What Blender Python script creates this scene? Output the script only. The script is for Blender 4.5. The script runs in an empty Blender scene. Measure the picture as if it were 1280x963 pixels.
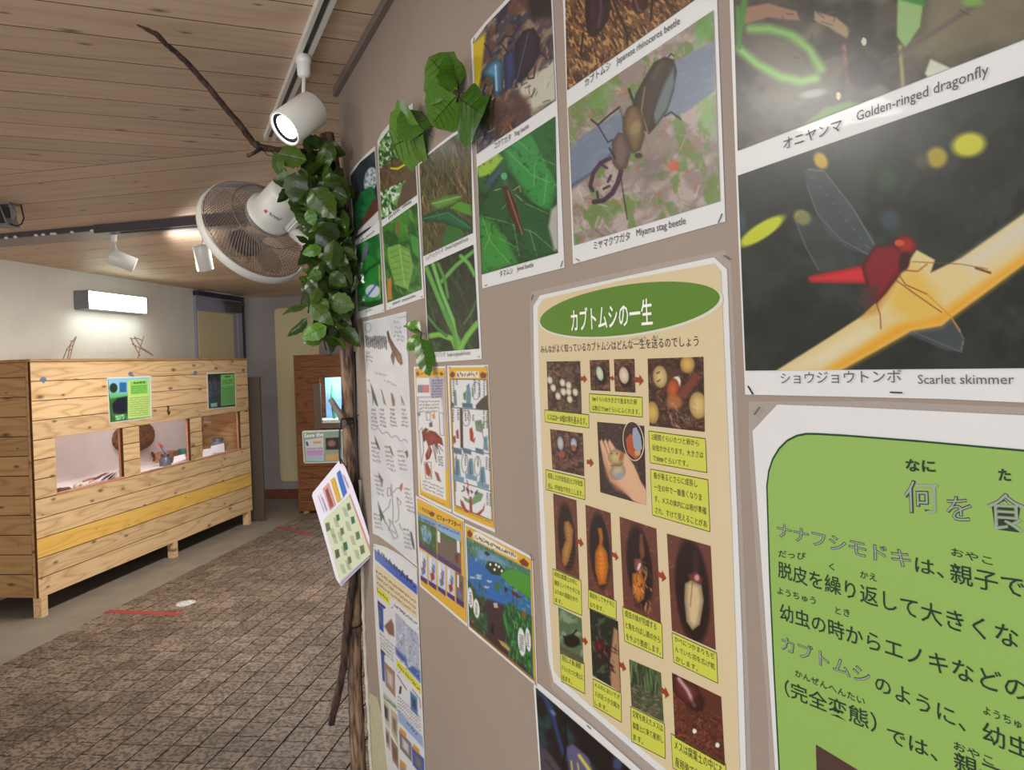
import bpy, bmesh, math, random
import numpy as np
from mathutils import Vector, Matrix
from mathutils.geometry import tessellate_polygon
C = bpy.context.scene.collection
S = bpy.context.scene
PI = math.pi
# ------------------------------------------------------------------ camera
F, CX, CY, TH, H = 965.0, 640.0, 451.0, math.radians(2.2), 1.6
RV = Vector((math.cos(TH), 0, -math.sin(TH))); UV_ = Vector((math.sin(TH), 0, math.cos(TH))); FV = Vector((0, 1, 0))
EYE = Vector((0, 0, H))
cam = bpy.data.cameras.new('camera'); co = bpy.data.objects.new('camera', cam); C.objects.link(co)
co.matrix_world = Matrix(((RV.x, UV_.x, 0, 0), (0, 0, -1, 0), (RV.z, UV_.z, 0, H), (0, 0, 0, 1)))
cam.sensor_width = 36; cam.lens = F/1280*36; cam.shift_y = (CY-481.5)/1280; cam.clip_start = 0.02
S.camera = co
S.view_settings.view_transform = 'Standard'; S.view_settings.look = 'None'; S.view_settings.gamma = 1
S.view_settings.use_curve_mapping = False
S.view_settings.exposure = -0.12
# ------------------------------------------------------------------ world and large lights
w = bpy.data.worlds.new('world'); S.world = w; w.use_nodes = True
w.node_tree.nodes['Background'].inputs[0].default_value = (0.86, 0.93, 1.0, 1)
w.node_tree.nodes['Background'].inputs[1].default_value = 0.9
def area(name, loc, look, sx, sy, power, col=(1, 1, 1), spread=PI):
    l = bpy.data.lights.new(name, 'AREA'); l.shape = 'RECTANGLE'; l.size = sx; l.size_y = sy; l.energy = power; l.color = col; l.spread = spread
    o = bpy.data.objects.new(name, l); C.objects.link(o); o.location = loc
    o.rotation_euler = (Vector(look)-Vector(loc)).to_track_quat('-Z', 'Y').to_euler(); return o
def spot(name, loc, look, power, ang, blend=0.4, col=(1, 1, 1), rad=0.03):
    l = bpy.data.lights.new(name, 'SPOT'); l.energy = power; l.color = col; l.spot_size = math.radians(ang); l.spot_blend = blend; l.shadow_soft_size = rad
    o = bpy.data.objects.new(name, l); C.objects.link(o); o.location = loc
    o.rotation_euler = (Vector(look)-Vector(loc)).to_track_quat('-Z', 'Y').to_euler(); return o
area('rear_fill', (-1.8, -2.6, 1.2), (-1.7, 3, 1.5), 3.6, 2.0, 130, (0.97, 0.97, 1.0))  # added fill light behind the camera, lifting the ceiling
area('hall_lamp_left', (-1.78, 1.42, 2.44), (-1.78, 1.42, 0), 0.6, 0.35, 35, (1.0, 0.96, 0.9))
area('far_fill', (-1.5, 5.4, 2.42), (-1.9, 5.4, 0), 1.2, 0.3, 75, (1.0, 0.96, 0.9))  # added area light standing in for unseen spotlights on the exhibit box
# ------------------------------------------------------------------ projection helpers (photo pixels <-> places)
def ray(px, py):
    return RV*((px-CX)/F) + UV_*((CY-py)/F) + FV
def hit(px, py, n, c):
    d = ray(px, py); return EYE + d*((c - n.dot(EYE))/n.dot(d))
def atd(px, py, d): return EYE + ray(px, py)*d
ZF, ZC = 0.0, 2.5
Z = Vector((0, 0, 1))
def onfloor(px, py, z=0.0): return hit(px, py, Z, z)
def onceil(px, py, z=2.5): return hit(px, py, Z, z)
AW = math.radians(23.5); D = 0.51
WN = Vector((math.cos(AW), math.sin(AW), 0)); WD = Vector((-math.sin(AW), math.cos(AW), 0)); WT = -WD   # display wall normal (away), receding, reading direction
def onwall(px, py, off=0.0): return hit(px, py, WN, D-off)
AE = math.radians(8.1)
EN = Vector((math.sin(AE), math.cos(AE), 0)); EM = Vector((math.cos(AE), -math.sin(AE), 0))   # length direction of the hall, outward normal of its left side
def projpx(P):
    d = P-EYE; return (CX+F*d.dot(RV)/d.y, CY-F*d.dot(UV_)/d.y)
# ------------------------------------------------------------------ object helpers
def link(o, parent=None):
    C.objects.link(o)
    if parent is not None: o.parent = parent
    return o
def wpos(o):
    p = Vector((0, 0, 0))
    while o is not None: p = p + o.location; o = o.parent
    return p
def tag(o, label=None, cat=None, group=None, kind=None):
    if label: o['label'] = label
    if cat: o['category'] = cat
    if group: o['group'] = group
    if kind: o['kind'] = kind
    return o
def thing(name, label, cat, loc=(0, 0, 0), group=None):
    o = bpy.data.objects.new(name, None); C.objects.link(o); o.location = loc; o.empty_display_size = 0.05
    return tag(o, label, cat, group)
def place(name, me, parent=None, M=None):
    """link a mesh whose vertices are in the frame M (world matrix); roots are never rotated, only moved"""
    o = bpy.data.objects.new(name, me); link(o, parent)
    if M is None: M = Matrix.Identity(4)
    off = wpos(parent) if parent is not None else Vector((0, 0, 0))
    o.matrix_basis = Matrix.Translation(-off) @ M
    return o
def mesh(name, verts, faces, mat, smooth=False):
    me = bpy.data.meshes.new(name); me.from_pydata([tuple(v) for v in verts], [], faces)
    for m in (mat if isinstance(mat, (list, tuple)) else [mat]): me.materials.append(m)
    if smooth: me.polygons.foreach_set('use_smooth', [True]*len(me.polygons))
    me.update(); return me
def frame(o, ax, ay, az):
    M = Matrix.Identity(4)
    for i in range(3): M[i][0] = ax[i]; M[i][1] = ay[i]; M[i][2] = az[i]; M[i][3] = o[i]
    return M
class MB:
    """collects shapes in world space, builds ONE mesh"""
    def __init__(s): s.v = []; s.f = []; s.mi = []
    def add(s, vs, fs, mi=0):
        b = len(s.v); s.v += [Vector(v) for v in vs]; s.f += [[i+b for i in f] for f in fs]; s.mi += [mi]*len(fs); return s
    def box(s, c, ax, ay, az, hx, hy, hz, mi=0, bev=0.0):
        c = Vector(c)
        if bev <= 0:
            vs = [c+ax*(hx*i)+ay*(hy*j)+az*(hz*k) for i in (-1, 1) for j in (-1, 1) for k in (-1, 1)]
            return s.add(vs, [(0, 1, 3, 2), (4, 6, 7, 5), (0, 4, 5, 1), (2, 3, 7, 6), (0, 2, 6, 4), (1, 5, 7, 3)], mi)
        bm = bmesh.new(); bmesh.ops.create_cube(bm, size=2)
        for v in bm.verts: v.co = Vector((v.co.x*hx, v.co.y*hy, v.co.z*hz))
        bmesh.ops.bevel(bm, geom=bm.edges[:], offset=bev, segments=2, affect='EDGES')
        bm.verts.index_update(); vs = [c+ax*v.co.x+ay*v.co.y+az*v.co.z for v in bm.verts]; fs = [[v.index for v in f.verts] for f in bm.faces]; bm.free()
        return s.add(vs, fs, mi)
    def tube(s, pts, rad, n=8, mi=0, caps=True, jit=0.0, rnd=None):
        pts = [Vector(p) for p in pts]; N = len(pts)
        rr = rad if isinstance(rad, (list, tuple)) else [rad]*N
        b = len(s.v); up = None
        for i, p in enumerate(pts):
            t = (pts[min(i+1, N-1)]-pts[max(i-1, 0)]).normalized()
            if up is None:
                a = Vector((0, 0, 1)) if abs(t.z) < 0.9 else Vector((1, 0, 0)); up = (a-t*a.dot(t)).normalized()
            else: up = (up-t*up.dot(t)).normalized()
            sd = t.cross(up)
            for k in range(n):
                a = 2*PI*k/n; r = rr[i]*(1+(rnd.uniform(-jit, jit) if rnd else 0))
                s.v.append(p+(up*math.cos(a)+sd*math.sin(a))*r)
        for i in range(N-1):
            for k in range(n):
                s.f.append([b+i*n+k, b+i*n+(k+1) % n, b+(i+1)*n+(k+1) % n, b+(i+1)*n+k]); s.mi.append(mi)
        if caps:
            s.f.append([b+k for k in range(n)][::-1]); s.f.append([b+(N-1)*n+k for k in range(n)]); s.mi += [mi, mi]
        return s
    def lathe(s, o, ax, prof, n=24, mi=0):
        """prof: list of (distance along axis, radius)"""
        ax = Vector(ax).normalized(); a = Vector((0, 0, 1)) if abs(ax.z) < 0.9 else Vector((1, 0, 0)); u = (a-ax*a.dot(ax)).normalized(); v = ax.cross(u); b = len(s.v); N = len(prof)
        for d, r in prof:
            for k in range(n):
                t = 2*PI*k/n; s.v.append(Vector(o)+ax*d+(u*math.cos(t)+v*math.sin(t))*max(r, 1e-5))
        for i in range(N-1):
            for k in range(n): s.f.append([b+i*n+k, b+i*n+(k+1) % n, b+(i+1)*n+(k+1) % n, b+(i+1)*n+k]); s.mi.append(mi)
        return s
    def blob(s, c, rx, ry, rz, seed=0, amp=0.15, n=2, mi=0):
        bm = bmesh.new(); bmesh.ops.create_icosphere(bm, subdivisions=n, radius=1); r = random.Random(seed)
        ph = [r.uniform(0, 6) for _ in range(6)]
        vs = []
        for v in bm.verts:
            k = 1+amp*(math.sin(3*v.co.x+ph[0])*math.cos(4*v.co.y+ph[1])+0.5*math.sin(6*v.co.z+ph[2]+3*v.co.x))
            vs.append(Vector(c)+Vector((v.co.x*rx, v.co.y*ry, v.co.z*rz))*k)
        bm.verts.index_update(); fs = [[v.index for v in f.verts] for f in bm.faces]; bm.free(); return s.add(vs, fs, mi)
    def build(s, name, mat, parent=None, smooth=False, M=None):
        Mi = None if M is None else M.inverted()
        vs = s.v if Mi is None else [Mi @ v for v in s.v]
        if M is None and parent is not None: M = Matrix.Translation(wpos(parent)); off = M.translation; vs = [v-off for v in s.v]
        me = mesh(name, vs, s.f, mat, smooth)
        if isinstance(mat, (list, tuple)): me.polygons.foreach_set('material_index', s.mi)
        return place(name, me, parent, M)
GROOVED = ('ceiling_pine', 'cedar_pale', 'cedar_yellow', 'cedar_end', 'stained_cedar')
def slab(name, poly, M, t, mat, parent=None, ch=0.0, me_only=False):
    """polygon (local x,y of frame M) extruded from z=0 to z=t; chamfered on the z=t side"""
    n = len(poly); P = [Vector((p[0], p[1])) for p in poly]
    A = sum(P[i].x*P[(i+1) % n].y-P[(i+1) % n].x*P[i].y for i in range(n))
    if A < 0: P = P[::-1]
    c = sum(P, Vector((0, 0)))/n
    vs = [(p.x, p.y, 0) for p in P]
    if ch > 0:
        vs += [(p.x, p.y, t-ch) for p in P]
        ins = []
        for i in range(n):
            a = (P[i]-P[i-1]).normalized(); b = (P[(i+1) % n]-P[i]).normalized(); na = Vector((-a.y, a.x)); nb = Vector((-b.y, b.x)); k = na+nb
            k = k/max(k.dot(na), 0.3); ins.append(P[i]+k*ch)
        vs += [(p.x, p.y, t) for p in ins]; L = 3
    else: vs += [(p.x, p.y, t) for p in P]; L = 2
    fs = [list(range(n))[::-1], [n*(L-1)+i for i in range(n)]]
    for l in range(L-1):
        for i in range(n): fs.append([l*n+i, l*n+(i+1) % n, (l+1)*n+(i+1) % n, (l+1)*n+i])
    me = mesh(name, vs, fs, mat)
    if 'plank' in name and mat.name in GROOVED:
        me.materials.append(M_GROOVE_SHADE); me.polygons.foreach_set('material_index', [0, 0]+[1]*(len(fs)-2))
    if me_only: return me
    return place(name, me, parent, M)
def clip(poly, a, b, c):
    """keep a*x+b*y<=c"""
    out = []; n = len(poly)
    for i in range(n):
        p, q = poly[i], poly[(i+1) % n]; dp = a*p[0]+b*p[1]-c; dq = a*q[0]+b*q[1]-c
        if dp <= 0: out.append(p)
        if dp*dq < 0: t = dp/(dp-dq); out.append((p[0]+(q[0]-p[0])*t, p[1]+(q[1]-p[1])*t))
    return out
def rect(x0, y0, x1, y1): return [(x0, y0), (x1, y0), (x1, y1), (x0, y1)]
# ------------------------------------------------------------------ materials
def lin(c):
    c = np.asarray(c, dtype=float)/255.0; return np.where(c <= 0.04045, c/12.92, ((c+0.055)/1.055)**2.4)
def col(c): return tuple(lin(c))+(1.0,)
def new_mat(name):
    m = bpy.data.materials.new(name); m.use_nodes = True; nt = m.node_tree; b = nt.nodes['Principled BSDF']; return m, nt, b
def N(nt, typ, **kw):
    n = nt.nodes.new(typ)
    for k, v in kw.items(): setattr(n, k, v)
    return n
def plain(name, c, rough=0.6, metal=0.0, spec=0.5, var=0.06, scale=25.0, bump=0.0, coat=0.0, bscale=None):
    m, nt, b = new_mat(name); L = nt.links
    tc = N(nt, 'ShaderNodeTexCoord'); no = N(nt, 'ShaderNodeTexNoise'); no.inputs['Scale'].default_value = scale; no.inputs['Detail'].default_value = 4
    L.new(tc.outputs['Object'], no.inputs['Vector'])
    mr = N(nt, 'ShaderNodeMapRange'); mr.inputs[1].default_value = 0.3; mr.inputs[2].default_value = 0.7; mr.inputs[3].default_value = 1-var; mr.inputs[4].default_value = 1+var
    L.new(no.outputs['Fac'], mr.inputs[0])
    mx = N(nt, 'ShaderNodeMix', data_type='RGBA', blend_type='MULTIPLY'); mx.inputs[0].default_value = 1; mx.inputs[6].default_value = col(c); L.new(mr.outputs[0], mx.inputs[7]); L.new(mx.outputs[2], b.inputs['Base Color'])
    b.inputs['Roughness'].default_value = rough; b.inputs['Metallic'].default_value = metal; b.inputs['Specular IOR Level'].default_value = spec; b.inputs['Coat Weight'].default_value = coat
    if bump > 0:
        n2 = N(nt, 'ShaderNodeTexNoise'); n2.inputs['Scale'].default_value = bscale or scale*4; n2.inputs['Detail'].default_value = 6; L.new(tc.outputs['Object'], n2.inputs['Vector'])
        bu = N(nt, 'ShaderNodeBump'); bu.inputs['Strength'].default_value = bump; bu.inputs['Distance'].default_value = 0.01; L.new(n2.outputs['Fac'], bu.inputs['Height']); L.new(bu.outputs['Normal'], b.inputs['Normal'])
    return m
def emit(name, c, s):
    m, nt, b = new_mat(name); b.inputs['Base Color'].default_value = col(c); b.inputs['Emission Color'].default_value = col(c); b.inputs['Emission Strength'].default_value = s; return m
def wood(name, c1, c2, knot=(60, 35, 20), rough=0.55, gs=1.0, var=0.25, knots=1.0, rings=8, ringy=0.5):
    """grain runs along local X; every plank (object) gets its own offset and tone"""
    m, nt, b = new_mat(name); L = nt.links
    tc = N(nt, 'ShaderNodeTexCoord'); oi = N(nt, 'ShaderNodeObjectInfo')
    ofs = N(nt, 'ShaderNodeVectorMath', operation='SCALE'); cb = N(nt, 'ShaderNodeCombineXYZ'); L.new(oi.outputs['Random'], cb.inputs[0]); L.new(oi.outputs['Random'], cb.inputs[1]); L.new(oi.outputs['Random'], cb.inputs[2])
    L.new(cb.outputs[0], ofs.inputs[0]); ofs.inputs['Scale'].default_value = 37.0
    ad = N(nt, 'ShaderNodeVectorMath', operation='ADD'); L.new(tc.outputs['Object'], ad.inputs[0]); L.new(ofs.outputs[0], ad.inputs[1])
    # large warped rings -> cathedral grain
    mp = N(nt, 'ShaderNodeMapping'); mp.inputs['Scale'].default_value = (1.1*gs, 9*gs, 9*gs); L.new(ad.outputs[0], mp.inputs[0])
    n1 = N(nt, 'ShaderNodeTexNoise'); n1.inputs['Scale'].default_value = 1.0; n1.inputs['Detail'].default_value = 2; n1.inputs['Roughness'].default_value = 0.4; L.new(mp.outputs[0], n1.inputs['Vector'])
    ml = N(nt, 'ShaderNodeMath', operation='MULTIPLY'); ml.inputs[1].default_value = rings; L.new(n1.outputs['Fac'], ml.inputs[0])
    pp = N(nt, 'ShaderNodeMath', operation='PINGPONG'); pp.inputs[1].default_value = 0.5; L.new(ml.outputs[0], pp.inputs[0])
    r1 = N(nt, 'ShaderNodeMapRange'); r1.inputs[1].default_value = 0.0; r1.inputs[2].default_value = 0.5; r1.inputs[3].default_value = 1.0; r1.inputs[4].default_value = 0.0; L.new(pp.outputs[0], r1.inputs[0])
    pw = N(nt, 'ShaderNodeMath', operation='POWER'); pw.inputs[1].default_value = 3.0; L.new(r1.outputs[0], pw.inputs[0])
    # fine streaks
    mp2 = N(nt, 'ShaderNodeMapping'); mp2.inputs['Scale'].default_value = (3*gs, 130*gs, 130*gs); L.new(ad.outputs[0], mp2.inputs[0])
    n2 = N(nt, 'ShaderNodeTexNoise'); n2.inputs['Scale'].default_value = 1.0; n2.inputs['Detail'].default_value = 3; L.new(mp2.outputs[0], n2.inputs['Vector'])
    s1 = N(nt, 'ShaderNodeMath', operation='MULTIPLY'); s1.inputs[1].default_value = ringy; L.new(pw.outputs[0], s1.inputs[0])
    s2 = N(nt, 'ShaderNodeMath', operation='MULTIPLY'); s2.inputs[1].default_value = 0.55; L.new(n2.outputs['Fac'], s2.inputs[0])
    sm = N(nt, 'ShaderNodeMath', operation='ADD'); L.new(s1.outputs[0], sm.inputs[0]); L.new(s2.outputs[0], sm.inputs[1])
    mx = N(nt, 'ShaderNodeMix', data_type='RGBA'); mx.inputs[6].default_value = col(c1); mx.inputs[7].default_value = col(c2); L.new(sm.outputs[0], mx.inputs[0])
    # tone per plank
    mr = N(nt, 'ShaderNodeMapRange'); mr.inputs[3].default_value = 1-var; mr.inputs[4].default_value = 1+var*0.5; L.new(oi.outputs['Random'], mr.inputs[0])
    m2 = N(nt, 'ShaderNodeMix', data_type='RGBA', blend_type='MULTIPLY'); m2.inputs[0].default_value = 1; L.new(mx.outputs[2], m2.inputs[6]); L.new(mr.outputs[0], m2.inputs[7])
    # knots
    mp3 = N(nt, 'ShaderNodeMapping'); mp3.inputs['Scale'].default_value = (2.6, 6.5, 6.5); L.new(ad.outputs[0], mp3.inputs[0])
    vo = N(nt, 'ShaderNodeTexVoronoi', voronoi_dimensions='2D'); vo.inputs['Scale'].default_value = 1.0; vo.inputs['Randomness'].default_value = 1.0; L.new(mp3.outputs[0], vo.inputs['Vector'])
    sc = N(nt, 'ShaderNodeSeparateColor'); L.new(vo.outputs['Color'], sc.inputs[0])
    th = N(nt, 'ShaderNodeMath', operation='MULTIPLY'); th.inputs[1].default_value = 0.13*knots; L.new(sc.outputs[0], th.inputs[0])
    lt = N(nt, 'ShaderNodeMapRange'); L.new(vo.outputs['Distance'], lt.inputs[0]); lt.inputs[1].default_value = 0.0; L.new(th.outputs[0], lt.inputs[2]); lt.inputs[3].default_value = 1.0; lt.inputs[4].default_value = 0.0
    m3 = N(nt, 'ShaderNodeMix', data_type='RGBA'); m3.inputs[7].default_value = col(knot); L.new(m2.outputs[2], m3.inputs[6]); L.new(lt.outputs[0], m3.inputs[0])
    L.new(m3.outputs[2], b.inputs['Base Color']); b.inputs['Roughness'].default_value = rough; b.inputs['Specular IOR Level'].default_value = 0.3
    bu = N(nt, 'ShaderNodeBump'); bu.inputs['Strength'].default_value = 0.25; bu.inputs['Distance'].default_value = 0.002; L.new(n2.outputs['Fac'], bu.inputs['Height']); L.new(bu.outputs['Normal'], b.inputs['Normal'])
    return m
def print_mat(name='print', rough=0.38, coat=0.28):
    m, nt, b = new_mat(name); a = N(nt, 'ShaderNodeAttribute'); a.attribute_name = 'col'; nt.links.new(a.outputs['Color'], b.inputs['Base Color'])
    b.inputs['Roughness'].default_value = rough; b.inputs['Coat Weight'].default_value = coat; b.inputs['Coat Roughness'].default_value = 0.22; b.inputs['Specular IOR Level'].default_value = 0.35; return m
def clear_glass(name, tint=(1, 1, 1), refl=0.08):
    m, nt, b = new_mat(name); nt.nodes.remove(b); t = N(nt, 'ShaderNodeBsdfTransparent'); t.inputs[0].default_value = tint+(1,); g = N(nt, 'ShaderNodeBsdfGlossy'); g.inputs['Roughness'].default_value = 0.03
    lw = N(nt, 'ShaderNodeLayerWeight'); p4 = N(nt, 'ShaderNodeMath', operation='POWER'); p4.inputs[1].default_value = 5; nt.links.new(lw.outputs['Facing'], p4.inputs[0]); fr = N(nt, 'ShaderNodeMath', operation='MULTIPLY_ADD'); fr.inputs[1].default_value = 0.4; fr.inputs[2].default_value = 0.02; nt.links.new(p4.outputs[0], fr.inputs[0])
    x = N(nt, 'ShaderNodeMixShader'); nt.links.new(fr.outputs[0], x.inputs[0]); nt.links.new(t.outputs[0], x.inputs[1]); nt.links.new(g.outputs[0], x.inputs[2])
    nt.links.new(x.outputs[0], nt.nodes['Material Output'].inputs[0]); return m
M_GROOVE_SHADE = plain('groove_shade', (84, 52, 32), 0.9, spec=0.1)  # plank sides coloured dark, painting shade into the seams
M_CEIL = wood('ceiling_pine', (226, 200, 176), (194, 164, 138), (100, 66, 48), var=0.12, knots=0.8, ringy=0.4, rings=5)
M_CAB = wood('cedar_pale', (226, 194, 148), (184, 144, 98), (70, 38, 20), var=0.16, knots=1.15, gs=0.8, ringy=0.6, rings=9)
M_CABY = wood('cedar_yellow', (232, 190, 100), (204, 150, 70), (110, 70, 30), var=0.04, knots=0.5, gs=0.8, ringy=0.5)
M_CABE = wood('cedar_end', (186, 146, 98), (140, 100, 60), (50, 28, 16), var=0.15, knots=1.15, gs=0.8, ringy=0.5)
M_DARKW = wood('stained_cedar', (132, 84, 48), (90, 54, 28), (45, 22, 10), var=0.2, knots=0.8, gs=1.3, ringy=0.7)
M_INW = wood('inner_cedar', (206, 150, 118), (170, 110, 84), (80, 40, 24), var=0.1, gs=1.3)
M_PLASTER = plain('plaster', (212, 208, 198), 0.85, var=0.05, scale=3, bump=0.5, bscale=45)
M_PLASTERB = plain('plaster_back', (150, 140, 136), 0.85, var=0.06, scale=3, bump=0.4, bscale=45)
M_BOARD = plain('taupe_paint', (152, 137, 125), 0.55, var=0.05, scale=2.2, bump=0.06, bscale=120)
M_TRIM = plain('taupe_trim', (118, 104, 100), 0.5, var=0.05, scale=6)
M_BLACK = plain('black_plastic', (18, 17, 17), 0.5)
M_SHADOWBACK = plain('dark_backing', (26, 18, 12), 1.0, spec=0.0)
M_CREAM = plain('cream_board', (206, 192, 150), 0.5, var=0.03, scale=2)
M_DOORL = plain('lavender_door', (150, 146, 164), 0.45, var=0.03, scale=3)
M_DOORF = plain('dark_door_frame', (42, 42, 58), 0.4)
M_GREYMET = plain('grey_metal', (128, 128, 134), 0.35, metal=0.6)
M_WHITEP = plain('white_enamel', (226, 224, 216), 0.35, var=0.02)
M_CONC = plain('smooth_concrete', (128, 118, 104), 0.7, var=0.12, scale=4, bump=0.15, bscale=60)
M_GROUT = plain('grout', (34, 27, 23), 1.0, spec=0.0)
M_RED = plain('red_tape', (148, 52, 56), 0.5, var=0.15, scale=60)
M_BASE = plain('redbrown_baseboard', (112, 58, 40), 0.6, var=0.2, scale=14)
M_PAPER = plain('paper_white', (218, 219, 218), 0.4, var=0.01, coat=0.1)
M_INK = plain('ink_black', (30, 30, 32), 0.6)
M_PRINT = print_mat()
M_GLASS = clear_glass('clear_pane')
# ================================================================== the setting
rnd = random.Random(7)
WLC, BW = -4.54, 9.05
def struct(name, o): o.name = name; o['kind'] = 'structure'; return o
# --- ceiling: dark backing and planks in two fields
def box_struct(name, c, ax, ay, az, hx, hy, hz, mat):
    o = MB().box(c, ax, ay, az, hx, hy, hz).build(name, mat); o['kind'] = 'structure'; return o
X_, Y_ = Vector((1, 0, 0)), Vector((0, 1, 0))
ceiling = box_struct('ceiling', (-1.2, 4.2, ZC+0.035), X_, Y_, Z, 4.6, 7.2, 0.02, M_SHADOWBACK)
fa, fb = onceil(0, 219), onceil(320, 186.7)             # the line where the two fields of planks meet
fd = (fb-fa).normalized(); fn = Vector((-fd.y, fd.x, 0))
if fn.y < 0: fn = -fn
fc = fn.dot(fa)
PN = WN                                                  # near planks run square to the display wall
gap = 0.0022
seam0 = WD.dot(onceil(0, 30.4)); pitch = 0.1745
big = 4.7
for k in range(-24, 22):
    s0 = seam0+k*pitch; s1 = s0+pitch
    # local frame: x along planks (WN), y along WD, z down
    Mf = frame(WN*0+Z*(ZC+0.012)+WD*s0, WN, -WD, -Z)
    # in local coordinates the plank covers y -pitch..0
    poly = [(-6.0, -pitch+gap), (2.6, -pitch+gap), (2.6, -gap), (-6.0, -gap)]
    # clip with the fold: fn.p <= fc, p = WN*x + WD*(s0 - y)
    poly = clip(poly, fn.dot(WN), -fn.dot(WD), fc-fn.dot(WD)*s0-gap)
    # clip with left wall  EM.p >= -(-WLC+0.01)
    poly = clip(poly, -EM.dot(WN), EM.dot(WD), (-WLC+0.01)+EM.dot(WD)*s0)
    if len(poly) > 2:
        c0 = sum(p[0] for p in poly)/len(poly)
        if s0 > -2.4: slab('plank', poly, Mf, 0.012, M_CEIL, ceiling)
offs = [0, 0.0, 0.0]
y1 = fn.dot(onceil(0, 233.3)); y2 = fn.dot(onceil(0, 257.8)); edges = [fc, y1, y2]; 
while edges[-1] < 12: edges.append(edges[-1]+0.35*(1 if len(edges) % 2 else 0.98))
for a, b in zip(edges, edges[1:]):
    Mf = frame(Z*(ZC+0.012)+fn*a, fd, -fn, -Z)
    poly = [(-9.5, -(b-a)+gap), (4.5, -(b-a)+gap), (4.5, -gap), (-9.5, -gap)]
    poly = clip(poly, -EM.dot(fd), EM.dot(fn), (-WLC+0.01)+EM.dot(fn)*a)
    poly = clip(poly, EN.dot(fd), -EN.dot(fn), BW+0.02-EN.dot(fn)*a)
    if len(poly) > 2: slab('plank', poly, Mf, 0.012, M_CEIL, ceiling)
# --- walls
wl = box_struct('wall_left', EM*(WLC-0.05)+EN*2.4+Z*1.25, EM, EN, Z, 0.05, 5.6, 1.27, M_PLASTER)
s_door0 = EN.dot(hit(243, 400, EM, WLC))
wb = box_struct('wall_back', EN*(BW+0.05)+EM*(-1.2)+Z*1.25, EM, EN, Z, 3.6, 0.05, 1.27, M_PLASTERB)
bb = box_struct('baseboard_back', EN*(BW-0.008)+EM*(-1.2)+Z*0.06, EM, EN, Z, 3.5, 0.008, 0.06, M_BASE)
# display wall: near face at WN.p = D ; its left end is a free edge
sL_top, sL_bot = WD.dot(onwall(424, 150)), WD.dot(onwall(458, 720))
zt = ZC+0.01
Mw = frame(WN*D, WT, Z, -WN)     # x = reading direction, y = up, z = toward the room
xl = -WD.dot(onwall(441, 450))
wr = slab('wall_right', [(-WD.dot(onwall(459, 880)), 0.0), (3.2, 0.0), (3.2, zt), (-WD.dot(onwall(424, 150)), zt)], frame(WN*(D+0.06), WT, Z, -WN), 0.06, M_BOARD)
wr['kind'] = 'structure'
# moulding at the ceiling
tr = MB().box(WN*(D-0.008)+WD*(-WD.dot(Vector((0,0,0)))+ (WD.dot(onwall(423, 140))-3.0)/2)+Z*(ZC-0.0125), WT, Z, WN, (WD.dot(onwall(423, 140))+3.0)/2, 0.0125, 0.008).build('trim_1', M_TRIM); tr['kind'] = 'structure'
# rough white edge of the display wall
pe = [onwall(px, py, 0.004) for px, py in ((450.5, 600), (452, 680), (453.5, 724), (456, 800), (459, 860), (462.5, 924), (466, 990))]
te = MB(); rr_ = random.Random(3)
fine = []
for a, b in zip(pe, pe[1:]):
    for k in range(8): fine.append(a.lerp(b, k/8))
te.tube(fine, 0.0065, 6, jit=0.35, rnd=rr_)
te = te.build('trim_2', plain('rough_white_edge', (188, 182, 166), 0.9, bump=0.4, bscale=80), smooth=True); te['kind'] = 'structure'
# pale yellowish patch low on the wall
pp_ = [onwall(px, py) for px, py in ((461, 866), (471, 872), (480, 905), (484, 963), (487, 1100), (470, 1100), (462, 925))]
slab('trim_3', [((p-WN*D).dot(WT), p.z) for p in pp_], frame(WN*D, WT, Z, -WN), 0.0006, plain('pale_patch', (178, 172, 142), 0.9, bump=0.3, bscale=60))['kind'] = 'structure'
bpy.data.objects['trim_3']['kind'] = 'structure'
# --- door in the left wall
def onleft(px, py, off=0): return hit(px, py, EM, WLC+off)
s0 = EN.dot(onleft(243, 420)); s1 = EN.dot(onleft(301, 420)); s1 = min(s1, BW-0.01)
Md = lambda off: frame(EM*(WLC+off), EN, Z, EM)
ztop = 2.485
d = MB().box(EM*(WLC+0.017)+EN*((s0+s1-0.16)/2)+Z*(ztop-0.05)/2, EN, Z, EM, (s1-0.16-s0)/2, (ztop-0.05)/2, 0.015).build('door_1', M_DOORL); d['kind'] = 'structure'
for r_, nm in ((rect(s0, ztop-0.05, s1, ztop), 'frame_rail'), (rect(s1-0.03, 0, s1, ztop-0.052), 'frame_post'), (rect(s1-0.15, 0, s1-0.035, ztop-0.052), 'jamb')):
    slab(nm, r_, Md(0.002), 0.06 if nm != 'jamb' else 0.045, M_DOORF if nm != 'jamb' else M_DOORL, d, 0.004)
pc = [onleft(px, py, 0.033) for px, py in ((243, 386), (286, 392))]
slab('cream_panel', rect(s0+0.02, 0.9, s1-0.24, 2.27), Md(0.032), 0.006, M_CREAM, d, 0.002)
mb = MB(); cz = 2.36
mb.box(EM*(WLC+0.09)+EN*(s1-0.30)+Z*(cz-0.03), EN, EM, Z, 0.13, 0.035, 0.045, bev=0.006)
mb.box(EM*(WLC+0.11)+EN*(s1-0.34)+Z*(cz+0.03), EN, EM, Z, 0.22, 0.016, 0.016)
mb.box(EM*(WLC+0.13)+EN*(s1-0.22)+Z*(cz+0.015), EN, EM, Z, 0.09, 0.012, 0.008)
mb.build('door_closer', plain('closer_dark_metal', (84, 78, 80), 0.4, metal=0.5), d)
WALL_END = WD.dot(onwall(458, 880))
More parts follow.
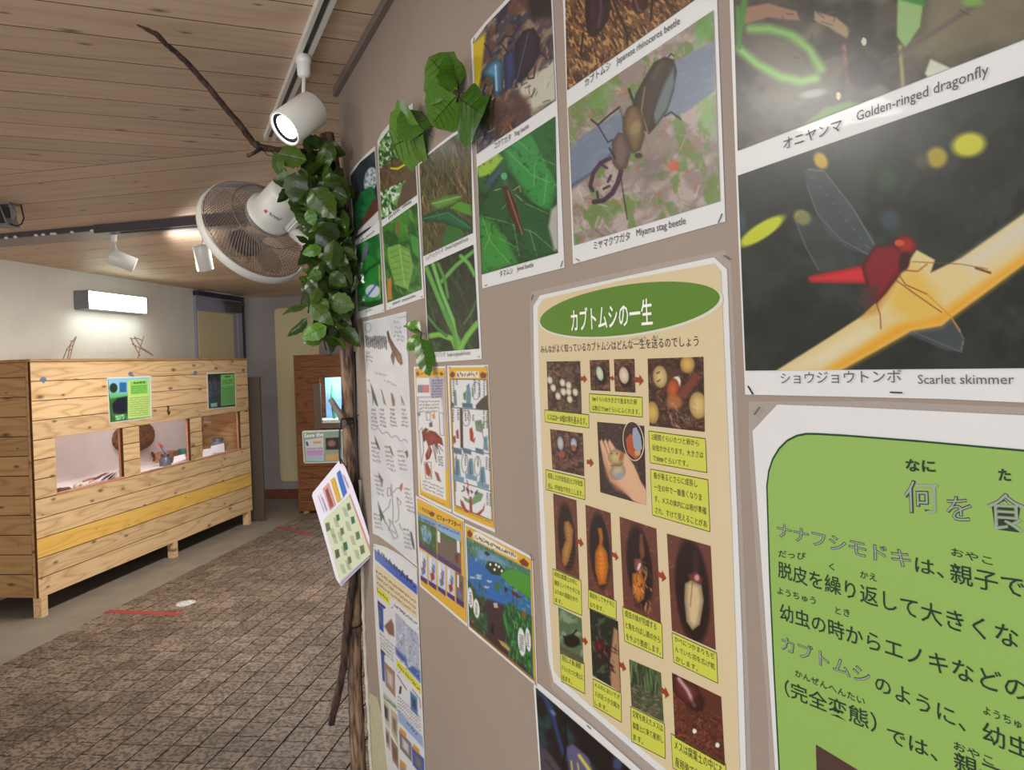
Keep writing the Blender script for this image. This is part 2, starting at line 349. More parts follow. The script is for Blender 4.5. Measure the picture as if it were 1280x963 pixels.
# --- floor: smooth concrete, and a field of tiles
floor = box_struct('floor', (-1.2, 4.0, -0.03), X_, Y_, Z, 5.0, 7.5, 0.03, M_CONC)
cA, cB = EM.dot(onfloor(160, 752)), EM.dot(onfloor(340, 666)); cT = (cA+cB)/2
def tile_mat():
    m, nt, b = new_mat('speckled_tile'); L = nt.links
    geo = N(nt, 'ShaderNodeNewGeometry'); ri = N(nt, 'ShaderNodeAttribute'); ri.attribute_name = 'tone'; oi = N(nt, 'ShaderNodeObjectInfo')
    no = N(nt, 'ShaderNodeTexNoise'); no.inputs['Scale'].default_value = 62; no.inputs['Detail'].default_value = 1.5; L.new(geo.outputs['Position'], no.inputs['Vector'])
    cr = N(nt, 'ShaderNodeValToRGB'); cr.color_ramp.elements[0].position = 0.42; cr.color_ramp.elements[0].color = col((80, 66, 55)); cr.color_ramp.elements[1].position = 0.56; cr.color_ramp.elements[1].color = col((130, 113, 99)); L.new(no.outputs['Fac'], cr.inputs[0])
    n2 = N(nt, 'ShaderNodeTexNoise'); n2.inputs['Scale'].default_value = 1.6; n2.inputs['Detail'].default_value = 3; L.new(geo.outputs['Position'], n2.inputs['Vector'])
    ad = N(nt, 'ShaderNodeMath', operation='ADD'); L.new(oi.outputs['Random'], ad.inputs[0]); L.new(ri.outputs['Fac'], ad.inputs[1]); fr = N(nt, 'ShaderNodeMath', operation='FRACT'); L.new(ad.outputs[0], fr.inputs[0])
    mr = N(nt, 'ShaderNodeMapRange'); mr.inputs[3].default_value = 0.74; mr.inputs[4].default_value = 1.14; L.new(fr.outputs[0], mr.inputs[0])
    m2 = N(nt, 'ShaderNodeMapRange'); m2.inputs[1].default_value = 0.35; m2.inputs[2].default_value = 0.65; m2.inputs[3].default_value = 0.8; m2.inputs[4].default_value = 1.12; L.new(n2.outputs['Fac'], m2.inputs[0])
    mm = N(nt, 'ShaderNodeMath', operation='MULTIPLY'); L.new(mr.outputs[0], mm.inputs[0]); L.new(m2.outputs[0], mm.inputs[1])
    mx = N(nt, 'ShaderNodeMix', data_type='RGBA', blend_type='MULTIPLY'); mx.inputs[0].default_value = 1; L.new(cr.outputs[0], mx.inputs[6]); L.new(mm.outputs[0], mx.inputs[7]); L.new(mx.outputs[2], b.inputs['Base Color'])
    b.inputs['Roughness'].default_value = 0.55; b.inputs['Specular IOR Level'].default_value = 0.35
    bu = N(nt, 'ShaderNodeBump'); bu.inputs['Strength'].default_value = 0.3; bu.inputs['Distance'].default_value = 0.002; L.new(no.outputs['Fac'], bu.inputs['Height']); L.new(bu.outputs['Normal'], b.inputs['Normal'])
    return m
M_TILE = tile_mat()
TW, TL_, TG, TT = 0.118, 0.130, 0.0055, 0.009
slab('joint_bed', [(cT, -1.0), (4.2, -1.0), (4.2, BW-0.02), (cT, BW-0.02)], frame(Vector((0, 0, 0)), EM, EN, Z), 0.0022, M_GROUT, floor)
tile_me = slab('tile', rect(0, 0, TW-TG, TL_-TG), None, TT, M_TILE, ch=0.001, me_only=True)
cells = []
ncol = int((1.2-cT)/TW)
for i in range(ncol):
    off = (0.5*TL_ if (i//3) % 4 == 1 else 0.0)+rnd.uniform(-0.006, 0.006)
    if (i*7) % 5 == 0: off += TL_*0.28
    for j in range(int(9.0/TL_)+2):
        u = cT+i*TW; v = 0.2+j*TL_+off
        if v+TL_ > BW-0.03: continue
        P = EM*(u+TW/2)+EN*(v+TL_/2); 
        if P.y < 0.3: vis = False; px, py = 0, 0
        else: px, py = projpx(P); vis = (-15 < px < 445 and 600 < py < 975)
        if WN.dot(P) > D-0.05 and WD.dot(P) < WALL_END+0.05: continue
        if P.x > 1.3: continue
        cells.append((0 if vis else 1, P.y if vis else 99, u, v))
cells.sort()
tv, tf, tone = [], [], []
Mt = frame(Vector((0, 0, 0.0)), EM, EN, Z)
base = [v.co.copy() for v in tile_me.vertices]; bf = [list(p.vertices) for p in tile_me.polygons]
for n_, (a, b_, u, v) in enumerate(cells):
    dz = rnd.uniform(-0.0007, 0.0007)
    if n_ < 300: place('tile', tile_me, floor, frame(EM*u+EN*v+Z*dz, EM, EN, Z))
    else:
        k = len(tv); tv += [EM*(u+c.x)+EN*(v+c.y)+Z*(c.z+dz) for c in base]; tf += [[q+k for q in f] for f in bf]; t_ = rnd.random(); tone += [t_]*len(base)
me = mesh('tiles', tv, tf, M_TILE); at = me.attributes.new('tone', 'FLOAT', 'POINT'); at.data.foreach_set('value', tone)
o = place('far_tiles', me, floor); o['kind'] = 'stuff'
# red tape strips and the clear floor sticker
def tape(p, q, wd, label, z=TT+0.0008):
    a, b = onfloor(*p), onfloor(*q); d = (b-a).normalized(); n = Vector((-d.y, d.x, 0))
    o = MB().box((a+b)/2+Z*z, d, n, Z, (b-a).length/2, wd/2, 0.0005).build('tape_strip', M_RED); tag(o, label, 'tape')
tape((133, 766), (226, 770), 0.06, 'red tape strip on the floor tiles nearest the pale exhibit box', )
tape((347, 660), (388, 670), 0.05, 'red tape strip on the floor far back before the brown cabinet')
pc = onfloor(232, 754.5, 0.009)
sv = [pc+EM*0.062*math.cos(t)*(1+0.08*math.sin(3*t))+EN*0.075*math.sin(t)+Z*0.0006 for t in [2*PI*k/24 for k in range(24)]]
mb = MB(); mb.add([pc+Z*0.003]+sv, [[0, 1+k, 1+(k+1) % 24] for k in range(24)])
for k in range(5): mb.blob(pc+EM*rnd.uniform(-.04, .04)+EN*rnd.uniform(-.05, .05)+Z*0.002, 0.018, 0.02, 0.004, k, 0.3)
tag(mb.build('floor_sticker', plain('worn_clear_vinyl', (196, 196, 204), 0.2, coat=0.5, var=0.25, scale=60), smooth=True), 'round worn whitish sticker stuck on the floor tiles', 'sticker')
# ================================================================== pale exhibit box with three viewing windows
CF = -3.90                                              # front face plane: EM.p = CF
sN = EN.dot(hit(43, 600, EM, CF)); sF = EN.dot(hit(312, 540, EM, CF)); BL = sF-sN
ZB, PH = 0.135, 0.1317; ZT = ZB+12*PH; DEP = 0.60
cab = thing('exhibit_box', 'long pale cedar plank exhibit box with three lit viewing windows, by the left wall', 'cabinet', EM*(CF-0.3)+EN*(sN+BL/2))
CO = EM*CF+EN*sN
Mfr = frame(CO-EM*0.02, EN, Z, EM)                      # x along, y up, z out to the hall
def fs(px): return EN.dot(hit(px, 560, EM, CF))-sN
wz0, wz1 = ZB+5*PH+0.012, ZB+8*PH
wins = [(fs(69.8), fs(154)), (fs(175), fs(238.4)), (fs(253.2), fs(301.5))]
for k in range(12):
    z0, z1 = ZB+k*PH+0.0015, ZB+(k+1)*PH-0.0015
    mat = M_CABY if k == 2 else M_CAB
    if 5 <= k <= 7: continue
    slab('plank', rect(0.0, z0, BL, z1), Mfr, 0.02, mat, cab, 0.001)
xs = [0.0]+[v for w_ in wins for v in w_]+[BL]
for a, b in ((xs[0], xs[1]), (xs[2], xs[3]), (xs[4], xs[5]), (xs[6], xs[7])):
    for k in range(5, 8):
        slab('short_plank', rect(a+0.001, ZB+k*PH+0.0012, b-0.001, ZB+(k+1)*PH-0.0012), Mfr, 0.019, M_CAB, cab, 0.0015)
for a, b in wins: 
    slab('window_rim', rect(a, ZB+5*PH, b, wz0), Mfr, 0.019, M_INW, cab)
    slab('window_pane', rect(a-0.01, wz0-0.01, b+0.01, wz1+0.01), frame(CO-EM*0.024, EN, Z, EM), 0.003, M_GLASS, cab)
# end planks, facing the camera
Men = frame(CO+EN*0.0-EM*0.022, -EM, Z, -EN)
zz = ZB+0.02
edges = [ZB+0.008]+[ZB+k*PH+0.03 for k in range(1, 12)]+[ZT]
for a, b in zip(edges, edges[1:]):
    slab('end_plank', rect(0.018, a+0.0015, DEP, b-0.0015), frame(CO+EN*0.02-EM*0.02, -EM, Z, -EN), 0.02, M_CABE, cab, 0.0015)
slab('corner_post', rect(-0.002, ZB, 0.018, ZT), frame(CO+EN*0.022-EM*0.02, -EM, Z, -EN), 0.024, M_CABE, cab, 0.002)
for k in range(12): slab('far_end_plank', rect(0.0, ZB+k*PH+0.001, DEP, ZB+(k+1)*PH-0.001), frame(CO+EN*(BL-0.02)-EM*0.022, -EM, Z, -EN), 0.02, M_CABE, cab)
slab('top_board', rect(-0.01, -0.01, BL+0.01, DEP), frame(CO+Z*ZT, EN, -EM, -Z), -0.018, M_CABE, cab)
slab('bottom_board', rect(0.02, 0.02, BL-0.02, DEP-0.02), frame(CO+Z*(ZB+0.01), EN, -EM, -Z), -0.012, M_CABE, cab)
M_INPL = plain('inner_pale_wall', (226, 216, 212), 0.8, var=0.05, scale=5, bump=0.15)
slab('inner_back', rect(0.05, ZB+0.03, BL-0.03, ZT-0.03), frame(CO-EM*0.585, EN, Z, EM), 0.01, M_INPL, cab)
slab('inner_floor', rect(0.03, 0.05, BL-0.03, 0.58), frame(CO+Z*(wz0-0.05), EN, -EM, -Z), -0.012, M_INPL, cab)
for nm_, r_ in (('leak_stop', rect(0.02, ZB, BL-0.02, wz0-0.005)), ('leak_stop', rect(0.02, wz1+0.002, BL-0.02, ZT)), ('leak_stop', rect(0.02, wz0-0.005, wins[0][0]-0.005, wz1+0.002)), ('leak_stop', rect(wins[0][1]+0.005, wz0-0.005, wins[1][0]-0.005, wz1+0.002)), ('leak_stop', rect(wins[1][1]+0.005, wz0-0.005, wins[2][0]-0.005, wz1+0.002)), ('leak_stop', rect(wins[2][1]+0.005, wz0-0.005, BL-0.02, wz1+0.002))):  # unseen boards added behind the planks to stop light leaking through gaps
    slab(nm_, r_, frame(CO-EM*0.045, EN, Z, EM), 0.018, M_INW, cab)
slab('end_leak_stop', rect(0.03, ZB, DEP-0.02, ZT), frame(CO+EN*0.045, EM*-1, Z, -EN), 0.022, M_INW, cab)  # same added light stop behind the end planks
for a in (0.03, 0.5): slab('inner_batten', rect(a, wz0-0.03, a+0.07, ZT-0.1), frame(CO+EN*(BL-0.042), -EM, Z, -EN), 0.02, M_INW, cab, 0.003)
def leg(name, px, d, w_=0.05):
    s_ = fs(px) if isinstance(px, (int, float)) and px > 5 else px
    return slab(name, rect(s_, 0.0, s_+w_, ZB), frame(CO-EM*(d+0.06), EN, Z, EM), 0.06, M_CAB, cab, 0.002)
for s_ in (0.02, BL*0.52, BL-0.1):
    leg('leg', s_, 0.0, 0.06); leg('leg', s_, DEP-0.12, 0.06)
# brackets: small blue-grey plates on the seams, and a dark hook
M_BLUEG = plain('blue_grey_plate', (112, 136, 160), 0.4, metal=0.3)
for px, py in ((54, 475), (163, 468), (244, 466.5), (304, 463.5)):
    p = hit(px, py, EM, CF); s_ = EN.dot(p)-sN
    slab('fixing_plate', [(s_-0.028, p.z-0.008), (s_-0.01, p.z-0.008), (s_-0.008, p.z-0.022), (s_+0.012, p.z-0.022), (s_+0.012, p.z-0.007), (s_+0.028, p.z-0.006), (s_+0.028, p.z+0.008), (s_+0.012, p.z+0.02), (s_-0.012, p.z+0.02), (s_-0.028, p.z+0.008)], Mfr, 0.0225, M_BLUEG, cab)
p = hit(209, 513, EM, CF-0.0); mb = MB()
mb.tube([p+Z*0.04+EM*0.003, p+Z*0.02+EM*0.012+EN*0.006, p+Z*0.0+EM*0.01-EN*0.004, p-Z*0.02+EM*0.02, p-Z*0.036+EM*0.012+EN*0.008], [0.004, 0.007, 0.006, 0.009, 0.005], 8)
mb.build('catch_hook', plain('dark_iron', (70, 54, 36), 0.5, metal=0.5), cab, True)
# lamp strip inside
mb = MB().box(CO+EN*BL*0.45-EM*0.12+Z*(ZT-0.06), EN, EM, Z, BL*0.42, 0.02, 0.012); mb.build('lamp_strip', emit('strip_glow', (255, 240, 238), 2), cab)
for k, (a, b) in enumerate(wins): area('exhibit_lamp', tuple(CO+EN*((a+b)/2)-EM*0.13+Z*(ZT-0.09)), tuple(CO+EN*((a+b)/2)-EM*0.45+Z*0.8), 0.5 if k < 2 else 0.3, 0.08, (1.9, 2.2, 1.5)[k], (1.0, 0.97, 0.97), 2.6)
# --- things inside the windows
def inside(px, py, dep): return hit(px, py, EM, CF-dep)
M_BARK = plain('rough_bark', (122, 84, 56), 0.95, var=0.45, scale=40, bump=1.0, bscale=90)
M_STONE = plain('brown_stone', (98, 72, 62), 0.9, var=0.3, scale=40, bump=0.5)
def nest(px, py, dep, r, label, name='bark_disc', sd=0):
    p = inside(px, py, dep); mb = MB(); rr = random.Random(sd)
    n = 30; rim = [p+EN*(r*math.cos(2*PI*k/n)*rr.uniform(.9, 1.06))+Z*(r*1.25*math.sin(2*PI*k/n)*rr.uniform(.92, 1.05)) for k in range(n)]
    rings = [(1.0, 0.0), (0.85, 0.03), (0.6, 0.05), (0.3, 0.06)]
    vs = []; 
    for sc_, o_ in rings: vs += [p+(q-p)*sc_+EM*(o_+rr.uniform(-.008, .008)) for q in rim]
    vs.append(p+EM*0.06); fs_ = []
    for i in range(3):
        for k in range(n): fs_.append([i*n+k, i*n+(k+1) % n, (i+1)*n+(k+1) % n, (i+1)*n+k])
    for k in range(n): fs_.append([3*n+k, 3*n+(k+1) % n, 4*n])
    mb.add(vs, fs_); return tag(mb.build(name, M_BARK, smooth=False), label, 'nest')
p = inside(167.5, 546.5, 0.565); mb = MB(); bm = bmesh.new(); bmesh.ops.create_icosphere(bm, subdivisions=4, radius=1); rn_ = random.Random(4)
vs = [p+EN*(v.co.x*0.30)+Z*(v.co.y*0.15)*(1+0.06*math.sin(7*v.co.x+2))+EM*(max(v.co.z, -0.1)*0.07+rn_.uniform(-.006, .006)) for v in bm.verts]
bm.verts.index_update(); mb.add(vs, [[v.index for v in f.verts] for f in bm.faces]); bm.free()
tag(mb.build('nest', M_BARK), 'brown rough nest on the inner wall, seen through the first and middle windows', 'nest')
o = MB().tube([inside(190, 566, 0.565), inside(193, 572, 0.575), inside(192, 578, 0.565)], [0.012, 0.02, 0.006], 6).build('nest_fragment', M_BARK); tag(o, 'small brown fragment on the inner wall just below the rough nest', 'nest')
zi = wz0-0.045
def rest(px, py, h=0): return hit(px, py, Z, zi+h)
for i, (px, py, r, m, lb) in enumerate(((76, 608, 0.038, M_STONE, 'dark brown stone at the left corner of the first window'), (83, 605.5, 0.032, M_STONE, 'dark brown stone second from the left in the first window'), (80, 611, 0.026, M_STONE, 'small dark stone in front of the pair in the first window'), (97, 604, 0.03, plain('pale_stone', (206, 190, 180), 0.8), 'pale flat stone in the first window beside the dark stones'))):
    p = inside(px, py, 0.10+0.03*i); p.z = zi+r*0.7
    tag(MB().blob(p, r, r*1.2, r*0.75, i, 0.2).build('stone', m, smooth=True), lb, 'stone', 'stones in the first window')
sticks = [((104, 602), (118, 598), (170, 120, 90)), ((112, 603), (126, 596), (190, 150, 130)), ((118, 599), (133, 592), (120, 60, 60)), ((122, 602), (136, 591), (226, 220, 224)), ((128, 600), (141, 592), (96, 62, 66)), ((131, 601), (146, 590), (222, 214, 220)), ((136, 599), (149, 589), (110, 70, 74)), ((141, 597), (150, 588), (236, 230, 232))]
for i, (a, b, c) in enumerate(sticks):
    p, q = inside(a[0], a[1], 0.12+0.012*i), inside(b[0], b[1], 0.2+0.012*i); p.z = max(p.z, zi+0.012); q.z = max(q.z, zi+0.03)
    mb = MB().tube([p, p.lerp(q, 0.5)+Z*0.003, q], [0.007, 0.008, 0.006], 6)
    tag(mb.build('stick', plain('stick_tone', c, 0.7, var=0.2, scale=60), smooth=True), ('%s stick in the heap of the first window, %s from its left end' % (('pale' if c[0] > 200 else 'brownish'), ('first', 'second', 'third', 'fourth', 'fifth', 'sixth', 'seventh', 'last')[i])), 'stick', 'sticks in the first window')
# middle window: tray, jar with tool, cup, card, green cap
M_CARD = plain('white_card', (240, 238, 244), 0.5, var=0.01)
p = inside(196, 583, 0.16); p.z = zi+0.006
tag(MB().box(p, EN, EM, Z, 0.27, 0.09, 0.006, bev=0.003).build('paper_tray', M_CARD), 'flat white paper tray lying on the floor of the middle window', 'tray')
mb = MB(); 
for i in range(3):
    q = p+EN*(-0.14+0.05*i)+Z*0.008; mb.tube([q, q+EN*0.05+Z*0.001, q+EN*0.09+EM*0.01], [0.002, 0.004, 0.002], 5)
tag(mb.build('insect_bits', plain('grey_bits', (120, 116, 116), 0.8)), 'thin grey scraps lying on the white tray of the middle window', 'scraps')
p = inside(206.5, 577, 0.2); p.z = zi; t = thing('glass_jar', 'small dark grey jar standing behind the white tray in the middle window', 'jar', p)
MB().lathe(p, Z, [(0.0, 0.0), (0.0, 0.045), (0.01, 0.05), (0.07, 0.05), (0.09, 0.035), (0.1, 0.035)], 20).build('body', plain('grey_jar', (92, 98, 110), 0.25), t, True)
MB().lathe(p+Z*0.1, Z, [(0.0, 0.038), (0.018, 0.038), (0.018, 0.0)], 20).build('lid', plain('jar_lid', (60, 62, 70), 0.3), t, True)
a, b = inside(216, 578, 0.17), inside(202, 559, 0.24); a.z = max(a.z, zi+0.012); t = thing('magnifier', 'grey tool with a red tip leaning in the middle window', 'tool', a)
MB().tube([a, a.lerp(b, 0.5), b], [0.017, 0.014, 0.011], 10).build('handle', plain('blue_grey_tool', (104, 110, 124), 0.4), t, True)
MB().tube([b, b+(b-a).normalized()*0.05], [0.012, 0.006], 10).build('tip', plain('red_tip', (214, 70, 70), 0.4), t, True)
p = inside(209, 568, 0.42); p.z = zi+0.05; tag(MB().box(p, EN, EM, Z, 0.12, 0.05, 0.05, bev=0.004).build('wooden_block', M_INW), 'orange-brown wooden block at the back of the middle window', 'block')
p = inside(229, 566, 0.3); p.z = zi
t = thing('specimen_cup', 'small clear cup with a green lid in the middle window', 'cup', p)
MB().lathe(p, Z, [(0, 0.0), (0, 0.035), (0.07, 0.045)], 20).build('cup', plain('cup_grey', (150, 160, 168), 0.2), t, True)
MB().lathe(p+Z*0.07, Z, [(0, 0.047), (0.04, 0.047), (0.045, 0.04), (0.045, 0.0)], 20).build('lid', plain('green_lid', (40, 130, 106), 0.35), t, True)
q = [inside(216, 579.5, 0.06), inside(233, 574, 0.06), inside(231.5, 567.5, 0.09), inside(218, 571, 0.09)]
def card(pts, name, label, mat=None, th=0.0015, cat='card'):
    n = (pts[1]-pts[0]).cross(pts[2]-pts[1]).normalized(); k = len(pts); mb = MB()
    mb.add([p_ for p_ in pts]+[p_-n*th for p_ in pts], [list(range(k)), list(range(k, 2*k))[::-1]]+[[i, i+k, (i+1) % k+k, (i+1) % k] for i in range(k)])
    return tag(mb.build(name, mat or M_CARD), label, cat)
card(q, 'name_card', 'tilted white name card at the front of the middle window')
# third window: jar and papers
p = inside(272, 553, 0.3); p.z = zi; t = thing('storage_jar', 'round grey jar standing behind the white cards in the third window', 'jar', p)
MB().lathe(p, Z, [(0, 0.0), (0, 0.06), (0.01, 0.075), (0.09, 0.075), (0.11, 0.05), (0.125, 0.05)], 24).build('body', plain('smoky_jar', (122, 120, 128), 0.2), t, True)
MB().lathe(p+Z*0.125, Z, [(0, 0.056), (0.03, 0.056), (0.03, 0)], 24).build('lid', plain('smoky_lid', (84, 84, 94), 0.3), t, True)
card([inside(253.5, 571, 0.05), inside(266, 569.5, 0.05), inside(264, 560.5, 0.10), inside(254, 562, 0.10)], 'name_card', 'white card at the left front corner of the third window')
card([inside(262, 567, 0.07), inside(281, 565, 0.07), inside(280, 554, 0.12), inside(264, 558, 0.12)], 'name_card', 'large white card in front of the round jar in the third window')
# twigs and straw ties on top of the box
M_STRAW = plain('straw', (150, 126, 96), 0.9, var=0.25, scale=60)
def topt(px, py, d=0.25): return hit(px, py, EM, CF-d)
def bundle(name, segs, label, r=0.004, d=0.25):
    mb = MB()
    for sg in segs:
        pts = [topt(x, y, d) for x, y in sg]
        if abs(sg[0][1]-445) < 3: pts[0].z = ZT+0.016
        mb.tube(pts, r, 5)
    o = mb.build(name, M_STRAW); tag(o, label, 'twig'); return o
bundle('straw_tie', [((84, 445), (88, 432), (95, 421)), ((86.5, 445), (91, 433), (95.5, 421)), ((84, 438), (89, 437)), ((86, 434), (91, 432)), ((78, 445), (84, 436), (90, 428)), ((88, 427), (94, 425))], 'upright straw tie sticking up above the left part of the pale exhibit box')
bundle('straw_tie', [((172, 445), (174, 440), (180, 420)), ((163, 422), (170, 436), (175, 445)), ((165, 430), (178, 437), (192, 445)), ((168, 421), (176, 434), (190, 443)), ((164, 424), (172, 423), (178, 426))], 'crossed straw ties standing above the middle of the pale exhibit box', 0.0045)
# dark slab put in for the shaded side behind the far end
dp = tag(slab('shade_slab', rect(-0.3, 0.0, 0.085, 1.53), frame(CO+EN*(BL+0.12)-EM*0.0, EM, Z, -EN), 0.03, plain('shade_brown', (78, 66, 54), 0.6), None, 0.003), 'narrow dark brown panel standing just behind the far end of the pale exhibit box', 'panel')
# ================================================================== brown cabinet at the back
CB = 8.10
def onb(px, py, off=0): return hit(px, py, EN, CB-off)
u0 = EM.dot(onb(371, 540)); BWd = 1.02; ZB2 = 0.03; ZT2 = 1.735
cb = thing('brown_display_cabinet', 'tall brown stained plank cabinet with a glowing window at the back', 'cabinet', EN*(CB+0.3)+EM*(u0+BWd/2))
Mb = frame(EN*CB+EM*u0, EM, Z, -EN)
gx0 = EM.dot(onb(401, 505))-u0; gx1 = gx0+0.42; gz1 = onb(410, 480).z; gz0 = onb(410, 530).z
n2 = 14; h2 = (ZT2-ZB2)/n2
for k in range(n2):
    z0, z1 = ZB2+k*h2+0.001, ZB2+(k+1)*h2-0.001
    if z1 > gz0 and z0 < gz1:
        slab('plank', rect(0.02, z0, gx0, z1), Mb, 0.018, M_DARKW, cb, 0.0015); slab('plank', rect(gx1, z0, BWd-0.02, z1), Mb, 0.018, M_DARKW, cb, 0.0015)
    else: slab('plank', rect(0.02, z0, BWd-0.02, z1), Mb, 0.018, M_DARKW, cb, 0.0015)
for x in (0, BWd-0.02): slab('side_board', rect(0, ZB2, 0.5, ZT2), frame(EN*(CB-0.018)+EM*(u0+x), EN, Z, -EM), -0.02, M_DARKW, cb)
slab('top_board', rect(0, 0, BWd, 0.5), frame(EN*(CB-0.018)+EM*u0+Z*ZT2, EM, EN, Z), 0.015, M_DARKW, cb)
slab('back_board', rect(0.02, ZB2, BWd-0.02, ZT2), frame(EN*(CB+0.47)+EM*u0, EM, Z, -EN), 0.01, M_DARKW, cb)
for x in (0.04, BWd-0.1): 
    for y in (0.02, 0.4): MB().box(EN*(CB+y+0.02)+EM*(u0+x+0.03)+Z*0.015, EM, EN, Z, 0.03, 0.03, 0.015).build('foot', M_CAB, cb)
M_WFR = plain('brown_grey_frame', (96, 76, 66), 0.4)
fz = (gz0-0.05, gz1+0.01)
for r_ in (rect(gx0-0.07, fz[0], gx0+0.015, fz[1]), rect(gx0+0.015, fz[0], gx1, gz0+0.01), rect(gx1, fz[0], gx1+0.06, fz[1])): slab('window_frame', r_, frame(EN*(CB-0.018)+EM*u0, EM, Z, -EN), 0.02, M_WFR, cb, 0.003)
slab('window_pane', rect(gx0, gz0, gx1, gz1), frame(EN*(CB-0.015)+EM*u0, EM, Z, -EN), 0.004, M_GLASS, cb)
slab('tank_back', rect(gx0-0.1, gz0-0.1, gx1+0.1, gz1+0.1), frame(EN*(CB+0.4)+EM*u0, EM, Z, -EN), 0.004, plain('tank_blue', (150, 190, 225), 0.6, var=0.2, scale=4), cb)
MB().box(EN*(CB+0.2)+EM*(u0+0.5)+Z*(gz0+0.02), EM, EN, Z, 0.35, 0.19, 0.02).build('gravel_bed', plain('pale_gravel', (224, 232, 224), 0.9, var=0.4, scale=60, bump=1), cb)
for i in range(9):
    p = EN*(CB+0.12+0.2*rnd.random())+EM*(u0+gx0+0.02+0.05*i)+Z*(gz0+0.04); q = p+Z*rnd.uniform(0.3, 0.4)+EM*rnd.uniform(-.03, .03)
    MB().tube([p, p.lerp(q, .5)+EM*rnd.uniform(-.02, .02), q], [0.014, 0.016, 0.007], 6).build('water_plant', plain('plant_teal', (60, 150, 110) if i % 2 else (40, 110, 90), 0.5), cb, True)
area('tank_lamp', tuple(EN*(CB+0.15)+EM*(u0+gx0+0.2)+Z*(gz1+0.15)), tuple(EN*(CB+0.25)+EM*(u0+gx0+0.2)+Z*gz0), 0.5, 0.15, 9, (0.7, 0.9, 1.0))
# cream board on the back wall
p0 = hit(343, 386, EN, BW); p1 = hit(397, 386, EN, BW); pb = hit(353, 602, EN, BW)
x0, x1 = EM.dot(p0), EM.dot(p1); r = 0.05; z0, z1 = pb.z, p0.z
def rrect(x0, z0, x1, z1, r, n=5):
    out = []
    for cx, cz, a in ((x1-r, z0+r, -90), (x1-r, z1-r, 0), (x0+r, z1-r, 90), (x0+r, z0+r, 180)):
        for k in range(n+1): t = math.radians(a+90*k/n); out.append((cx+r*math.cos(t), cz+r*math.sin(t)))
    return out
wbd = tag(slab('wall_panel', rrect(x0, z0, x1, z1, r), frame(EN*BW, EM, Z, -EN), 0.01, M_CREAM, None, 0.002), 'tall cream panel with rounded corners fixed on the back wall', 'panel')
# ================================================================== light fixture on the left wall
P = [onleft(109, 362.5, 0.13), onleft(184, 371, 0.13), onleft(109, 386, 0.13)]
sa, sb = EN.dot(P[0]), EN.dot(P[1]); zt_, zb_ = P[0].z, P[2].z
lf = thing('wall_light', 'boxy grey wall light with a glowing white front high on the left wall', 'lamp', EM*(WLC)+EN*sa+Z*zb_)
cc = EM*(WLC+0.055)+EN*((sa+sb)/2)+Z*((zt_+zb_)/2)
MB().box(cc, EM, EN, Z, 0.055, (sb-sa)/2, (zt_-zb_)/2, bev=0.004).build('housing', M_GREYMET, lf)
MB().box(cc+EM*0.062, EM, EN, Z, 0.014, (sb-sa)/2-0.012, (zt_-zb_)/2-0.006, bev=0.006).build('diffuser', emit('fluorescent_glow', (236, 255, 240), 5.0), lf)
for s_ in (sa+0.005, sb-0.005): MB().box(cc+EM*0.062+EN*(s_-(sa+sb)/2), EM, EN, Z, 0.016, 0.006, (zt_-zb_)/2).build('end_cap', M_GREYMET, lf)
area('wall_light_glow', tuple(cc+EM*0.1-Z*0.12), tuple(cc-EM*0.055-Z*0.6), 0.9, 0.05, 2.2, (0.92, 1, 0.95))
# ================================================================== signs on the exhibit box: see the prints section
# ================================================================== ceiling tracks and spotlights
def vec(a, b): return (b-a).normalized()
e1 = onceil(336.5, 169); e0 = onceil(405, 0); td = vec(e0, e1); e0 = e0-td*1.9
tn = Vector((-td.y, td.x, 0))
tk = thing('lighting_track', 'white lighting track along the ceiling beside the display wall', 'track', e1)
L1 = (e1-e0).length; mid = (e0+e1)/2
for s_, nm in ((-1, 'track_rail'), (1, 'track_rail')): MB().box(mid+Z*(-0.011)+tn*(0.0145*s_), td, tn, Z, L1/2, 0.0055, 0.011).build(nm, M_WHITEP, tk)
MB().box(mid+Z*(-0.004), td, tn, Z, L1/2-0.001, 0.009, 0.004).build('track_slot', plain('track_dark', (60, 58, 66), 0.4), tk)
def spotlight(name, base_px, head_px, dirv, hl, hr, label, lit=True, body=M_WHITEP, zc=ZC-0.022, arm=None, base=None, jr=0.02):
    b = base if base is not None else onceil(base_px[0], base_px[1], zc); t = thing(name, label, 'spotlight', b, 'track spotlights')
    MB().lathe(b, -Z, [(0, 0), (0, jr), (0.02, jr*1.05), (0.022, jr*0.9), (0.055, jr*0.85), (0.062, jr*0.5), (0.062, 0)], 20).build('adapter', body, t, True)
    hc = atd(head_px[0], head_px[1], b.y+(arm or 0)); dv = Vector(dirv).normalized()
    joint = hc-dv*(hl*0.12)
    MB().tube([b-Z*0.06, joint+(b-Z*0.06-joint)*0.1], 0.006, 8).build('arm', body, t, True)
    pr = [(-hl/2, 0.0), (-hl/2, hr*0.93), (-hl/2+0.005, hr), (hl/2-0.002, hr), (hl/2, hr*0.97), (hl/2-0.004, hr*0.86), (hl/2-0.012, hr*0.84)]
    MB().lathe(hc, dv, pr, 32).build('head', body, t, True)
    MB().lathe(hc, dv, [(hl/2-0.010, hr*0.66), (hl/2-0.008, 0.0)], 32).build('lens', emit('lens_glow_'+name, (225, 236, 255), 30.0 if lit else 6.0) if lit else emit('lens_soft', (230, 236, 255), 3), t, True)
    MB().lathe(hc, dv, [(hl/2-0.010, hr*0.66), (hl/2-0.006, hr*0.86)], 32).build('trim_ring', M_BLACK, t, True)
    return hc, dv
dv1 = Vector((-0.543, -0.55, -0.634))
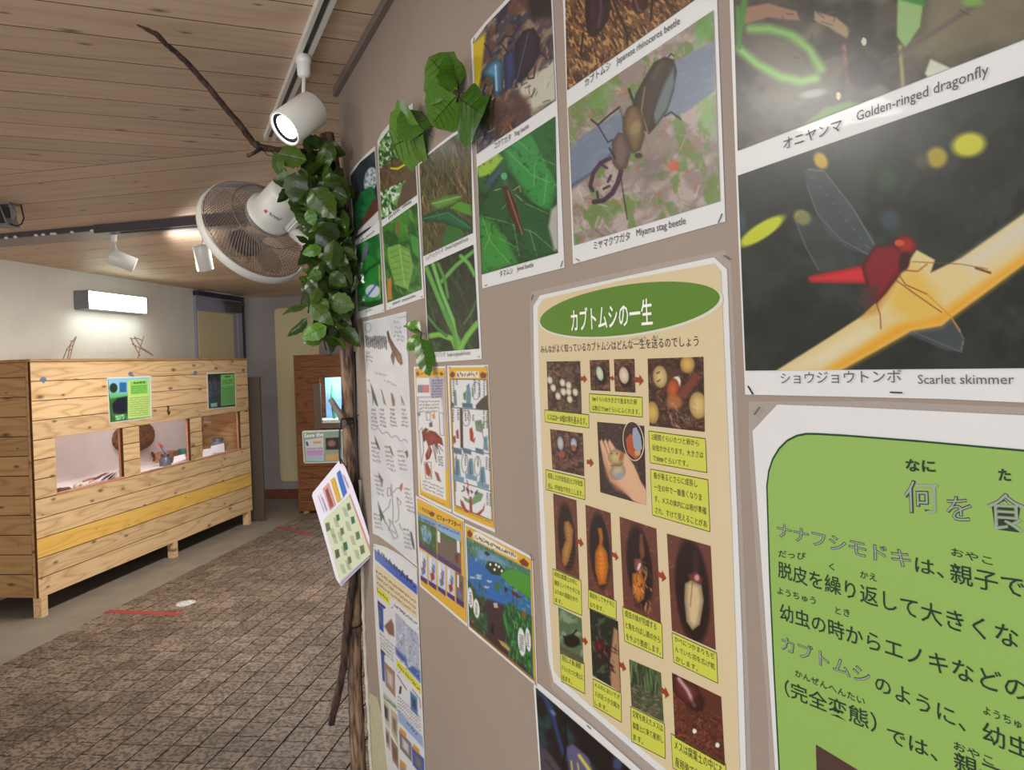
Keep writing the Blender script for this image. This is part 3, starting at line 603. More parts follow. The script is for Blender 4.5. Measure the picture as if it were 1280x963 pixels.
h1, dv1 = spotlight('track_spotlight', (379, 70), (374, 148), dv1, 0.125, 0.052, 'lit white track spotlight nearest, above the leafy trunk', jr=0.021)
spot('near_spot', tuple(h1+dv1*0.08), tuple(h1+dv1*1.0), 12, 100, 0.7, (0.9, 0.95, 1.0), 0.04)
# --- far rail
ra, rb = onceil(0, 298), onceil(240, 277.5); rd = vec(ra, rb); rn = Vector((-rd.y, rd.x, 0)); ra = ra-rd*0.5; rb = rb+rd*1.25
rl = thing('ceiling_rail', 'wide brown-grey wiring rail crossing the ceiling at the left', 'rail', (ra+rb)/2)
M_RAIL = plain('brown_grey_rail', (140, 124, 122), 0.45); M_RAILD = plain('dark_rail', (76, 70, 76), 0.4)
MB().box((ra+rb)/2-Z*0.014+rn*0.02, rd, rn, Z, (rb-ra).length/2, 0.12, 0.014, bev=0.003).build('rail_body', M_RAIL, rl)
MB().box((ra+rb)/2-Z*0.016-rn*0.115, rd, rn, Z, (rb-ra).length/2, 0.014, 0.016).build('rail_edge', M_RAILD, rl)
ma = onceil(124, 283); MB().box(ma+rd*0.95-Z*0.024, rd, rn, Z, 0.95, 0.05, 0.026, bev=0.004).build('track_body', M_RAILD, rl)
MB().box(ma+rd*0.95-Z*0.051, rd, rn, Z, 0.8, 0.014, 0.003).build('track_slot', M_BLACK, rl)
for px in (8, 19, 45, 54, 65, 68, 90, 115): 
    q = onceil(px, 298-px*0.085, ZC-0.03); MB().blob(q, 0.012, 0.01, 0.008, px, 0.2).build('cable_clip', M_WHITEP, rl, True)
h2, d2 = spotlight('track_spotlight', (142, 290), (153, 326), RV*0.82+UV_*-0.36+FV*0.42, 0.15, 0.047, 'white spotlight tilted to the right on the far ceiling rail', zc=ZC-0.03, lit=False)
spot('far_spot_a', tuple(h2+d2*0.2-Z*0.06), tuple(h2+d2*1+Z*0.2), 30, 172, 0.2, (1, 0.97, 0.92))
h3, d3 = spotlight('track_spotlight', (253, 281), (254, 322), RV*0.05+UV_*-0.95+FV*0.35, 0.15, 0.047, 'white spotlight hanging straight down beside the fan', zc=ZC-0.03, lit=False)
spot('far_spot_b', tuple(h3+d3*0.11), tuple(h3+d3+FV*0.5), 24, 150, 0.5, (1, 0.95, 0.88))
# further spotlights of the near track, beyond the frame, light the display wall
for k, (dd, pw_) in enumerate(((2.05, 0), (2.9, 0))): pass
# --- grey floodlight bracket at the left edge
q = onceil(2, 254); fl = thing('floodlight', 'grey floodlight bracket with a black cable on the ceiling at the left edge', 'floodlight', q)
M_FG = plain('mid_grey_paint', (118, 116, 114), 0.4)
def cm(px, py, d=None): return atd(px, py, q.y if d is None else d)
def plate(pts, d, th, mat, nm, par):
    n = len(pts); A = [atd(x, y, d) for x, y in pts]; B_ = [a+FV*th for a in A]
    MB().add(A+B_, [list(range(n))[::-1], list(range(n, 2*n))]+[[i, i+n, (i+1) % n+n, (i+1) % n][::-1] for i in range(n)]).build(nm, mat, par)
plate([(-14, 251), (12, 250), (12, 255), (-14, 256)], q.y-0.02, 0.08, M_FG, 'ceiling_plate', fl)
plate([(11, 251), (20, 266), (20, 270), (17, 275), (11, 272)], q.y-0.01, 0.01, M_FG, 'bracket_arm', fl)
plate([(-12, 257), (0, 257), (10, 281), (-12, 282)], q.y-0.03, 0.1, M_FG, 'lamp_body', fl)
plate([(-10, 260), (-1, 260), (6, 279), (-10, 279)], q.y-0.034, 0.004, M_BLACK, 'lamp_face', fl)
plate([(2, 259), (10, 259), (12, 272), (8, 270)], q.y-0.02, 0.05, M_BLACK, 'hinge', fl)
MB().tube([cm(26, 256), cm(28, 265), cm(30, 273), cm(27, 280), cm(21, 283), cm(15, 281), cm(11, 278)], 0.004, 8).build('cable', M_BLACK, fl, True)
# ================================================================== wall fan
A = Vector((-0.695, 0.574, -0.435)).normalized()
fcn = atd(320, 288, 2.68)
fan = thing('wall_fan', 'grey-white caged fan fixed beside the leafy trunk, facing down and away', 'fan', fcn)
M_FANW = plain('fan_ivory', (206, 204, 194), 0.4, var=0.02); M_WIRE = plain('fan_wire', (128, 116, 108), 0.35, metal=0.2)
R_ = 0.196
fu = (Z-A*A.dot(Z)).normalized(); fv = A.cross(fu)
def fp(d, r, a): return fcn+A*d+(fu*math.cos(a)+fv*math.sin(a))*r
MB().lathe(fcn, A, [(-0.008, R_*1.0), (-0.008, R_*1.02), (0.020, R_*1.04), (0.024, R_*1.03), (0.024, R_*1.0), (-0.008, R_*1.0)], 64).build('rim_ring', M_FANW, fan, True)
mb = MB(); NW = 96
for k in range(NW):
    a = 2*PI*k/NW; pts = []
    for i in range(9):
        t = i/8; r = 0.055+(R_*0.99-0.055)*t; d = -0.012-0.085*(1-t**2.6); pts.append(fp(d, r, a+0.75*(1-t)))
    mb.tube(pts, 0.00115, 4, caps=False)
for r, d in ((0.06, -0.096), (0.13, -0.085), (R_*0.985, -0.014)): mb.tube([fp(d, r, 2*PI*k/48) for k in range(49)], 0.0018, 5, caps=False)
g = mb.build('rear_grille', M_WIRE, fan, True); g['kind'] = 'stuff'
mb = MB()
for k in range(NW):
    a = 2*PI*k/NW; pts = []
    for i in range(8):
        t = i/7; r = 0.05+(R_*0.99-0.05)*t; pts.append(fp(0.03+0.055*(1-t**3), r, a-0.6*(1-t)))
    mb.tube(pts, 0.00115, 4, caps=False)
mb.lathe(fcn, A, [(0.08, 0.055), (0.09, 0.05), (0.092, 0.0)], 32)
g = mb.build('front_grille', M_WIRE, fan, True); g['kind'] = 'stuff'
M_BLADE, nt_, b_ = new_mat('smoky_clear_blade'); b_.inputs['Base Color'].default_value = col((150, 134, 124)); b_.inputs['Roughness'].default_value = 0.25; t_ = N(nt_, 'ShaderNodeBsdfTransparent'); x_ = N(nt_, 'ShaderNodeMixShader'); x_.inputs[0].default_value = 0.6
nt_.links.new(b_.outputs[0], x_.inputs[1]); nt_.links.new(t_.outputs[0], x_.inputs[2]); nt_.links.new(x_.outputs[0], nt_.nodes['Material Output'].inputs[0])
for b in range(5):
    a0 = 2*PI*b/5+0.3; vs = []; fs_ = []
    for i in range(7):
        r = 0.04+0.13*i/6; wdt = 0.35+0.75*math.sin(PI*min(i/6*0.8+0.15, 1)); 
        for j in range(6): t = j/5-0.5; vs.append(fp(0.006-0.030*t, r, a0+wdt*t+0.25*i/6))
    for i in range(6):
        for j in range(5): k = i*6+j; fs_.append([k, k+1, k+7, k+6])
    MB().add(vs, fs_).build('blade', M_BLADE, fan, True)
MB().lathe(fcn, A, [(-0.03, 0.04), (0.03, 0.04), (0.035, 0.0)], 24).build('hub', M_BLADE, fan, True)
MB().lathe(fcn, A, [(-0.075, 0.078), (-0.085, 0.084), (-0.11, 0.082), (-0.112, 0.068), (-0.215, 0.064), (-0.232, 0.055), (-0.238, 0.0)], 36).build('motor_housing', M_FANW, fan, True)
hb = fp(-0.15, 0.075, PI*1.22); 
MB().box(fp(-0.165, 0.074, PI*0.82), A, fu, fv, 0.055, 0.018, 0.014, bev=0.006).build('oscillator_box', M_FANW, fan)
for k in range(6): MB().box(fp(-0.205, 0.065, PI*0.62+0.12*k), A, fu, fv, 0.012, 0.002, 0.002).build('vent_slot', M_BLACK, fan)
def face_at(px, py, r=0.0672):
    best = None
    for di in range(12):
        for ai in range(72):
            dd_, aa = -0.12-0.008*di, 2*PI*ai/72; P = fp(dd_, r, aa); nrm = (fu*math.cos(aa)+fv*math.sin(aa))
            if nrm.dot(EYE-P) < 0: continue
            q_ = projpx(P); e_ = (q_[0]-px)**2+(q_[1]-py)**2
            if best is None or e_ < best[0]: best = (e_, dd_, aa)
    return best[1], best[2]
dd_, aa_ = face_at(331, 264)
mb = MB()
def patch(mb, d0, a0, w_, h_):
    mb.add([fp(d0+sx*h_, 0.0676, a0+sy*w_/0.067) for sx, sy in ((-1, -1), (-1, 1), (1, 1), (1, -1))], [(0, 1, 2, 3)])
for k in range(4): patch(mb, dd_+(k-1.5)*0.0032, aa_+((k*37) % 3-1)*0.02, 0.0055-0.001*abs(k-1.5), 0.0018)
mb.build('red_mark', plain('fan_red', (204, 84, 66), 0.4), fan)
dd_, aa_ = face_at(344, 272); mb = MB(); rq = random.Random(2)
for k in range(4):
    for j in range(5): patch(mb, dd_+0.004-0.006*(j % 2)+rq.uniform(-.002, .002), aa_+(k-1.5)*0.16+rq.uniform(-.05, .05), 0.0042 if j % 2 else 0.0008, 0.0008 if j % 2 else 0.004)
mb.build('maker_mark', plain('fan_print', (84, 84, 88), 0.5), fan)
wallp = onwall(428, 318, 0.0)+WT*0.0
nk = fp(-0.10, 0.085, PI*0.72); end = atd(404, 312, 2.52)
MB().tube([nk, nk.lerp(end, .5)-Z*0.01, end], [0.024, 0.022, 0.026], 14).build('neck', M_FANW, fan, True)
MB().tube([fp(-0.15, 0.07, PI*.72), nk-A*0.02+Z*0.0], [0.02, 0.024], 12).build('tilt_joint', M_FANW, fan, True)
MB().box(end+RV*0.025, RV, UV_, FV, 0.02, 0.06, 0.03, bev=0.008).build('wall_bracket', M_FANW, fan)
# ================================================================== leafy trunk at the end of the display wall
def bark_mat(name, c1, c2):
    m, nt, b = new_mat(name); L = nt.links; tc = N(nt, 'ShaderNodeTexCoord'); mp = N(nt, 'ShaderNodeMapping'); mp.inputs['Scale'].default_value = (90, 90, 14); L.new(tc.outputs['Object'], mp.inputs[0])
    no = N(nt, 'ShaderNodeTexNoise'); no.inputs['Scale'].default_value = 1; no.inputs['Detail'].default_value = 5; L.new(mp.outputs[0], no.inputs['Vector'])
    cr = N(nt, 'ShaderNodeValToRGB'); cr.color_ramp.elements[0].position = 0.38; cr.color_ramp.elements[0].color = col(c1); cr.color_ramp.elements[1].position = 0.62; cr.color_ramp.elements[1].color = col(c2); L.new(no.outputs['Fac'], cr.inputs[0]); L.new(cr.outputs[0], b.inputs['Base Color'])
    b.inputs['Roughness'].default_value = 0.9; bu = N(nt, 'ShaderNodeBump'); bu.inputs['Strength'].default_value = 0.9; bu.inputs['Distance'].default_value = 0.004; L.new(no.outputs['Fac'], bu.inputs['Height']); L.new(bu.outputs['Normal'], b.inputs['Normal']); return m
M_TRUNK = bark_mat('trunk_bark', (62, 48, 38), (146, 118, 94)); M_BRANCH = bark_mat('branch_bark', (40, 28, 24), (86, 62, 52))
TD = 2.42
trunk_px = [(408, 168, 9), (414, 200, 9.5), (420, 235, 9.5), (427, 280, 9.5), (431, 330, 9), (432, 380, 8.5), (433, 420, 8.5), (435, 470, 8.7), (437, 520, 9), (439, 570, 9.5), (441, 620, 9.5), (444, 680, 8.5), (445, 740, 8), (443, 800, 8.5), (444, 850, 9), (446, 905, 9.5), (448, 963, 10), (451, 1050, 10.5)]
rt = random.Random(11)
pts = [atd(x, y, TD) for x, y, r in trunk_px]; pts.append(Vector((pts[-1].x+0.005, TD, 0.004)))
rad = [r*TD/F for x, y, r in trunk_px]+[0.027]
def dense(pts, rad, k=5):
    P, R = [], []
    for i in range(len(pts)-1):
        for j in range(k): t = j/k; P.append(pts[i].lerp(pts[i+1], t)+Vector((rt.uniform(-1, 1), rt.uniform(-1, 1), 0))*0.0008); R.append(rad[i]*(1-t)+rad[i+1]*t)
    P.append(pts[-1]); R.append(rad[-1]); return P, R
trunk = thing('trunk_post', 'rough brown tree trunk post standing at the left end of the display wall', 'trunk', pts[-1])
P_, R_2 = dense(pts, rad); MB().tube(P_, R_2, 14, jit=0.07, rnd=rt).build('stem', M_TRUNK, trunk, True)
b2 = [(444, 600, 3.5), (443.5, 680, 4.5), (441, 724, 4.5), (436, 760, 4.6), (432, 800, 4.6), (430, 830, 4.6), (425, 856, 4.6), (419, 882, 4.6), (414, 906, 4.4)]
p2 = [atd(x, y, TD-0.035) for x, y, r in b2]; P_, R_2 = dense(p2, [r*TD/F for _, _, r in b2], 4)
MB().tube(P_, R_2, 10, jit=0.12, rnd=rt).build('side_branch', M_BRANCH, trunk, True)
p3 = [atd(x, y, TD-0.04) for x, y in ((432, 532), (426, 520), (419, 508), (413, 499))]
MB().tube(p3, [0.009, 0.010, 0.0085, 0.009], 8, jit=0.1, rnd=rt).build('stub', plain('stub_grey', (128, 116, 108), 0.9, var=0.2, scale=60), trunk, True)
p4 = [atd(x, y, TD-0.03) for x, y in ((443, 440), (444, 520), (447, 590), (450, 640))]
MB().tube(p4, 0.0045, 6).build('dark_vine_stem', M_BLACK, trunk, True)
for (cy, cx, w_, tl) in ((522, 437, 13, 0), (779, 441, 12, 0), (528, 438, 13, 1)):
    c = atd(cx, cy, TD); n = 20; ring = [c+Vector((math.cos(2*PI*k/n)*w_*TD/F, math.sin(2*PI*k/n)*w_*TD/F, 0.008*math.sin(2*PI*k/n+tl))) for k in range(n+1)]
    MB().tube(ring, 0.0025, 6, caps=False).build('cable_tie', M_BLACK, trunk, True)
MB().tube([atd(447, 519, TD-.04), atd(452, 521, TD-.045)], 0.002, 6).build('tie_tail', M_BLACK, trunk, True)
# long bare branch reaching up to the ceiling
bl = [((404, 193), 2.36, 3.6), ((385, 190), 2.33, 3.6), ((350, 188), 2.29, 3.9), ((325, 184), 2.26, 4.3), ((316, 178), 2.25, 4.0), ((300, 156), 2.2, 3.7), ((282, 135), 2.16, 3.6), ((262, 110), 2.1, 3.6), ((240, 85), 2.05, 3.5), ((222, 67), 2.0, 3.4), ((208, 56), 1.96, 3.0), ((196, 43), 1.93, 3.3), ((184, 37), 1.92, 2.6), ((171, 31), 1.90, 0.8)]
lb = thing('bare_branch', 'long bare brown branch reaching from the leafy trunk up to the plank ceiling', 'branch', atd(404, 193, 2.36))
P_, R_2 = dense([atd(x, y, d) for (x, y), d, r in bl], [r*d/F for _, d, r in bl], 4)
MB().tube(P_, R_2, 9, jit=0.12, rnd=rt).build('stem', M_BRANCH, lb, True)
MB().tube([atd(326, 186, 2.25), atd(318, 191, 2.23), atd(309, 195, 2.22)], [0.006, 0.0055, 0.006], 8, jit=.1, rnd=rt).build('twig_stub', M_BRANCH, lb, True)
MB().tube([atd(330, 188, 2.26), atd(334, 194, 2.25), atd(344, 196, 2.27), atd(352, 194, 2.28)], 0.0015, 5).build('tendril', M_BRANCH, lb, True)
MB().tube([atd(342, 190, 2.28), atd(346, 198, 2.27), atd(352, 205, 2.27)], 0.002, 5).build('tendril', M_BRANCH, lb, True)
# ---- leaves: one blade mesh with a folded, serrated outline and dark veins
def leaf_mat(name, c1, c2, tr=0.25):
    m, nt, b = new_mat(name); L = nt.links; oi = N(nt, 'ShaderNodeObjectInfo'); tc = N(nt, 'ShaderNodeTexCoord'); no = N(nt, 'ShaderNodeTexNoise'); no.inputs['Scale'].default_value = 22; no.inputs['Detail'].default_value = 3; L.new(tc.outputs['Object'], no.inputs['Vector'])
    mx = N(nt, 'ShaderNodeMix', data_type='RGBA'); mx.inputs[6].default_value = col(c1); mx.inputs[7].default_value = col(c2)
    ad = N(nt, 'ShaderNodeMath', operation='MULTIPLY_ADD'); ad.inputs[1].default_value = 0.6; L.new(oi.outputs['Random'], ad.inputs[0]); ml = N(nt, 'ShaderNodeMath', operation='MULTIPLY_ADD'); ml.inputs[1].default_value = 0.9; ml.inputs[2].default_value = -0.3; L.new(no.outputs['Fac'], ml.inputs[0]); L.new(ml.outputs[0], ad.inputs[2]); L.new(ad.outputs[0], mx.inputs[0])
    L.new(mx.outputs[2], b.inputs['Base Color']); b.inputs['Roughness'].default_value = 0.3; b.inputs['Specular IOR Level'].default_value = 0.5
    t = N(nt, 'ShaderNodeBsdfTranslucent'); L.new(mx.outputs[2], t.inputs[0]); x = N(nt, 'ShaderNodeMixShader'); x.inputs[0].default_value = tr; L.new(b.outputs[0], x.inputs[1]); L.new(t.outputs[0], x.inputs[2]); L.new(x.outputs[0], nt.nodes['Material Output'].inputs[0]); return m
M_LEAF = leaf_mat('leaf_green', (18, 34, 10), (88, 120, 36)); M_VEIN = plain('leaf_vein', (22, 28, 14), 0.6)
M_LEAFB = leaf_mat('leaf_bright', (50, 92, 26), (104, 154, 46))
def leaf_mesh(seed, wid=0.36, fold=0.25, bend=0.25, mat=None):
    r = random.Random(seed); n = 9; vs = []; fs_ = []; mi = []
    def h(x, y): return -fold*abs(y)*0.9 - bend*x*x + 0.03*math.sin(9*x+seed) 
    prof = [math.sin(PI*min(1, (i/n)**0.72))**0.8*wid*(1-0.12*(i % 2)*(i > 1)) for i in range(n+1)]; prof[0] = 0.02; prof[-1] = 0.0
    for i in range(n+1):
        x = i/n; wv = prof[i]; ve = 0.010*(1-x)+0.003
        for y in (-wv, -wv*0.5, -min(ve, wv*.3), min(ve, wv*.3), wv*0.5, wv): vs.append((x+abs(y)*0.10, y, h(x, y)))
    for i in range(n):
        for j in range(5): k = i*6+j; fs_.append((k, k+6, k+7, k+1)); mi.append(1 if j == 2 and i < n-1 else 0)
    b0 = len(vs)       # side veins, lying just above the blade
    for i in range(1, 6):
        for s_ in (-1, 1):
            x0 = 0.12+0.13*i; y0 = 0.0; x1 = x0+0.10; y1 = s_*wid*(0.62-0.05*i); k = len(vs)
            for (x, y, e) in ((x0, y0, 0.006), (x1, y1, 0.002)):
                vs.append((x-e, y, h(x, y)+0.006)); vs.append((x+e, y, h(x, y)+0.006))
            fs_.append((k, k+2, k+3, k+1)); mi.append(1)
    vs += [(0, -0.008, 0), (0, 0.008, 0), (-0.22, 0.008, -0.03), (-0.22, -0.008, -0.03)]; k = len(vs); fs_.append((k-4, k-3, k-2, k-1)); mi.append(1)
    me = mesh('leaf', vs, fs_, [mat or M_LEAF, M_VEIN], False); me.polygons.foreach_set('material_index', mi); me.polygons.foreach_set('use_smooth', [True]*len(mi)); return me
LM = [leaf_mesh(k, w_, f_, b_) for k, (w_, f_, b_) in enumerate(((0.38, .3, .25), (0.34, .55, .1), (0.40, .15, .4), (0.30, .7, .3), (0.37, .35, -.15)))]
LB = [leaf_mesh(k+10, w_, f_, b_, M_LEAFB) for k, (w_, f_, b_) in enumerate(((0.38, .3, .25), (0.40, .2, .1)))]
def put_leaf(parent, base_px, tip_px, d, roll=0.0, dd=0.0, me=None, wf=1.0, size=None):
    """leaf from its stalk to its tip (photo pixels at depth d); dd: how much nearer the tip is; roll: turn about the midrib"""
    a = atd(base_px[0], base_px[1], d); b = atd(tip_px[0], tip_px[1], d-dd)
    ax = b-a; L = ax.length; ax.normalize(); v = (EYE-a).normalized(); az = (v-ax*v.dot(ax)).normalized(); ay = az.cross(ax)
    c_, s_ = math.cos(roll), math.sin(roll); y2 = ay*c_+az*s_; z2 = az*c_-ay*s_
    M = frame(a, ax*L, y2*L*wf, z2*L); me = me or LM[rt.randrange(5)]
    return place('leaf', me, parent, M)
gl = thing('leaf_garland', 'dense green artificial leaf garland wrapped around the top of the trunk post', 'garland', atd(420, 440, TD-0.05))
stem = [(400, 178), (412, 215), (425, 250), (405, 280), (430, 300), (412, 330), (432, 350), (408, 370), (428, 392), (402, 400), (395, 420)]
MB().tube([atd(x, y, TD-0.07) for x, y in stem], 0.004, 6).build('vine_stem', M_BLACK, gl, True)
for a, b in (((402, 395), (432, 436)), ((395, 400), (408, 438)), ((388, 385), (402, 410)), ((352, 205), (366, 225)), ((366, 225), (400, 260))): MB().tube([atd(a[0], a[1], TD-.08), atd((a[0]+b[0])/2+2, (a[1]+b[1])/2+3, TD-.08), atd(b[0], b[1], TD-.06)], 0.0018, 5).build('tendril', M_BLACK, gl, True)
H_ = [ # base, tip, depth, roll, dd : leaves read one by one from the photograph
 ((347, 193), (381, 200), 2.24, .1, .02, 1, 1.15), ((342, 190), (352, 222), 2.25, .6, 0, 1, .85), ((385, 178), (404, 180), 2.27, .3, 0, 0, 1.3), ((388, 168), (385, 190), 2.28, .2, .02, 0, 1.1),
 ((396, 196), (376, 225), 2.32, .4, 0, 0, .9), ((402, 190), (424, 198), 2.33, .8, 0, 0, .8), ((374, 226), (341, 228), 2.22, -.3, .02, 0, 1.0), ((371, 215), (365, 250), 2.2, .3, .02, 0, 1.15),
 ((372, 232), (350, 257), 2.22, -.7, .0, 0, .8), ((388, 236), (414, 268), 2.2, .1, .04, 0, 1.0), ((412, 236), (432, 212), 2.25, .3, 0, 0, .9), ((424, 232), (441, 248), 2.27, .5, 0, 1, 1.1),
 ((415, 238), (430, 246), 2.2, .2, .03, 1, .9), ((428, 262), (434, 292), 2.22, .2, 0, 1, .55), ((405, 268), (380, 290), 2.2, .2, .02, 1, 1.0), ((385, 262), (392, 282), 2.18, .2, 0, 2, 1.0),
 ((412, 282), (386, 292), 2.2, -.3, .02, 0, .9), ((420, 280), (398, 305), 2.2, .1, .04, 0, 1.0), ((440, 296), (424, 306), 2.24, .2, 0, 1, .6), ((385, 305), (374, 290), 2.2, .9, 0, 0, 1.1), ((402, 310), (378, 316), 2.18, .2, .02, 2, .9),
 ((418, 300), (414, 335), 2.18, .1, .03, 0, 1.0), ((410, 316), (432, 330), 2.2, .3, .02, 0, 1.0), ((424, 312), (446, 326), 2.24, .4, 0, 1, .95), ((402, 340), (383, 350), 2.18, .1, 0, 2, 1.0), ((400, 330), (392, 355), 2.2, .3, .02, 1, .9), ((412, 342), (432, 358), 2.2, .2, 0, 0, 1.1), ((444, 345), (438, 366), 2.24, .5, 0, 0, .7),
 ((396, 352), (378, 366), 2.18, .3, 0, 0, 1.0), ((398, 360), (390, 382), 2.18, .4, .02, 1, .9), ((384, 362), (373, 382), 2.2, .8, 0, 0, .9), ((412, 375), (440, 384), 2.2, .1, .02, 0, 1.15), ((410, 366), (440, 372), 2.22, -.6, 0, 0, .8), ((400, 372), (408, 392), 2.18, .2, 0, 2, .9),
 ((385, 382), (350, 383), 2.18, .9, .01, 0, .55), ((388, 380), (410, 402), 2.18, .1, .03, 0, .8), ((384, 398), (357, 420), 2.18, .5, 0, 1, .6), ((408, 408), (377, 422), 2.16, .2, .02, 2, .95), ((410, 396), (422, 414), 2.2, .5, 0, 0, .8), ((404, 426), (378, 426), 2.18, 1.0, 0, 0, .6), ((416, 405), (428, 414), 2.2, .9, 0, 0, .8), ((398, 416), (418, 438), 2.18, .9, 0, 0, .6), ((410, 420), (430, 440), 2.2, 1.0, 0, 0, .6)]
for a, b, d, ro, dd, kind, wf in H_:
    put_leaf(gl, a, b, d, ro, dd, LB[rt.randrange(2)] if kind == 2 else (LM[rt.randrange(3)] if kind == 0 else LM[(0, 1, 4)[rt.randrange(3)]]), wf)
def edge_l(y): return np.interp(y, [165, 190, 230, 260, 280, 310, 350, 380, 420], [395, 392, 352, 366, 378, 382, 378, 378, 392])
def edge_r(y): return np.interp(y, [165, 210, 250, 300, 340, 380, 420], [408, 424, 440, 444, 442, 440, 424])
for k in range(210):
    y = rt.uniform(172, 408); xl_, xr_ = edge_l(y)+10, edge_r(y)-6; x = rt.uniform(xl_, xr_); d = TD-0.03-rt.uniform(0, 0.17)
    a_ = rt.uniform(0, 2*PI); L = rt.uniform(22, 36); tip = (x+L*math.cos(a_), y+L*math.sin(a_)*0.9+6)
    if tip[0] > 447 or tip[0] < edge_l(tip[1])-6: continue
    put_leaf(gl, (x, y), tip, d, rt.uniform(-1, 1), rt.uniform(-.03, .05), None, rt.uniform(.75, 1.1))
# ---- three leaf sprigs pinned on the display wall
def wdep(px, py, off=0.03): return onwall(px, py, off).y
def sprig(label, base, leaves, stem):
    t = thing('leaf_sprig', label, 'leaf sprig', onwall(base[0], base[1], 0.012), 'leaf sprigs pinned to the display wall')
    MB().tube([onwall(x, y, o_) for x, y, o_ in stem], 0.0016, 6).build('stalk', M_BLACK, t, True)
    for a, b, oa, ob, ro, wf, me in leaves:
        pa, pb = onwall(a[0], a[1], oa), onwall(b[0], b[1], ob); ax = pb-pa; L = ax.length; ax.normalize(); v = (EYE-pa).normalized(); az = (v-ax*v.dot(ax)).normalized(); ay = az.cross(ax)
        c_, s_ = math.cos(ro), math.sin(ro); place('leaf', me, t, frame(pa, ax*L, (ay*c_+az*s_)*L*wf, (az*c_-ay*s_)*L))
    return t
LS = [leaf_mesh(31, .50, .35, .12, M_LEAFB), leaf_mesh(32, .52, .15, .15, M_LEAFB), leaf_mesh(33, .40, .8, .1, M_LEAFB)]
sprig('cluster of four glossy green leaves above the narrow grasshopper poster', (573, 120), [((571, 108), (531, 66), .02, .05, .0, 1.0, LS[0]), ((572, 112), (541, 104), .02, .06, -.9, 1.0, LS[2]), ((572, 108), (566, 68), .02, .05, .9, .9, LS[2]), ((571, 120), (534, 160), .02, .05, .1, .95, LS[1]), ((574, 122), (594, 140), .015, .035, .3, 1.0, LS[0])], [(573, 100, .014), (573, 118, .02), (571, 128, .02)])
sprig('two green leaves hanging over the caterpillar poster', (531, 163), [((531, 163), (497, 133), .02, .05, .3, .8, LS[0]), ((529, 164), (477, 188), .02, .06, .1, .85, LS[1])], [(532, 160, .014), (531, 164, .02), (524, 170, .024)])
sprig('pair of drooping green leaves beside the hand-drawn bird list', (527, 416), [((526, 416), (503, 409), .02, .05, -.6, .9, LS[2]), ((524, 418), (508, 438), .02, .05, .5, .8, LS[0]), ((526, 424), (533, 466), .02, .03, .4, .5, LS[1])], [(505, 408, .03), (520, 412, .028), (527, 416, .02), (525, 432, .02)])
# ================================================================== printed sheets: canvas, flat colours and lettering
_T = np.random.RandomState(5).rand(256, 256)
def vnoise(x, y, sd=0):
    x = np.asarray(x)+sd*17.3; y = np.asarray(y)+sd*9.7; xi = np.floor(x).astype(int); yi = np.floor(y).astype(int); fx = x-xi; fy = y-yi; fx = fx*fx*(3-2*fx); fy = fy*fy*(3-2*fy)
    a = _T[yi % 256, xi % 256]; b = _T[yi % 256, (xi+1) % 256]; c = _T[(yi+1) % 256, xi % 256]; d = _T[(yi+1) % 256, (xi+1) % 256]
    return (a*(1-fx)+b*fx)*(1-fy)+(c*(1-fx)+d*fx)*fy
def fbm(x, y, sd=0, o=3):
    s = 0; a = 0.5; t = 0
    for i in range(o): s = s+a*vnoise(x*2**i, y*2**i, sd+i); t += a; a *= 0.55
    return s/t
def polyline_at(pl, t):
    pl = np.array(pl, float); d = np.r_[0, np.cumsum(np.hypot(*np.diff(pl, axis=0).T))]; d /= d[-1]
    return np.interp(t, d, pl[:, 0]), np.interp(t, d, pl[:, 1])
K = 0.95
RVn, UVn, FVn = np.array(RV), np.array(UV_), np.array(FV); EYEn = np.array(EYE)
class Plane:
    def __init__(s, n, c): s.n = np.array(n); s.c = c
    def __call__(s, px, py, off=0.0):
        px = np.asarray(px, float); py = np.asarray(py, float)
        d = RVn*((px-CX)/F)[..., None]+UVn*((CY-py)/F)[..., None]+FVn
        return EYEn+d*((s.c(off)-s.n@EYEn)/(d@s.n))[..., None]
WALL = Plane(WN, lambda o: D-o); BOX = Plane(EM, lambda o: CF+0.0+o); BRN = Plane(EN, lambda o: CB-0.018-o)
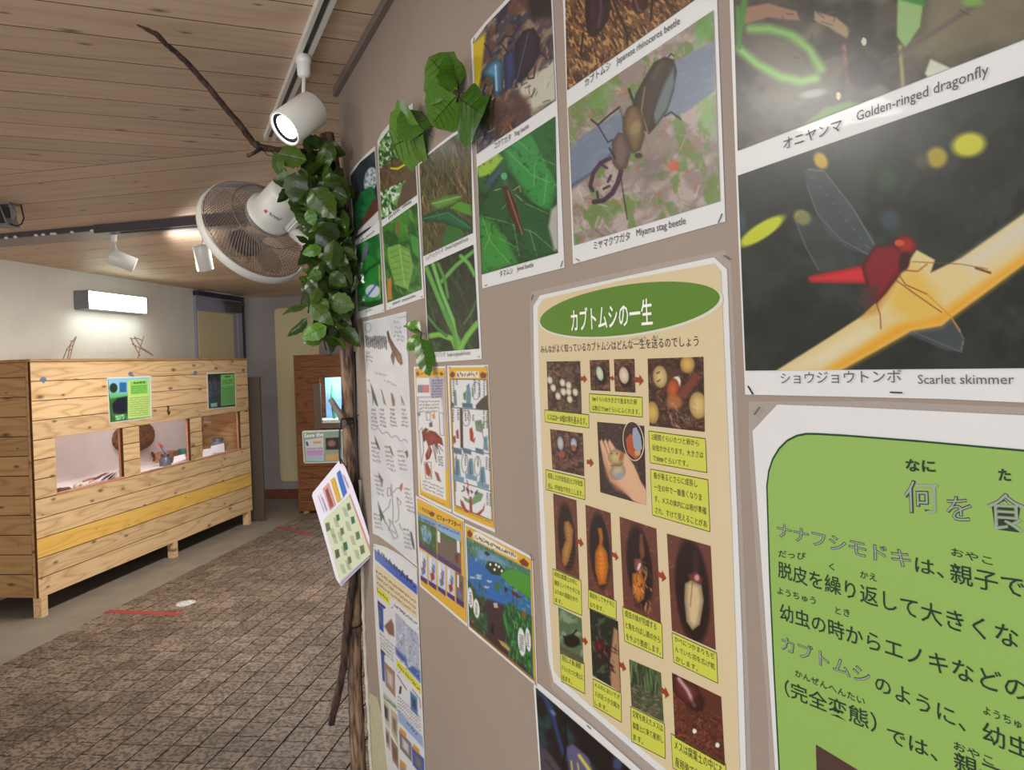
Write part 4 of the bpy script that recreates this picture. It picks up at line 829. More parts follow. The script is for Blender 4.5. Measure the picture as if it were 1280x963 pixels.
class Pic:
    """a printed picture: a grid lying in the sheet's plane, coloured point by point"""
    def __init__(s, plane, top, bot, fill, step=1.0, off=0.0022):
        s.plane = plane; s.off = off
        w_ = np.hypot(top[-1][0]-top[0][0], top[-1][1]-top[0][1]); h_ = max(np.hypot(bot[0][0]-top[0][0], bot[0][1]-top[0][1]), np.hypot(bot[-1][0]-top[-1][0], bot[-1][1]-top[-1][1]))
        nu = max(int((abs(top[-1][0]-top[0][0])+w_)/2/step), 4)+1; nv = max(int(h_/step), 4)+1
        A_ = plane(*np.array([top[0], top[-1], bot[0], bot[-1]]).T)
        l0 = np.linalg.norm(A_[0]-A_[1])
        # even spacing in the real plane between the ends of the top and bottom edges
        def row(pl):
            pl = np.array(pl, float); W_ = plane(pl[:, 0], pl[:, 1], off); d = np.r_[0, np.cumsum(np.linalg.norm(np.diff(W_, axis=0), axis=1))]; d /= d[-1]; t = np.linspace(0, 1, nu); return np.stack([np.interp(t, d, W_[:, k]) for k in range(3)], 1)
        T_, B_ = row(top), row(bot); v = np.linspace(0, 1, nv)[:, None, None]; s.W = T_[None]*(1-v)+B_[None]*v
        d = s.W-EYEn; s.P = np.stack([CX+F*(d@RVn)/d[..., 1], CY-F*(d@UVn)/d[..., 1]], -1); s.X, s.Y = s.P[..., 0], s.P[..., 1]
        s.U, s.V = np.meshgrid(np.linspace(0, 1, nu), np.linspace(0, 1, nv)); s.nu, s.nv = nu, nv
        s.C = np.zeros((nv, nu, 3))+np.array(fill, float)
        s.rs = np.random.RandomState(int(abs(top[0][0])*7+abs(top[0][1])) % 9999)
    def px(s, u, v): i = int(np.clip(v, 0, 1)*(s.nv-1)); j = int(np.clip(u, 0, 1)*(s.nu-1)); return s.X[i, j], s.Y[i, j]
    def mix(s, m, c): m = np.clip(m, 0, 1)[..., None]; s.C = s.C*(1-m)+np.asarray(c, float)*m; return s
    def noise(s, c, sc=6, lo=.45, hi=.65, a=1.0, ang=0, st=1.0, sd=0, o=3):
        t = math.radians(ang); x = s.X*math.cos(t)+s.Y*math.sin(t); y = -s.X*math.sin(t)+s.Y*math.cos(t)
        f = fbm(x/(sc*st), y/sc, sd, o); return s.mix(np.clip((f-lo)/(hi-lo), 0, 1)*a, c)
    def grad(s, c, a, b, al=1.0):
        dx, dy = b[0]-a[0], b[1]-a[1]; t = ((s.X-a[0])*dx+(s.Y-a[1])*dy)/(dx*dx+dy*dy); return s.mix(np.clip(t, 0, 1)*al, c)
    def _seg(s, X, Y, a, b):
        dx, dy = b[0]-a[0], b[1]-a[1]; t = np.clip(((X-a[0])*dx+(Y-a[1])*dy)/(dx*dx+dy*dy+1e-9), 0, 1); return np.hypot(X-a[0]-t*dx, Y-a[1]-t*dy)
    def poly(s, pts, c, soft=0.8, a=1.0, shade=None):
        P = np.array(pts, float); m_ = (s.X > P[:, 0].min()-soft) & (s.X < P[:, 0].max()+soft) & (s.Y > P[:, 1].min()-soft) & (s.Y < P[:, 1].max()+soft)
        if not m_.any(): return s
        X, Y = s.X[m_], s.Y[m_]; ins = np.zeros(X.shape, bool); dd = np.full(X.shape, 1e9)
        for i in range(len(P)):
            p, q = P[i-1], P[i]; dd = np.minimum(dd, s._seg(X, Y, p, q)); cnd = (p[1] > Y) != (q[1] > Y)
            ins ^= cnd & (X < (q[0]-p[0])*(Y-p[1])/(q[1]-p[1]+1e-12)+p[0])
        sd = np.where(ins, dd, -dd); k = (np.clip(sd/soft*0.5+0.5, 0, 1)*a)[:, None]; cc = np.asarray(c, float)
        if shade is not None: cc = cc*(1-shade*np.clip(1-sd/(shade*10+3), 0, 1)[:, None])
        s.C[m_] = s.C[m_]*(1-k)+cc*k; return s
    def ell(s, cx, cy, rx, ry, c, ang=0, soft=0.15, a=1.0, sh=0.0):
        t = math.radians(ang); x = s.X-cx; y = s.Y-cy; r = np.hypot((x*math.cos(t)+y*math.sin(t))/rx, (-x*math.sin(t)+y*math.cos(t))/ry)
        cc = np.asarray(c, float)
        if sh: cc = cc*(1-sh*np.clip(r, 0, 1)**2)[..., None]
        m = np.clip((1-r)/max(soft, 1e-3)+0.5, 0, 1)*a; m = m[..., None]; s.C = s.C*(1-m)+cc*m; return s
    def line(s, pts, w_, c, soft=0.7, a=1.0):
        P = np.array(pts, float); r = w_/2+soft; m_ = (s.X > P[:, 0].min()-r) & (s.X < P[:, 0].max()+r) & (s.Y > P[:, 1].min()-r) & (s.Y < P[:, 1].max()+r)
        if not m_.any(): return s
        X, Y = s.X[m_], s.Y[m_]; dd = np.full(X.shape, 1e9)
        for p, q in zip(P, P[1:]): dd = np.minimum(dd, s._seg(X, Y, p, q))
        k = (np.clip((w_/2-dd)/soft*0.5+0.5, 0, 1)*a)[:, None]; s.C[m_] = s.C[m_]*(1-k)+np.asarray(c, float)*k; return s
    def strokes(s, n, L, w_, pal, ang=0, da=20, box=None, a=0.9):
        for _ in range(n):
            u, v = s.rs.rand(2) if box is None else (box[0]+s.rs.rand()*(box[2]-box[0]), box[1]+s.rs.rand()*(box[3]-box[1]))
            x, y = s.px(u, v); t = math.radians(ang+s.rs.uniform(-da, da)); l = L*s.rs.uniform(.5, 1.3); c = np.array(pal[s.rs.randint(len(pal))])*s.rs.uniform(.8, 1.15)
            bx = s.rs.uniform(-.15, .15)*l; s.line([(x-l/2*math.cos(t), y-l/2*math.sin(t)), (x+bx*math.sin(t)*.5, y-bx*math.cos(t)*.5), (x+l/2*math.cos(t), y+l/2*math.sin(t))], w_*s.rs.uniform(.6, 1.3), c, 0.7, a)
        return s
    def marks(s, a, b, h, n, c=(60, 60, 64), w_=0.7, al=0.8):
        """rows of tiny unreadable print"""
        for i in range(n):
            t = (i+0.5)/n; x, y = a[0]+(b[0]-a[0])*t, a[1]+(b[1]-a[1])*t; g = abs(b[0]-a[0])/n*0.75
            for _ in range(2):
                r = s.rs.rand(4); s.line([(x+(r[0]-.5)*g, y-h*r[1]), (x+(r[2]-.5)*g, y-h*r[3])], w_, c, 0.6, al)
        return s
    def build(s, name, parent, mat=None, lab=None):
        C3 = lin(np.clip(s.C*K, 0, 255)); nv, nu = s.nv, s.nu; off = np.array(wpos(parent)) if parent is not None else 0
        me = bpy.data.meshes.new(name); V = (s.W-off).reshape(-1, 3); nf = (nv-1)*(nu-1)
        i = np.arange(nv*nu).reshape(nv, nu); q = np.stack([i[:-1, :-1], i[1:, :-1], i[1:, 1:], i[:-1, 1:]], -1).reshape(-1)
        me.vertices.add(nv*nu); me.vertices.foreach_set('co', V.astype(np.float32).ravel()); me.loops.add(nf*4); me.loops.foreach_set('vertex_index', q.astype(np.int32)); me.polygons.add(nf); me.polygons.foreach_set('loop_start', np.arange(0, nf*4, 4, dtype=np.int32))
        try: me.polygons.foreach_set('loop_total', np.full(nf, 4, dtype=np.int32))
        except Exception: pass
        at = me.attributes.new('col', 'FLOAT_COLOR', 'POINT'); at.data.foreach_set('color', np.concatenate([C3.reshape(-1, 3), np.ones((nv*nu, 1))], 1).astype(np.float32).ravel())
        me.materials.append(mat or M_PRINT); me.update(calc_edges=True); o = place(name, me, parent, Matrix.Translation(wpos(parent)) if parent is not None else None)
        if lab: o['label'] = lab
        return o
class Flat:
    """flat printed areas with crisp edges, one mesh"""
    def __init__(s, plane, off=0.0019): s.plane = plane; s.v = []; s.f = []; s.c = []; s.off = off; s.k = 0
    def w(s, pts3, c):
        b = len(s.v); s.v += [Vector(p) for p in pts3]; s.c += [c]*len(pts3); tri = tessellate_polygon([[Vector(p) for p in pts3]]); s.f += [[b+i for i in t] for t in tri]; return s
    def poly(s, pts, c, up=0): P = np.array(pts, float); return s.w(s.plane(P[:, 0], P[:, 1], s.off+0.00012*up), c)
    def outline(s, pts, wd, c, up=1, closed=True):
        P = [Vector(p) for p in s.plane(*np.array(pts, float).T, s.off+0.00012*up)]; n = len(P); nr = Vector(s.plane.n); depth = P[0].y
        for i in range(n if closed else n-1):
            a, b = P[i], P[(i+1) % n]; d = (b-a).normalized(); t = d.cross(nr).normalized()*(wd*0.5*a.y/F); s.w([a-t, b-t, b+t, a+t], c)
        return s
    def build(s, name, parent, lab=None, mat=None):
        off = wpos(parent); me = mesh(name, [v-off for v in s.v], s.f, mat or M_PRINT); at = me.attributes.new('col', 'FLOAT_COLOR', 'POINT')
        C3 = lin(np.clip(np.array(s.c, float)*K, 0, 255)); at.data.foreach_set('color', np.concatenate([C3, np.ones((len(C3), 1))], 1).astype(np.float32).ravel())
        o = place(name, me, parent, Matrix.Translation(off)); 
        if lab: o['label'] = lab
        return o
_tc = {}
def glyphs(st, bold):
    k = (st, bold)
    if k not in _tc:
        cu = bpy.data.curves.new('t', 'FONT'); cu.body = st; cu.resolution_u = 2; cu.offset = bold; cu.fill_mode = 'FRONT'
        ob = bpy.data.objects.new('t', cu); me = bpy.data.meshes.new_from_object(ob)
        v = np.empty(len(me.vertices)*3); me.vertices.foreach_get('co', v); _tc[k] = (v.reshape(-1, 3), [list(p.vertices) for p in me.polygons])
        bpy.data.objects.remove(ob); bpy.data.curves.remove(cu); bpy.data.meshes.remove(me)
    return _tc[k]
class Ink:
    def __init__(s, plane, off=0.0024): s.plane = plane; s.off = off; s.seg = []
    def t(s, st, a, b, h, bold=0.0, up=None):
        v, f = glyphs(st, bold)
        if not len(v): return s
        A_, B_ = s.plane(a[0], a[1], s.off), s.plane(b[0], b[1], s.off); x0, x1 = v[:, 0].min(), v[:, 0].max(); hh = h*A_[1]/F*1.12
        upv = np.array((0, 0, 1.0)) if up is None else np.array(up)
        if up is None and abs(s.plane.n[2]) > 0.3: pass
        t = ((v[:, 0]-x0)/(x1-x0))[:, None]; sc = (hh*(1-t)+h*B_[1]/F*1.12*t) if up is None else hh
        # equal letter height in the real plane
        W_ = A_+(B_-A_)*t+upv*(v[:, 1:2]*hh); s.seg.append(([Vector(p) for p in W_], f)); return s
    def build(s, name, mat, parent, lab=None):
        off = wpos(parent)
        for v_, f_ in s.seg: o = place(name, mesh(name, [v-off for v in v_], f_, mat), parent, Matrix.Translation(off))
        s.seg = []; return o
def sheet(name, label, cat, plane, outline, off=0.0012, th=0.0005, mat=None, group=None):
    P = plane(*np.array(outline, float).T, off); c = P.mean(0); t = thing(name, label, cat, Vector((c[0], c[1], P[:, 2].min())), group)
    n = len(P); nr = plane.n*(1 if plane.c(1) < plane.c(0) else -1); A_ = [Vector(p) for p in P]; B_ = [p+Vector(nr)*th for p in A_]
    tri = tessellate_polygon([A_]); fs_ = [list(q) for q in tri]+[[i+n for i in q][::-1] for q in tri]+[[i, i+n, (i+1) % n+n, (i+1) % n] for i in range(n)]
    MB().add(A_+B_, fs_).build('paper', mat or M_PAPER, t); return t
def staples(t, plane, pts, off=0.0026):
    for x, y, a in pts:
        p = Vector(plane(x, y, off)); d = WT*math.cos(math.radians(a))+Z*math.sin(math.radians(a)); e = WN.cross(d)
        MB().box(p, d, e, WN, 0.0052, 0.0005, 0.0005).build('staple', M_GREYMET if a % 2 else M_BLACK, t)
def q4(x, y, s_, *pts): return [(x+p[0]/s_, y+p[1]/s_) for p in pts]
M_INKG = plain('ink_grey', (92, 92, 94), 0.6); M_INKW = plain('ink_white', (244, 244, 238), 0.5); M_INKD = plain('ink_green_black', (34, 52, 40), 0.6); M_INKB = plain('ink_brown_black', (52, 44, 34), 0.6)
# ================================================================== photo sheets on the display wall
def pic(plane, tl, tr, br, bl, fill, step=1.0, off=0.0022): return Pic(plane, tl if isinstance(tl, list) else [tl, tr], [bl, br], fill, step, off)
# ---- sheet 1 (leftmost)
t1 = sheet('photo_sheet', 'leftmost narrow two-photo insect sheet on the display wall, partly behind the garland', 'poster', WALL, [(437, 217), (444, 207), (451, 199.4), (460, 190), (468.5, 183), (480.5, 390), (447, 399)], group='insect photo sheets')
p = Pic(WALL, [(438, 220), (450, 203), (468, 188.5)], [(443.6, 303), (473.5, 275)], (44, 48, 62), 0.7)
p.noise((70, 82, 100), 9, .4, .7, .8, 70, 2).ell(463, 225, 8, 16, (206, 214, 226), 10).ell(461, 246, 8, 12, (40, 40, 80), 20).poly([(440, 262), (452, 240), (466, 232), (470, 250), (462, 270), (446, 286)], (32, 120, 62)).noise((24, 70, 44), 3, .5, .7, .5).poly([(466, 250), (473, 246), (474, 262), (452, 288), (450, 280)], (96, 56, 44)).poly([(444, 304), (448, 288), (474, 262), (474, 280)], (214, 216, 214)).line([(445, 298), (455, 290), (463, 285)], 2.5, (30, 26, 28))
p.build('upper_photo', t1)
p = pic(WALL, (444.8, 307), (474, 291.5), (478.4, 379.5), (447.7, 390), (44, 150, 66), 0.7)
p.noise((26, 96, 44), 6, .4, .6, .9, 60, 2).poly([(447, 330), (460, 318), (476, 330), (474, 350), (450, 362)], (36, 130, 48)).line([(449, 350), (462, 336), (474, 328)], 3.5, (22, 84, 40)).ell(466, 364, 9, 8, (206, 214, 232)).line([(458, 372), (470, 356)], 2, (60, 90, 170)).line([(474, 332), (475, 372)], 1.2, (190, 190, 60)).poly([(449, 380), (478, 374), (479, 381), (448, 391)], (30, 74, 34)).ell(456, 315, 3, 12, (110, 110, 130), 15)
p.build('lower_photo', t1)
# ---- sheet 2
t2 = sheet('photo_sheet', 'narrow sheet with a yellow caterpillar photo above a green leaf photo', 'poster', WALL, [(471.7, 176.5), (477, 166), (483, 158.8), (491, 149), (500.6, 141), (508, 135), (515.8, 128.8), (530, 372.5), (483, 388.4)], group='insect photo sheets')
p = Pic(WALL, [(472.7, 180.7), (486.5, 161), (500, 147.5), (515, 137)], [(477, 275.4), (521, 243.6)], (120, 168, 92), 0.7)
p.noise((220, 236, 214), 2.2, .5, .62, 1, 80, 2).noise((30, 80, 34), 3.5, .48, .6, .9, 80, 1.5, 3).poly([(474, 212), (500, 196), (519, 185), (520, 222), (500, 228), (476, 240)], (106, 84, 62)).poly([(503, 232), (522, 205), (522, 245), (495, 262)], (98, 80, 66)).strokes(120, 6, 1, [(60, 44, 34), (140, 112, 84)], 80, 20, (0, .3, 1, .62), .6).line([(489, 210.5), (497, 211), (504, 207), (508.5, 203.5)], 2.4, (222, 224, 30))
p.build('upper_photo', t2)
p = pic(WALL, (477.7, 284), (521, 253.5), (527, 361.9), (483.7, 378.8), (70, 128, 50), 0.7)
p.noise((36, 84, 30), 8, .4, .6, .9, 70, 1.6).poly([(484, 310), (498, 305), (512, 312), (517, 335), (510, 362), (494, 356), (486, 330)], (120, 172, 76)).noise((160, 200, 110), 3, .55, .75, .4, 60, 3)
for k in range(6): p.line([(500+k*.5, 308+k*8), (512, 314+k*7)], .8, (80, 130, 50)); p.line([(500+k*.5, 310+k*8), (488, 316+k*7)], .8, (80, 130, 50))
p.line([(499, 306), (506, 358)], 1, (170, 206, 110)).poly([(512, 292), (523, 298), (525, 325), (516, 315)], (66, 150, 64)).ell(499, 284, 5, 12, (96, 140, 60)).line([(497, 278), (498, 292)], 3, (150, 80, 60)).poly([(484, 350), (489, 346), (490, 374), (484, 376)], (196, 130, 60)).poly([(498, 268), (508, 262), (508, 300), (498, 304)], (60, 140, 40), 1, .6)
p.build('lower_photo', t2)
# ---- sheet 3
t3 = sheet('photo_sheet', 'tall narrow sheet with a green grasshopper photo above a photo of grass blades', 'poster', WALL, [(522.6, 205.3), (530, 196), (537, 190), (544, 184), (554, 176), (565, 167.7), (577, 160), (588.5, 151.6), (602, 449), (536, 453.8)], group='insect photo sheets')
p = Pic(WALL, [(524, 207.5), (531, 198), (544, 187), (568, 169.5), (587.5, 159)], [(529, 320.4), (590.7, 291.4)], (84, 78, 52), 0.75)
p.strokes(420, 14, 1.0, [(150, 124, 84), (60, 74, 36), (98, 110, 56), (40, 36, 24), (122, 96, 62), (46, 60, 30)], 82, 28)
p.poly([(525, 273), (545, 263), (562, 262), (578, 272), (590, 282), (590, 292), (572, 286), (556, 279), (530, 277)], (38, 104, 66), .8, 1, .3).line([(527, 274), (560, 266), (588, 285)], .8, (96, 150, 100)).poly([(538, 252), (556, 245), (573, 243), (577, 248), (566, 256), (548, 262), (540, 258)], (104, 158, 68), .8, 1, .25).line([(540, 255), (566, 248), (576, 246)], .7, (180, 206, 130)).poly([(562, 260), (574, 252), (588, 256), (590, 270), (578, 266)], (84, 150, 48)).poly([(552, 300), (560, 282), (576, 286), (582, 294), (570, 300), (556, 312)], (46, 110, 44)).line([(552, 245), (544, 225)], .8, (120, 110, 60)).line([(556, 244), (562, 228)], .8, (120, 110, 60)).line([(545, 262), (550, 274)], .9, (110, 110, 60))
p.poly([(586, 160), (590, 160), (592, 180), (588, 178)], (60, 150, 50))
p.build('upper_photo', t3)
p = pic(WALL, (530.6, 333.2), (591.4, 305.9), (598.8, 436), (536, 441), (34, 40, 32), 0.75)
p.strokes(130, 26, 2.2, [(34, 66, 28), (46, 84, 34), (30, 48, 26), (60, 56, 44)], 75, 30)
for pts_, w_, c in (([(533, 335), (548, 372), (562, 405), (578, 436)], 6, (86, 156, 62)), ([(541, 330), (552, 365), (566, 400), (572, 434)], 5, (104, 174, 78)), ([(552, 352), (570, 332), (592, 314)], 5, (92, 158, 64)), ([(576, 320), (586, 330), (594, 345)], 5, (96, 164, 66)), ([(538, 420), (550, 418), (566, 424), (572, 438)], 7, (118, 176, 70)), ([(574, 438), (584, 420), (597, 404)], 7, (110, 176, 66)), ([(556, 390), (566, 410), (570, 436)], 4, (74, 140, 58)), ([(548, 330), (556, 350), (560, 372)], 4, (70, 130, 56)), ([(580, 405), (590, 390), (597, 372)], 3, (50, 96, 44)), ([(534, 395), (546, 410), (558, 420)], 4, (60, 110, 50))):
    p.line(pts_, w_, c).line(pts_, .8, tuple(min(255, v+34) for v in c))
p.build('lower_photo', t3)
# ---- sheet 4
Z1 = (580, 0, 2.751)
def z1(*pts): return q4(*Z1, *pts)
t4 = sheet('photo_sheet', 'two-photo sheet: blue-black stag beetle above a slim jewel beetle on leaves', 'poster', WALL, [(588.5, 50), (606, 28), (629, 3), (658, -28), (688, -60), (705.4, 334.7), (603, 360.8)], group='insect photo sheets')
p = Pic(WALL, [(591.5, 54), (608, 31), (632, 6), (660, -24), (686, -50)], [(595.6, 192.7), (694.5, 125.4)], (72, 66, 78), 0.9)
p.noise((150, 128, 110), 7, .45, .6, .9, -50, 2).noise((36, 38, 66), 10, .45, .6, .9, -60, 2, 4).noise((104, 70, 52), 5, .5, .65, .8, -70, 2, 8).poly(z1((15, 160), (75, 115), (62, 230), (48, 320), (35, 330)), (216, 188, 40), 2)
p.poly(z1((185, 290), (250, 250), (312, 200), (318, 345), (235, 380), (200, 340)), (196, 196, 176), 3).poly(z1((215, -20), (305, -60), (305, 60), (230, 60)), (34, 24, 30), 3).strokes(120, 9, 1.3, [(170, 140, 112), (50, 40, 50), (210, 200, 180), (90, 60, 44)], -55, 40, (0, .55, 1, 1), .7)
p.poly(z1((175, 150), (205, 105), (240, 95), (262, 130), (262, 180), (235, 235), (195, 285), (172, 270)), (42, 38, 54), 1.2, 1, .4).line(z1((222, 110), (182, 275)), .9, (90, 96, 130)).poly(z1((135, 190), (172, 160), (180, 250), (165, 300), (140, 315)), (54, 66, 110), 1, 1, .35).poly(z1((65, 245), (85, 215), (110, 200), (134, 210), (132, 310), (108, 338), (98, 275), (72, 262)), (96, 146, 184), 1, 1, .5).line(z1((108, 225), (112, 310)), 2.2, (170, 206, 226)).line(z1((75, 290), (60, 330), (66, 360), (85, 358)), 2.6, (30, 36, 56)).line(z1((72, 345), (80, 350)), 1.6, (230, 236, 244)).line(z1((105, 340), (100, 385), (92, 400)), 2.4, (28, 30, 50))
for l in (((150, 180), (132, 155), (125, 150), (140, 125), (165, 125)), ((178, 290), (183, 300)), ((215, 250), (222, 272), (240, 268), (245, 230)), ((240, 190), (270, 182), (285, 205)), ((95, 195), (85, 170), (70, 150))): p.line(z1(*l), 1.6, (22, 18, 26))
p.line(z1((135, 450), (150, 420), (165, 445)), 2, (214, 140, 50)).poly(z1((70, 420), (120, 330), (220, 330), (230, 380), (130, 460)), (90, 58, 50), 4, .7)
p.build('upper_photo', t4)
p = pic(WALL, (596.4, 209), (693.8, 145.4), (697, 316.3), (601.8, 343.5), (34, 92, 38), 0.9)
p.noise((24, 64, 30), 14, .4, .6, .8, 40, 1.5)
p.poly(z1((45, 575), (110, 520), (135, 545), (90, 600), (50, 612)), (150, 190, 60), 1.5).poly(z1((80, 620), (135, 570), (120, 640), (70, 640)), (60, 84, 110), 2)
p.poly(z1((130, 510), (170, 480), (250, 440), (322, 540), (325, 640), (300, 720), (250, 725), (190, 640), (150, 580)), (44, 142, 62), 1.2, 1, .3).poly(z1((225, 450), (318, 395), (322, 640), (280, 560)), (30, 96, 40), 1.2).poly(z1((45, 745), (60, 690), (120, 600), (170, 610), (210, 680), (290, 730), (320, 870), (230, 890), (120, 800)), (26, 84, 40), 1.2, 1, .25).poly(z1((45, 740), (100, 760), (150, 820), (185, 905), (62, 945)), (52, 140, 50), 1.2, 1, .2)
for l in (((150, 520), (230, 600), (322, 640)), ((180, 480), (250, 540), (320, 570)), ((50, 742), (130, 760), (240, 800), (315, 865)), ((60, 740), (90, 830), (160, 910)), ((130, 720), (180, 660)), ((210, 700), (290, 735)), ((225, 790), (250, 880)), ((170, 770), (190, 880)), ((245, 560), (240, 640)), ((285, 600), (275, 700)), ((100, 780), (70, 860)), ((120, 820), (180, 850))): p.line(z1(*l), .8, (140, 190, 110), .7, .8)
p.noise((14, 34, 16), 5, .62, .8, .5)
p.poly(z1((122, 612), (140, 594), (158, 622), (196, 715), (208, 808), (197, 818), (160, 745), (132, 660)), (58, 104, 66), .8, 1, .3).poly(z1((134, 640), (150, 640), (182, 710), (200, 800), (188, 800), (150, 720)), (86, 48, 34), .8, 1, .3).line(z1((150, 655), (200, 805)), .8, (200, 150, 90)).ell(*z1((138, 606))[0], 4, 4.5, (84, 170, 120)).poly(z1((300, 720), (325, 700), (330, 860), (310, 860), (290, 780)), (178, 176, 168), 2)
for l in (((125, 650), (105, 655)), ((170, 655), (190, 640), (195, 660)), ((178, 670), (200, 690))): p.line(z1(*l), .8, (200, 190, 120))
p.build('lower_photo', t4)
# ---- sheet 5
t5 = sheet('photo_sheet', 'large two-photo sheet: rhinoceros beetle above a horned stag beetle on a branch', 'poster', WALL, [(702, -72), (893, -210), (896, 0), (906.4, 277), (716.3, 330.4), (703.6, 0)], group='insect photo sheets')
p = pic(WALL, (705, -64), (889, -196), (891, -16.6), (708.8, 112.8), (112, 76, 44), 1.0)
p.noise((60, 34, 20), 5, .42, .58, .9, 60, 1.6).noise((196, 150, 92), 2.6, .55, .68, .9, 60, 3, 5).strokes(600, 5.5, 1.2, [(206, 160, 96), (60, 32, 20), (150, 96, 50), (40, 20, 14), (170, 122, 70), (120, 60, 30)], 60, 50)
Z5 = (700, 0, 5.818)
p.poly(q4(*Z5, (180, -300), (360, -340), (368, 60), (350, 150), (300, 220), (250, 275), (215, 265), (190, 200)), (44, 16, 28), 1.5, 1, .5).line(q4(*Z5, (290, -60), (300, 60), (280, 200)), 2, (110, 84, 110), 2, .8).line(q4(*Z5, (235, -60), (240, 120)), 2.5, (84, 40, 70), 3, .7).poly(q4(*Z5, (515, -200), (640, -240), (640, 50), (600, 95), (560, 100), (525, 50)), (66, 26, 24), 1.5, 1, .4).line(q4(*Z5, (545, 0), (570, 70), (590, 80)), 2, (140, 110, 110), 1.4, .8)
for l in (((380, -10), (430, 110), (490, 250), (490, 320)), ((670, 0), (665, 90), (660, 150)), ((170, 240), (150, 390), (160, 400))): p.line(q4(*Z5, *l), 2.6, (24, 12, 12))
p.build('upper_photo', t5)
p = pic(WALL, (709.8, 134.5), (891.5, 12.7), (899.9, 251.5), (717.4, 307), (146, 130, 120), 1.0)
p.noise((186, 168, 160), 12, .42, .62, .9, -35, 1.8).noise((96, 132, 54), 14, .5, .62, .8, 70, 1.8, 3).noise((176, 100, 72), 7, .68, .78, .6, 20, 1, 9).strokes(130, 15, 1.6, [(206, 196, 186), (120, 160, 66), (170, 150, 136), (104, 84, 76), (190, 176, 168)], 65, 60, None, .5).poly(z1((790, 90), (860, 30), (862, 120), (800, 170)), (96, 160, 72), 5, .8).poly(z1((800, 330), (860, 300), (868, 480), (810, 420)), (140, 180, 110), 6, .8).poly(z1((600, 540), (700, 540), (690, 620), (610, 640)), (120, 108, 104), 8, .7).ell(*z1((720, 570))[0], 7, 7, (196, 100, 66), 0, .6).ell(*z1((470, 330))[0], 14, 20, (100, 150, 60), 40, .6, .7)
p.poly(z1((365, 505), (430, 452), (545, 375), (580, 400), (520, 520), (440, 600), (369, 655)), (112, 128, 146), 1.5).poly(z1((718, 215), (860, 140), (862, 312), (760, 388), (690, 400)), (118, 132, 150), 1.5).noise((146, 160, 178), 4, .5, .7, .25, -30, 3).line(z1((369, 640), (440, 595), (520, 518)), 3, (74, 84, 96), 2)
p.poly(z1((590, 325), (620, 270), (652, 215), (690, 195), (722, 205), (732, 245), (722, 310), (700, 380), (668, 425), (636, 462), (615, 440), (600, 395), (582, 360)), (58, 46, 34), 1, 1, .5).poly(z1((650, 390), (690, 290), (722, 230), (724, 290), (700, 370), (660, 430)), (104, 122, 126), 2, .9).line(z1((640, 440), (665, 330), (705, 215)), 1.4, (24, 20, 18)).line(z1((622, 300), (610, 380), (632, 455)), 1.6, (150, 122, 76)).line(z1((680, 215), (650, 270)), 4, (96, 84, 66), 3, .7)
p.poly(z1((545, 410), (560, 372), (590, 352), (618, 400), (622, 470), (606, 518), (578, 530), (560, 490), (545, 450)), (122, 98, 60), 1, 1, .45).ell(*z1((590, 440))[0], 6, 9, (150, 128, 84), 20, .6).poly(z1((508, 488), (530, 455), (552, 460), (575, 520), (560, 575), (535, 592), (510, 560)), (116, 92, 84), 1, 1, .4).ell(*z1((600, 535))[0], 5, 3.5, (60, 40, 30))
for l, w_ in ((((502, 545), (470, 560), (445, 595), (434, 640), (442, 655)), 5), (((540, 590), (528, 630), (510, 665), (480, 690), (447, 695)), 6), (((470, 565), (492, 578)), 3), (((505, 605), (495, 625)), 3.4), (((500, 640), (480, 650)), 3), (((458, 660), (460, 680)), 3)): p.line(z1(*l), w_, (62, 36, 66))
for l, w_ in ((((548, 405), (535, 368), (500, 395), (460, 430), (438, 412)), 2.2), (((460, 430), (495, 490), (510, 480)), 1.4), (((590, 365), (575, 330), (568, 308)), 3), (((690, 400), (712, 385), (745, 410)), 2), (((700, 200), (712, 185), (722, 192)), 1.6), (((538, 600), (550, 680), (562, 755)), 1.2), (((500, 510), (520, 545)), 2)): p.line(z1(*l), w_, (30, 18, 20))
p.line(z1((537, 372), (548, 400)), 1.6, (190, 110, 50))
p.build('lower_photo', t5)
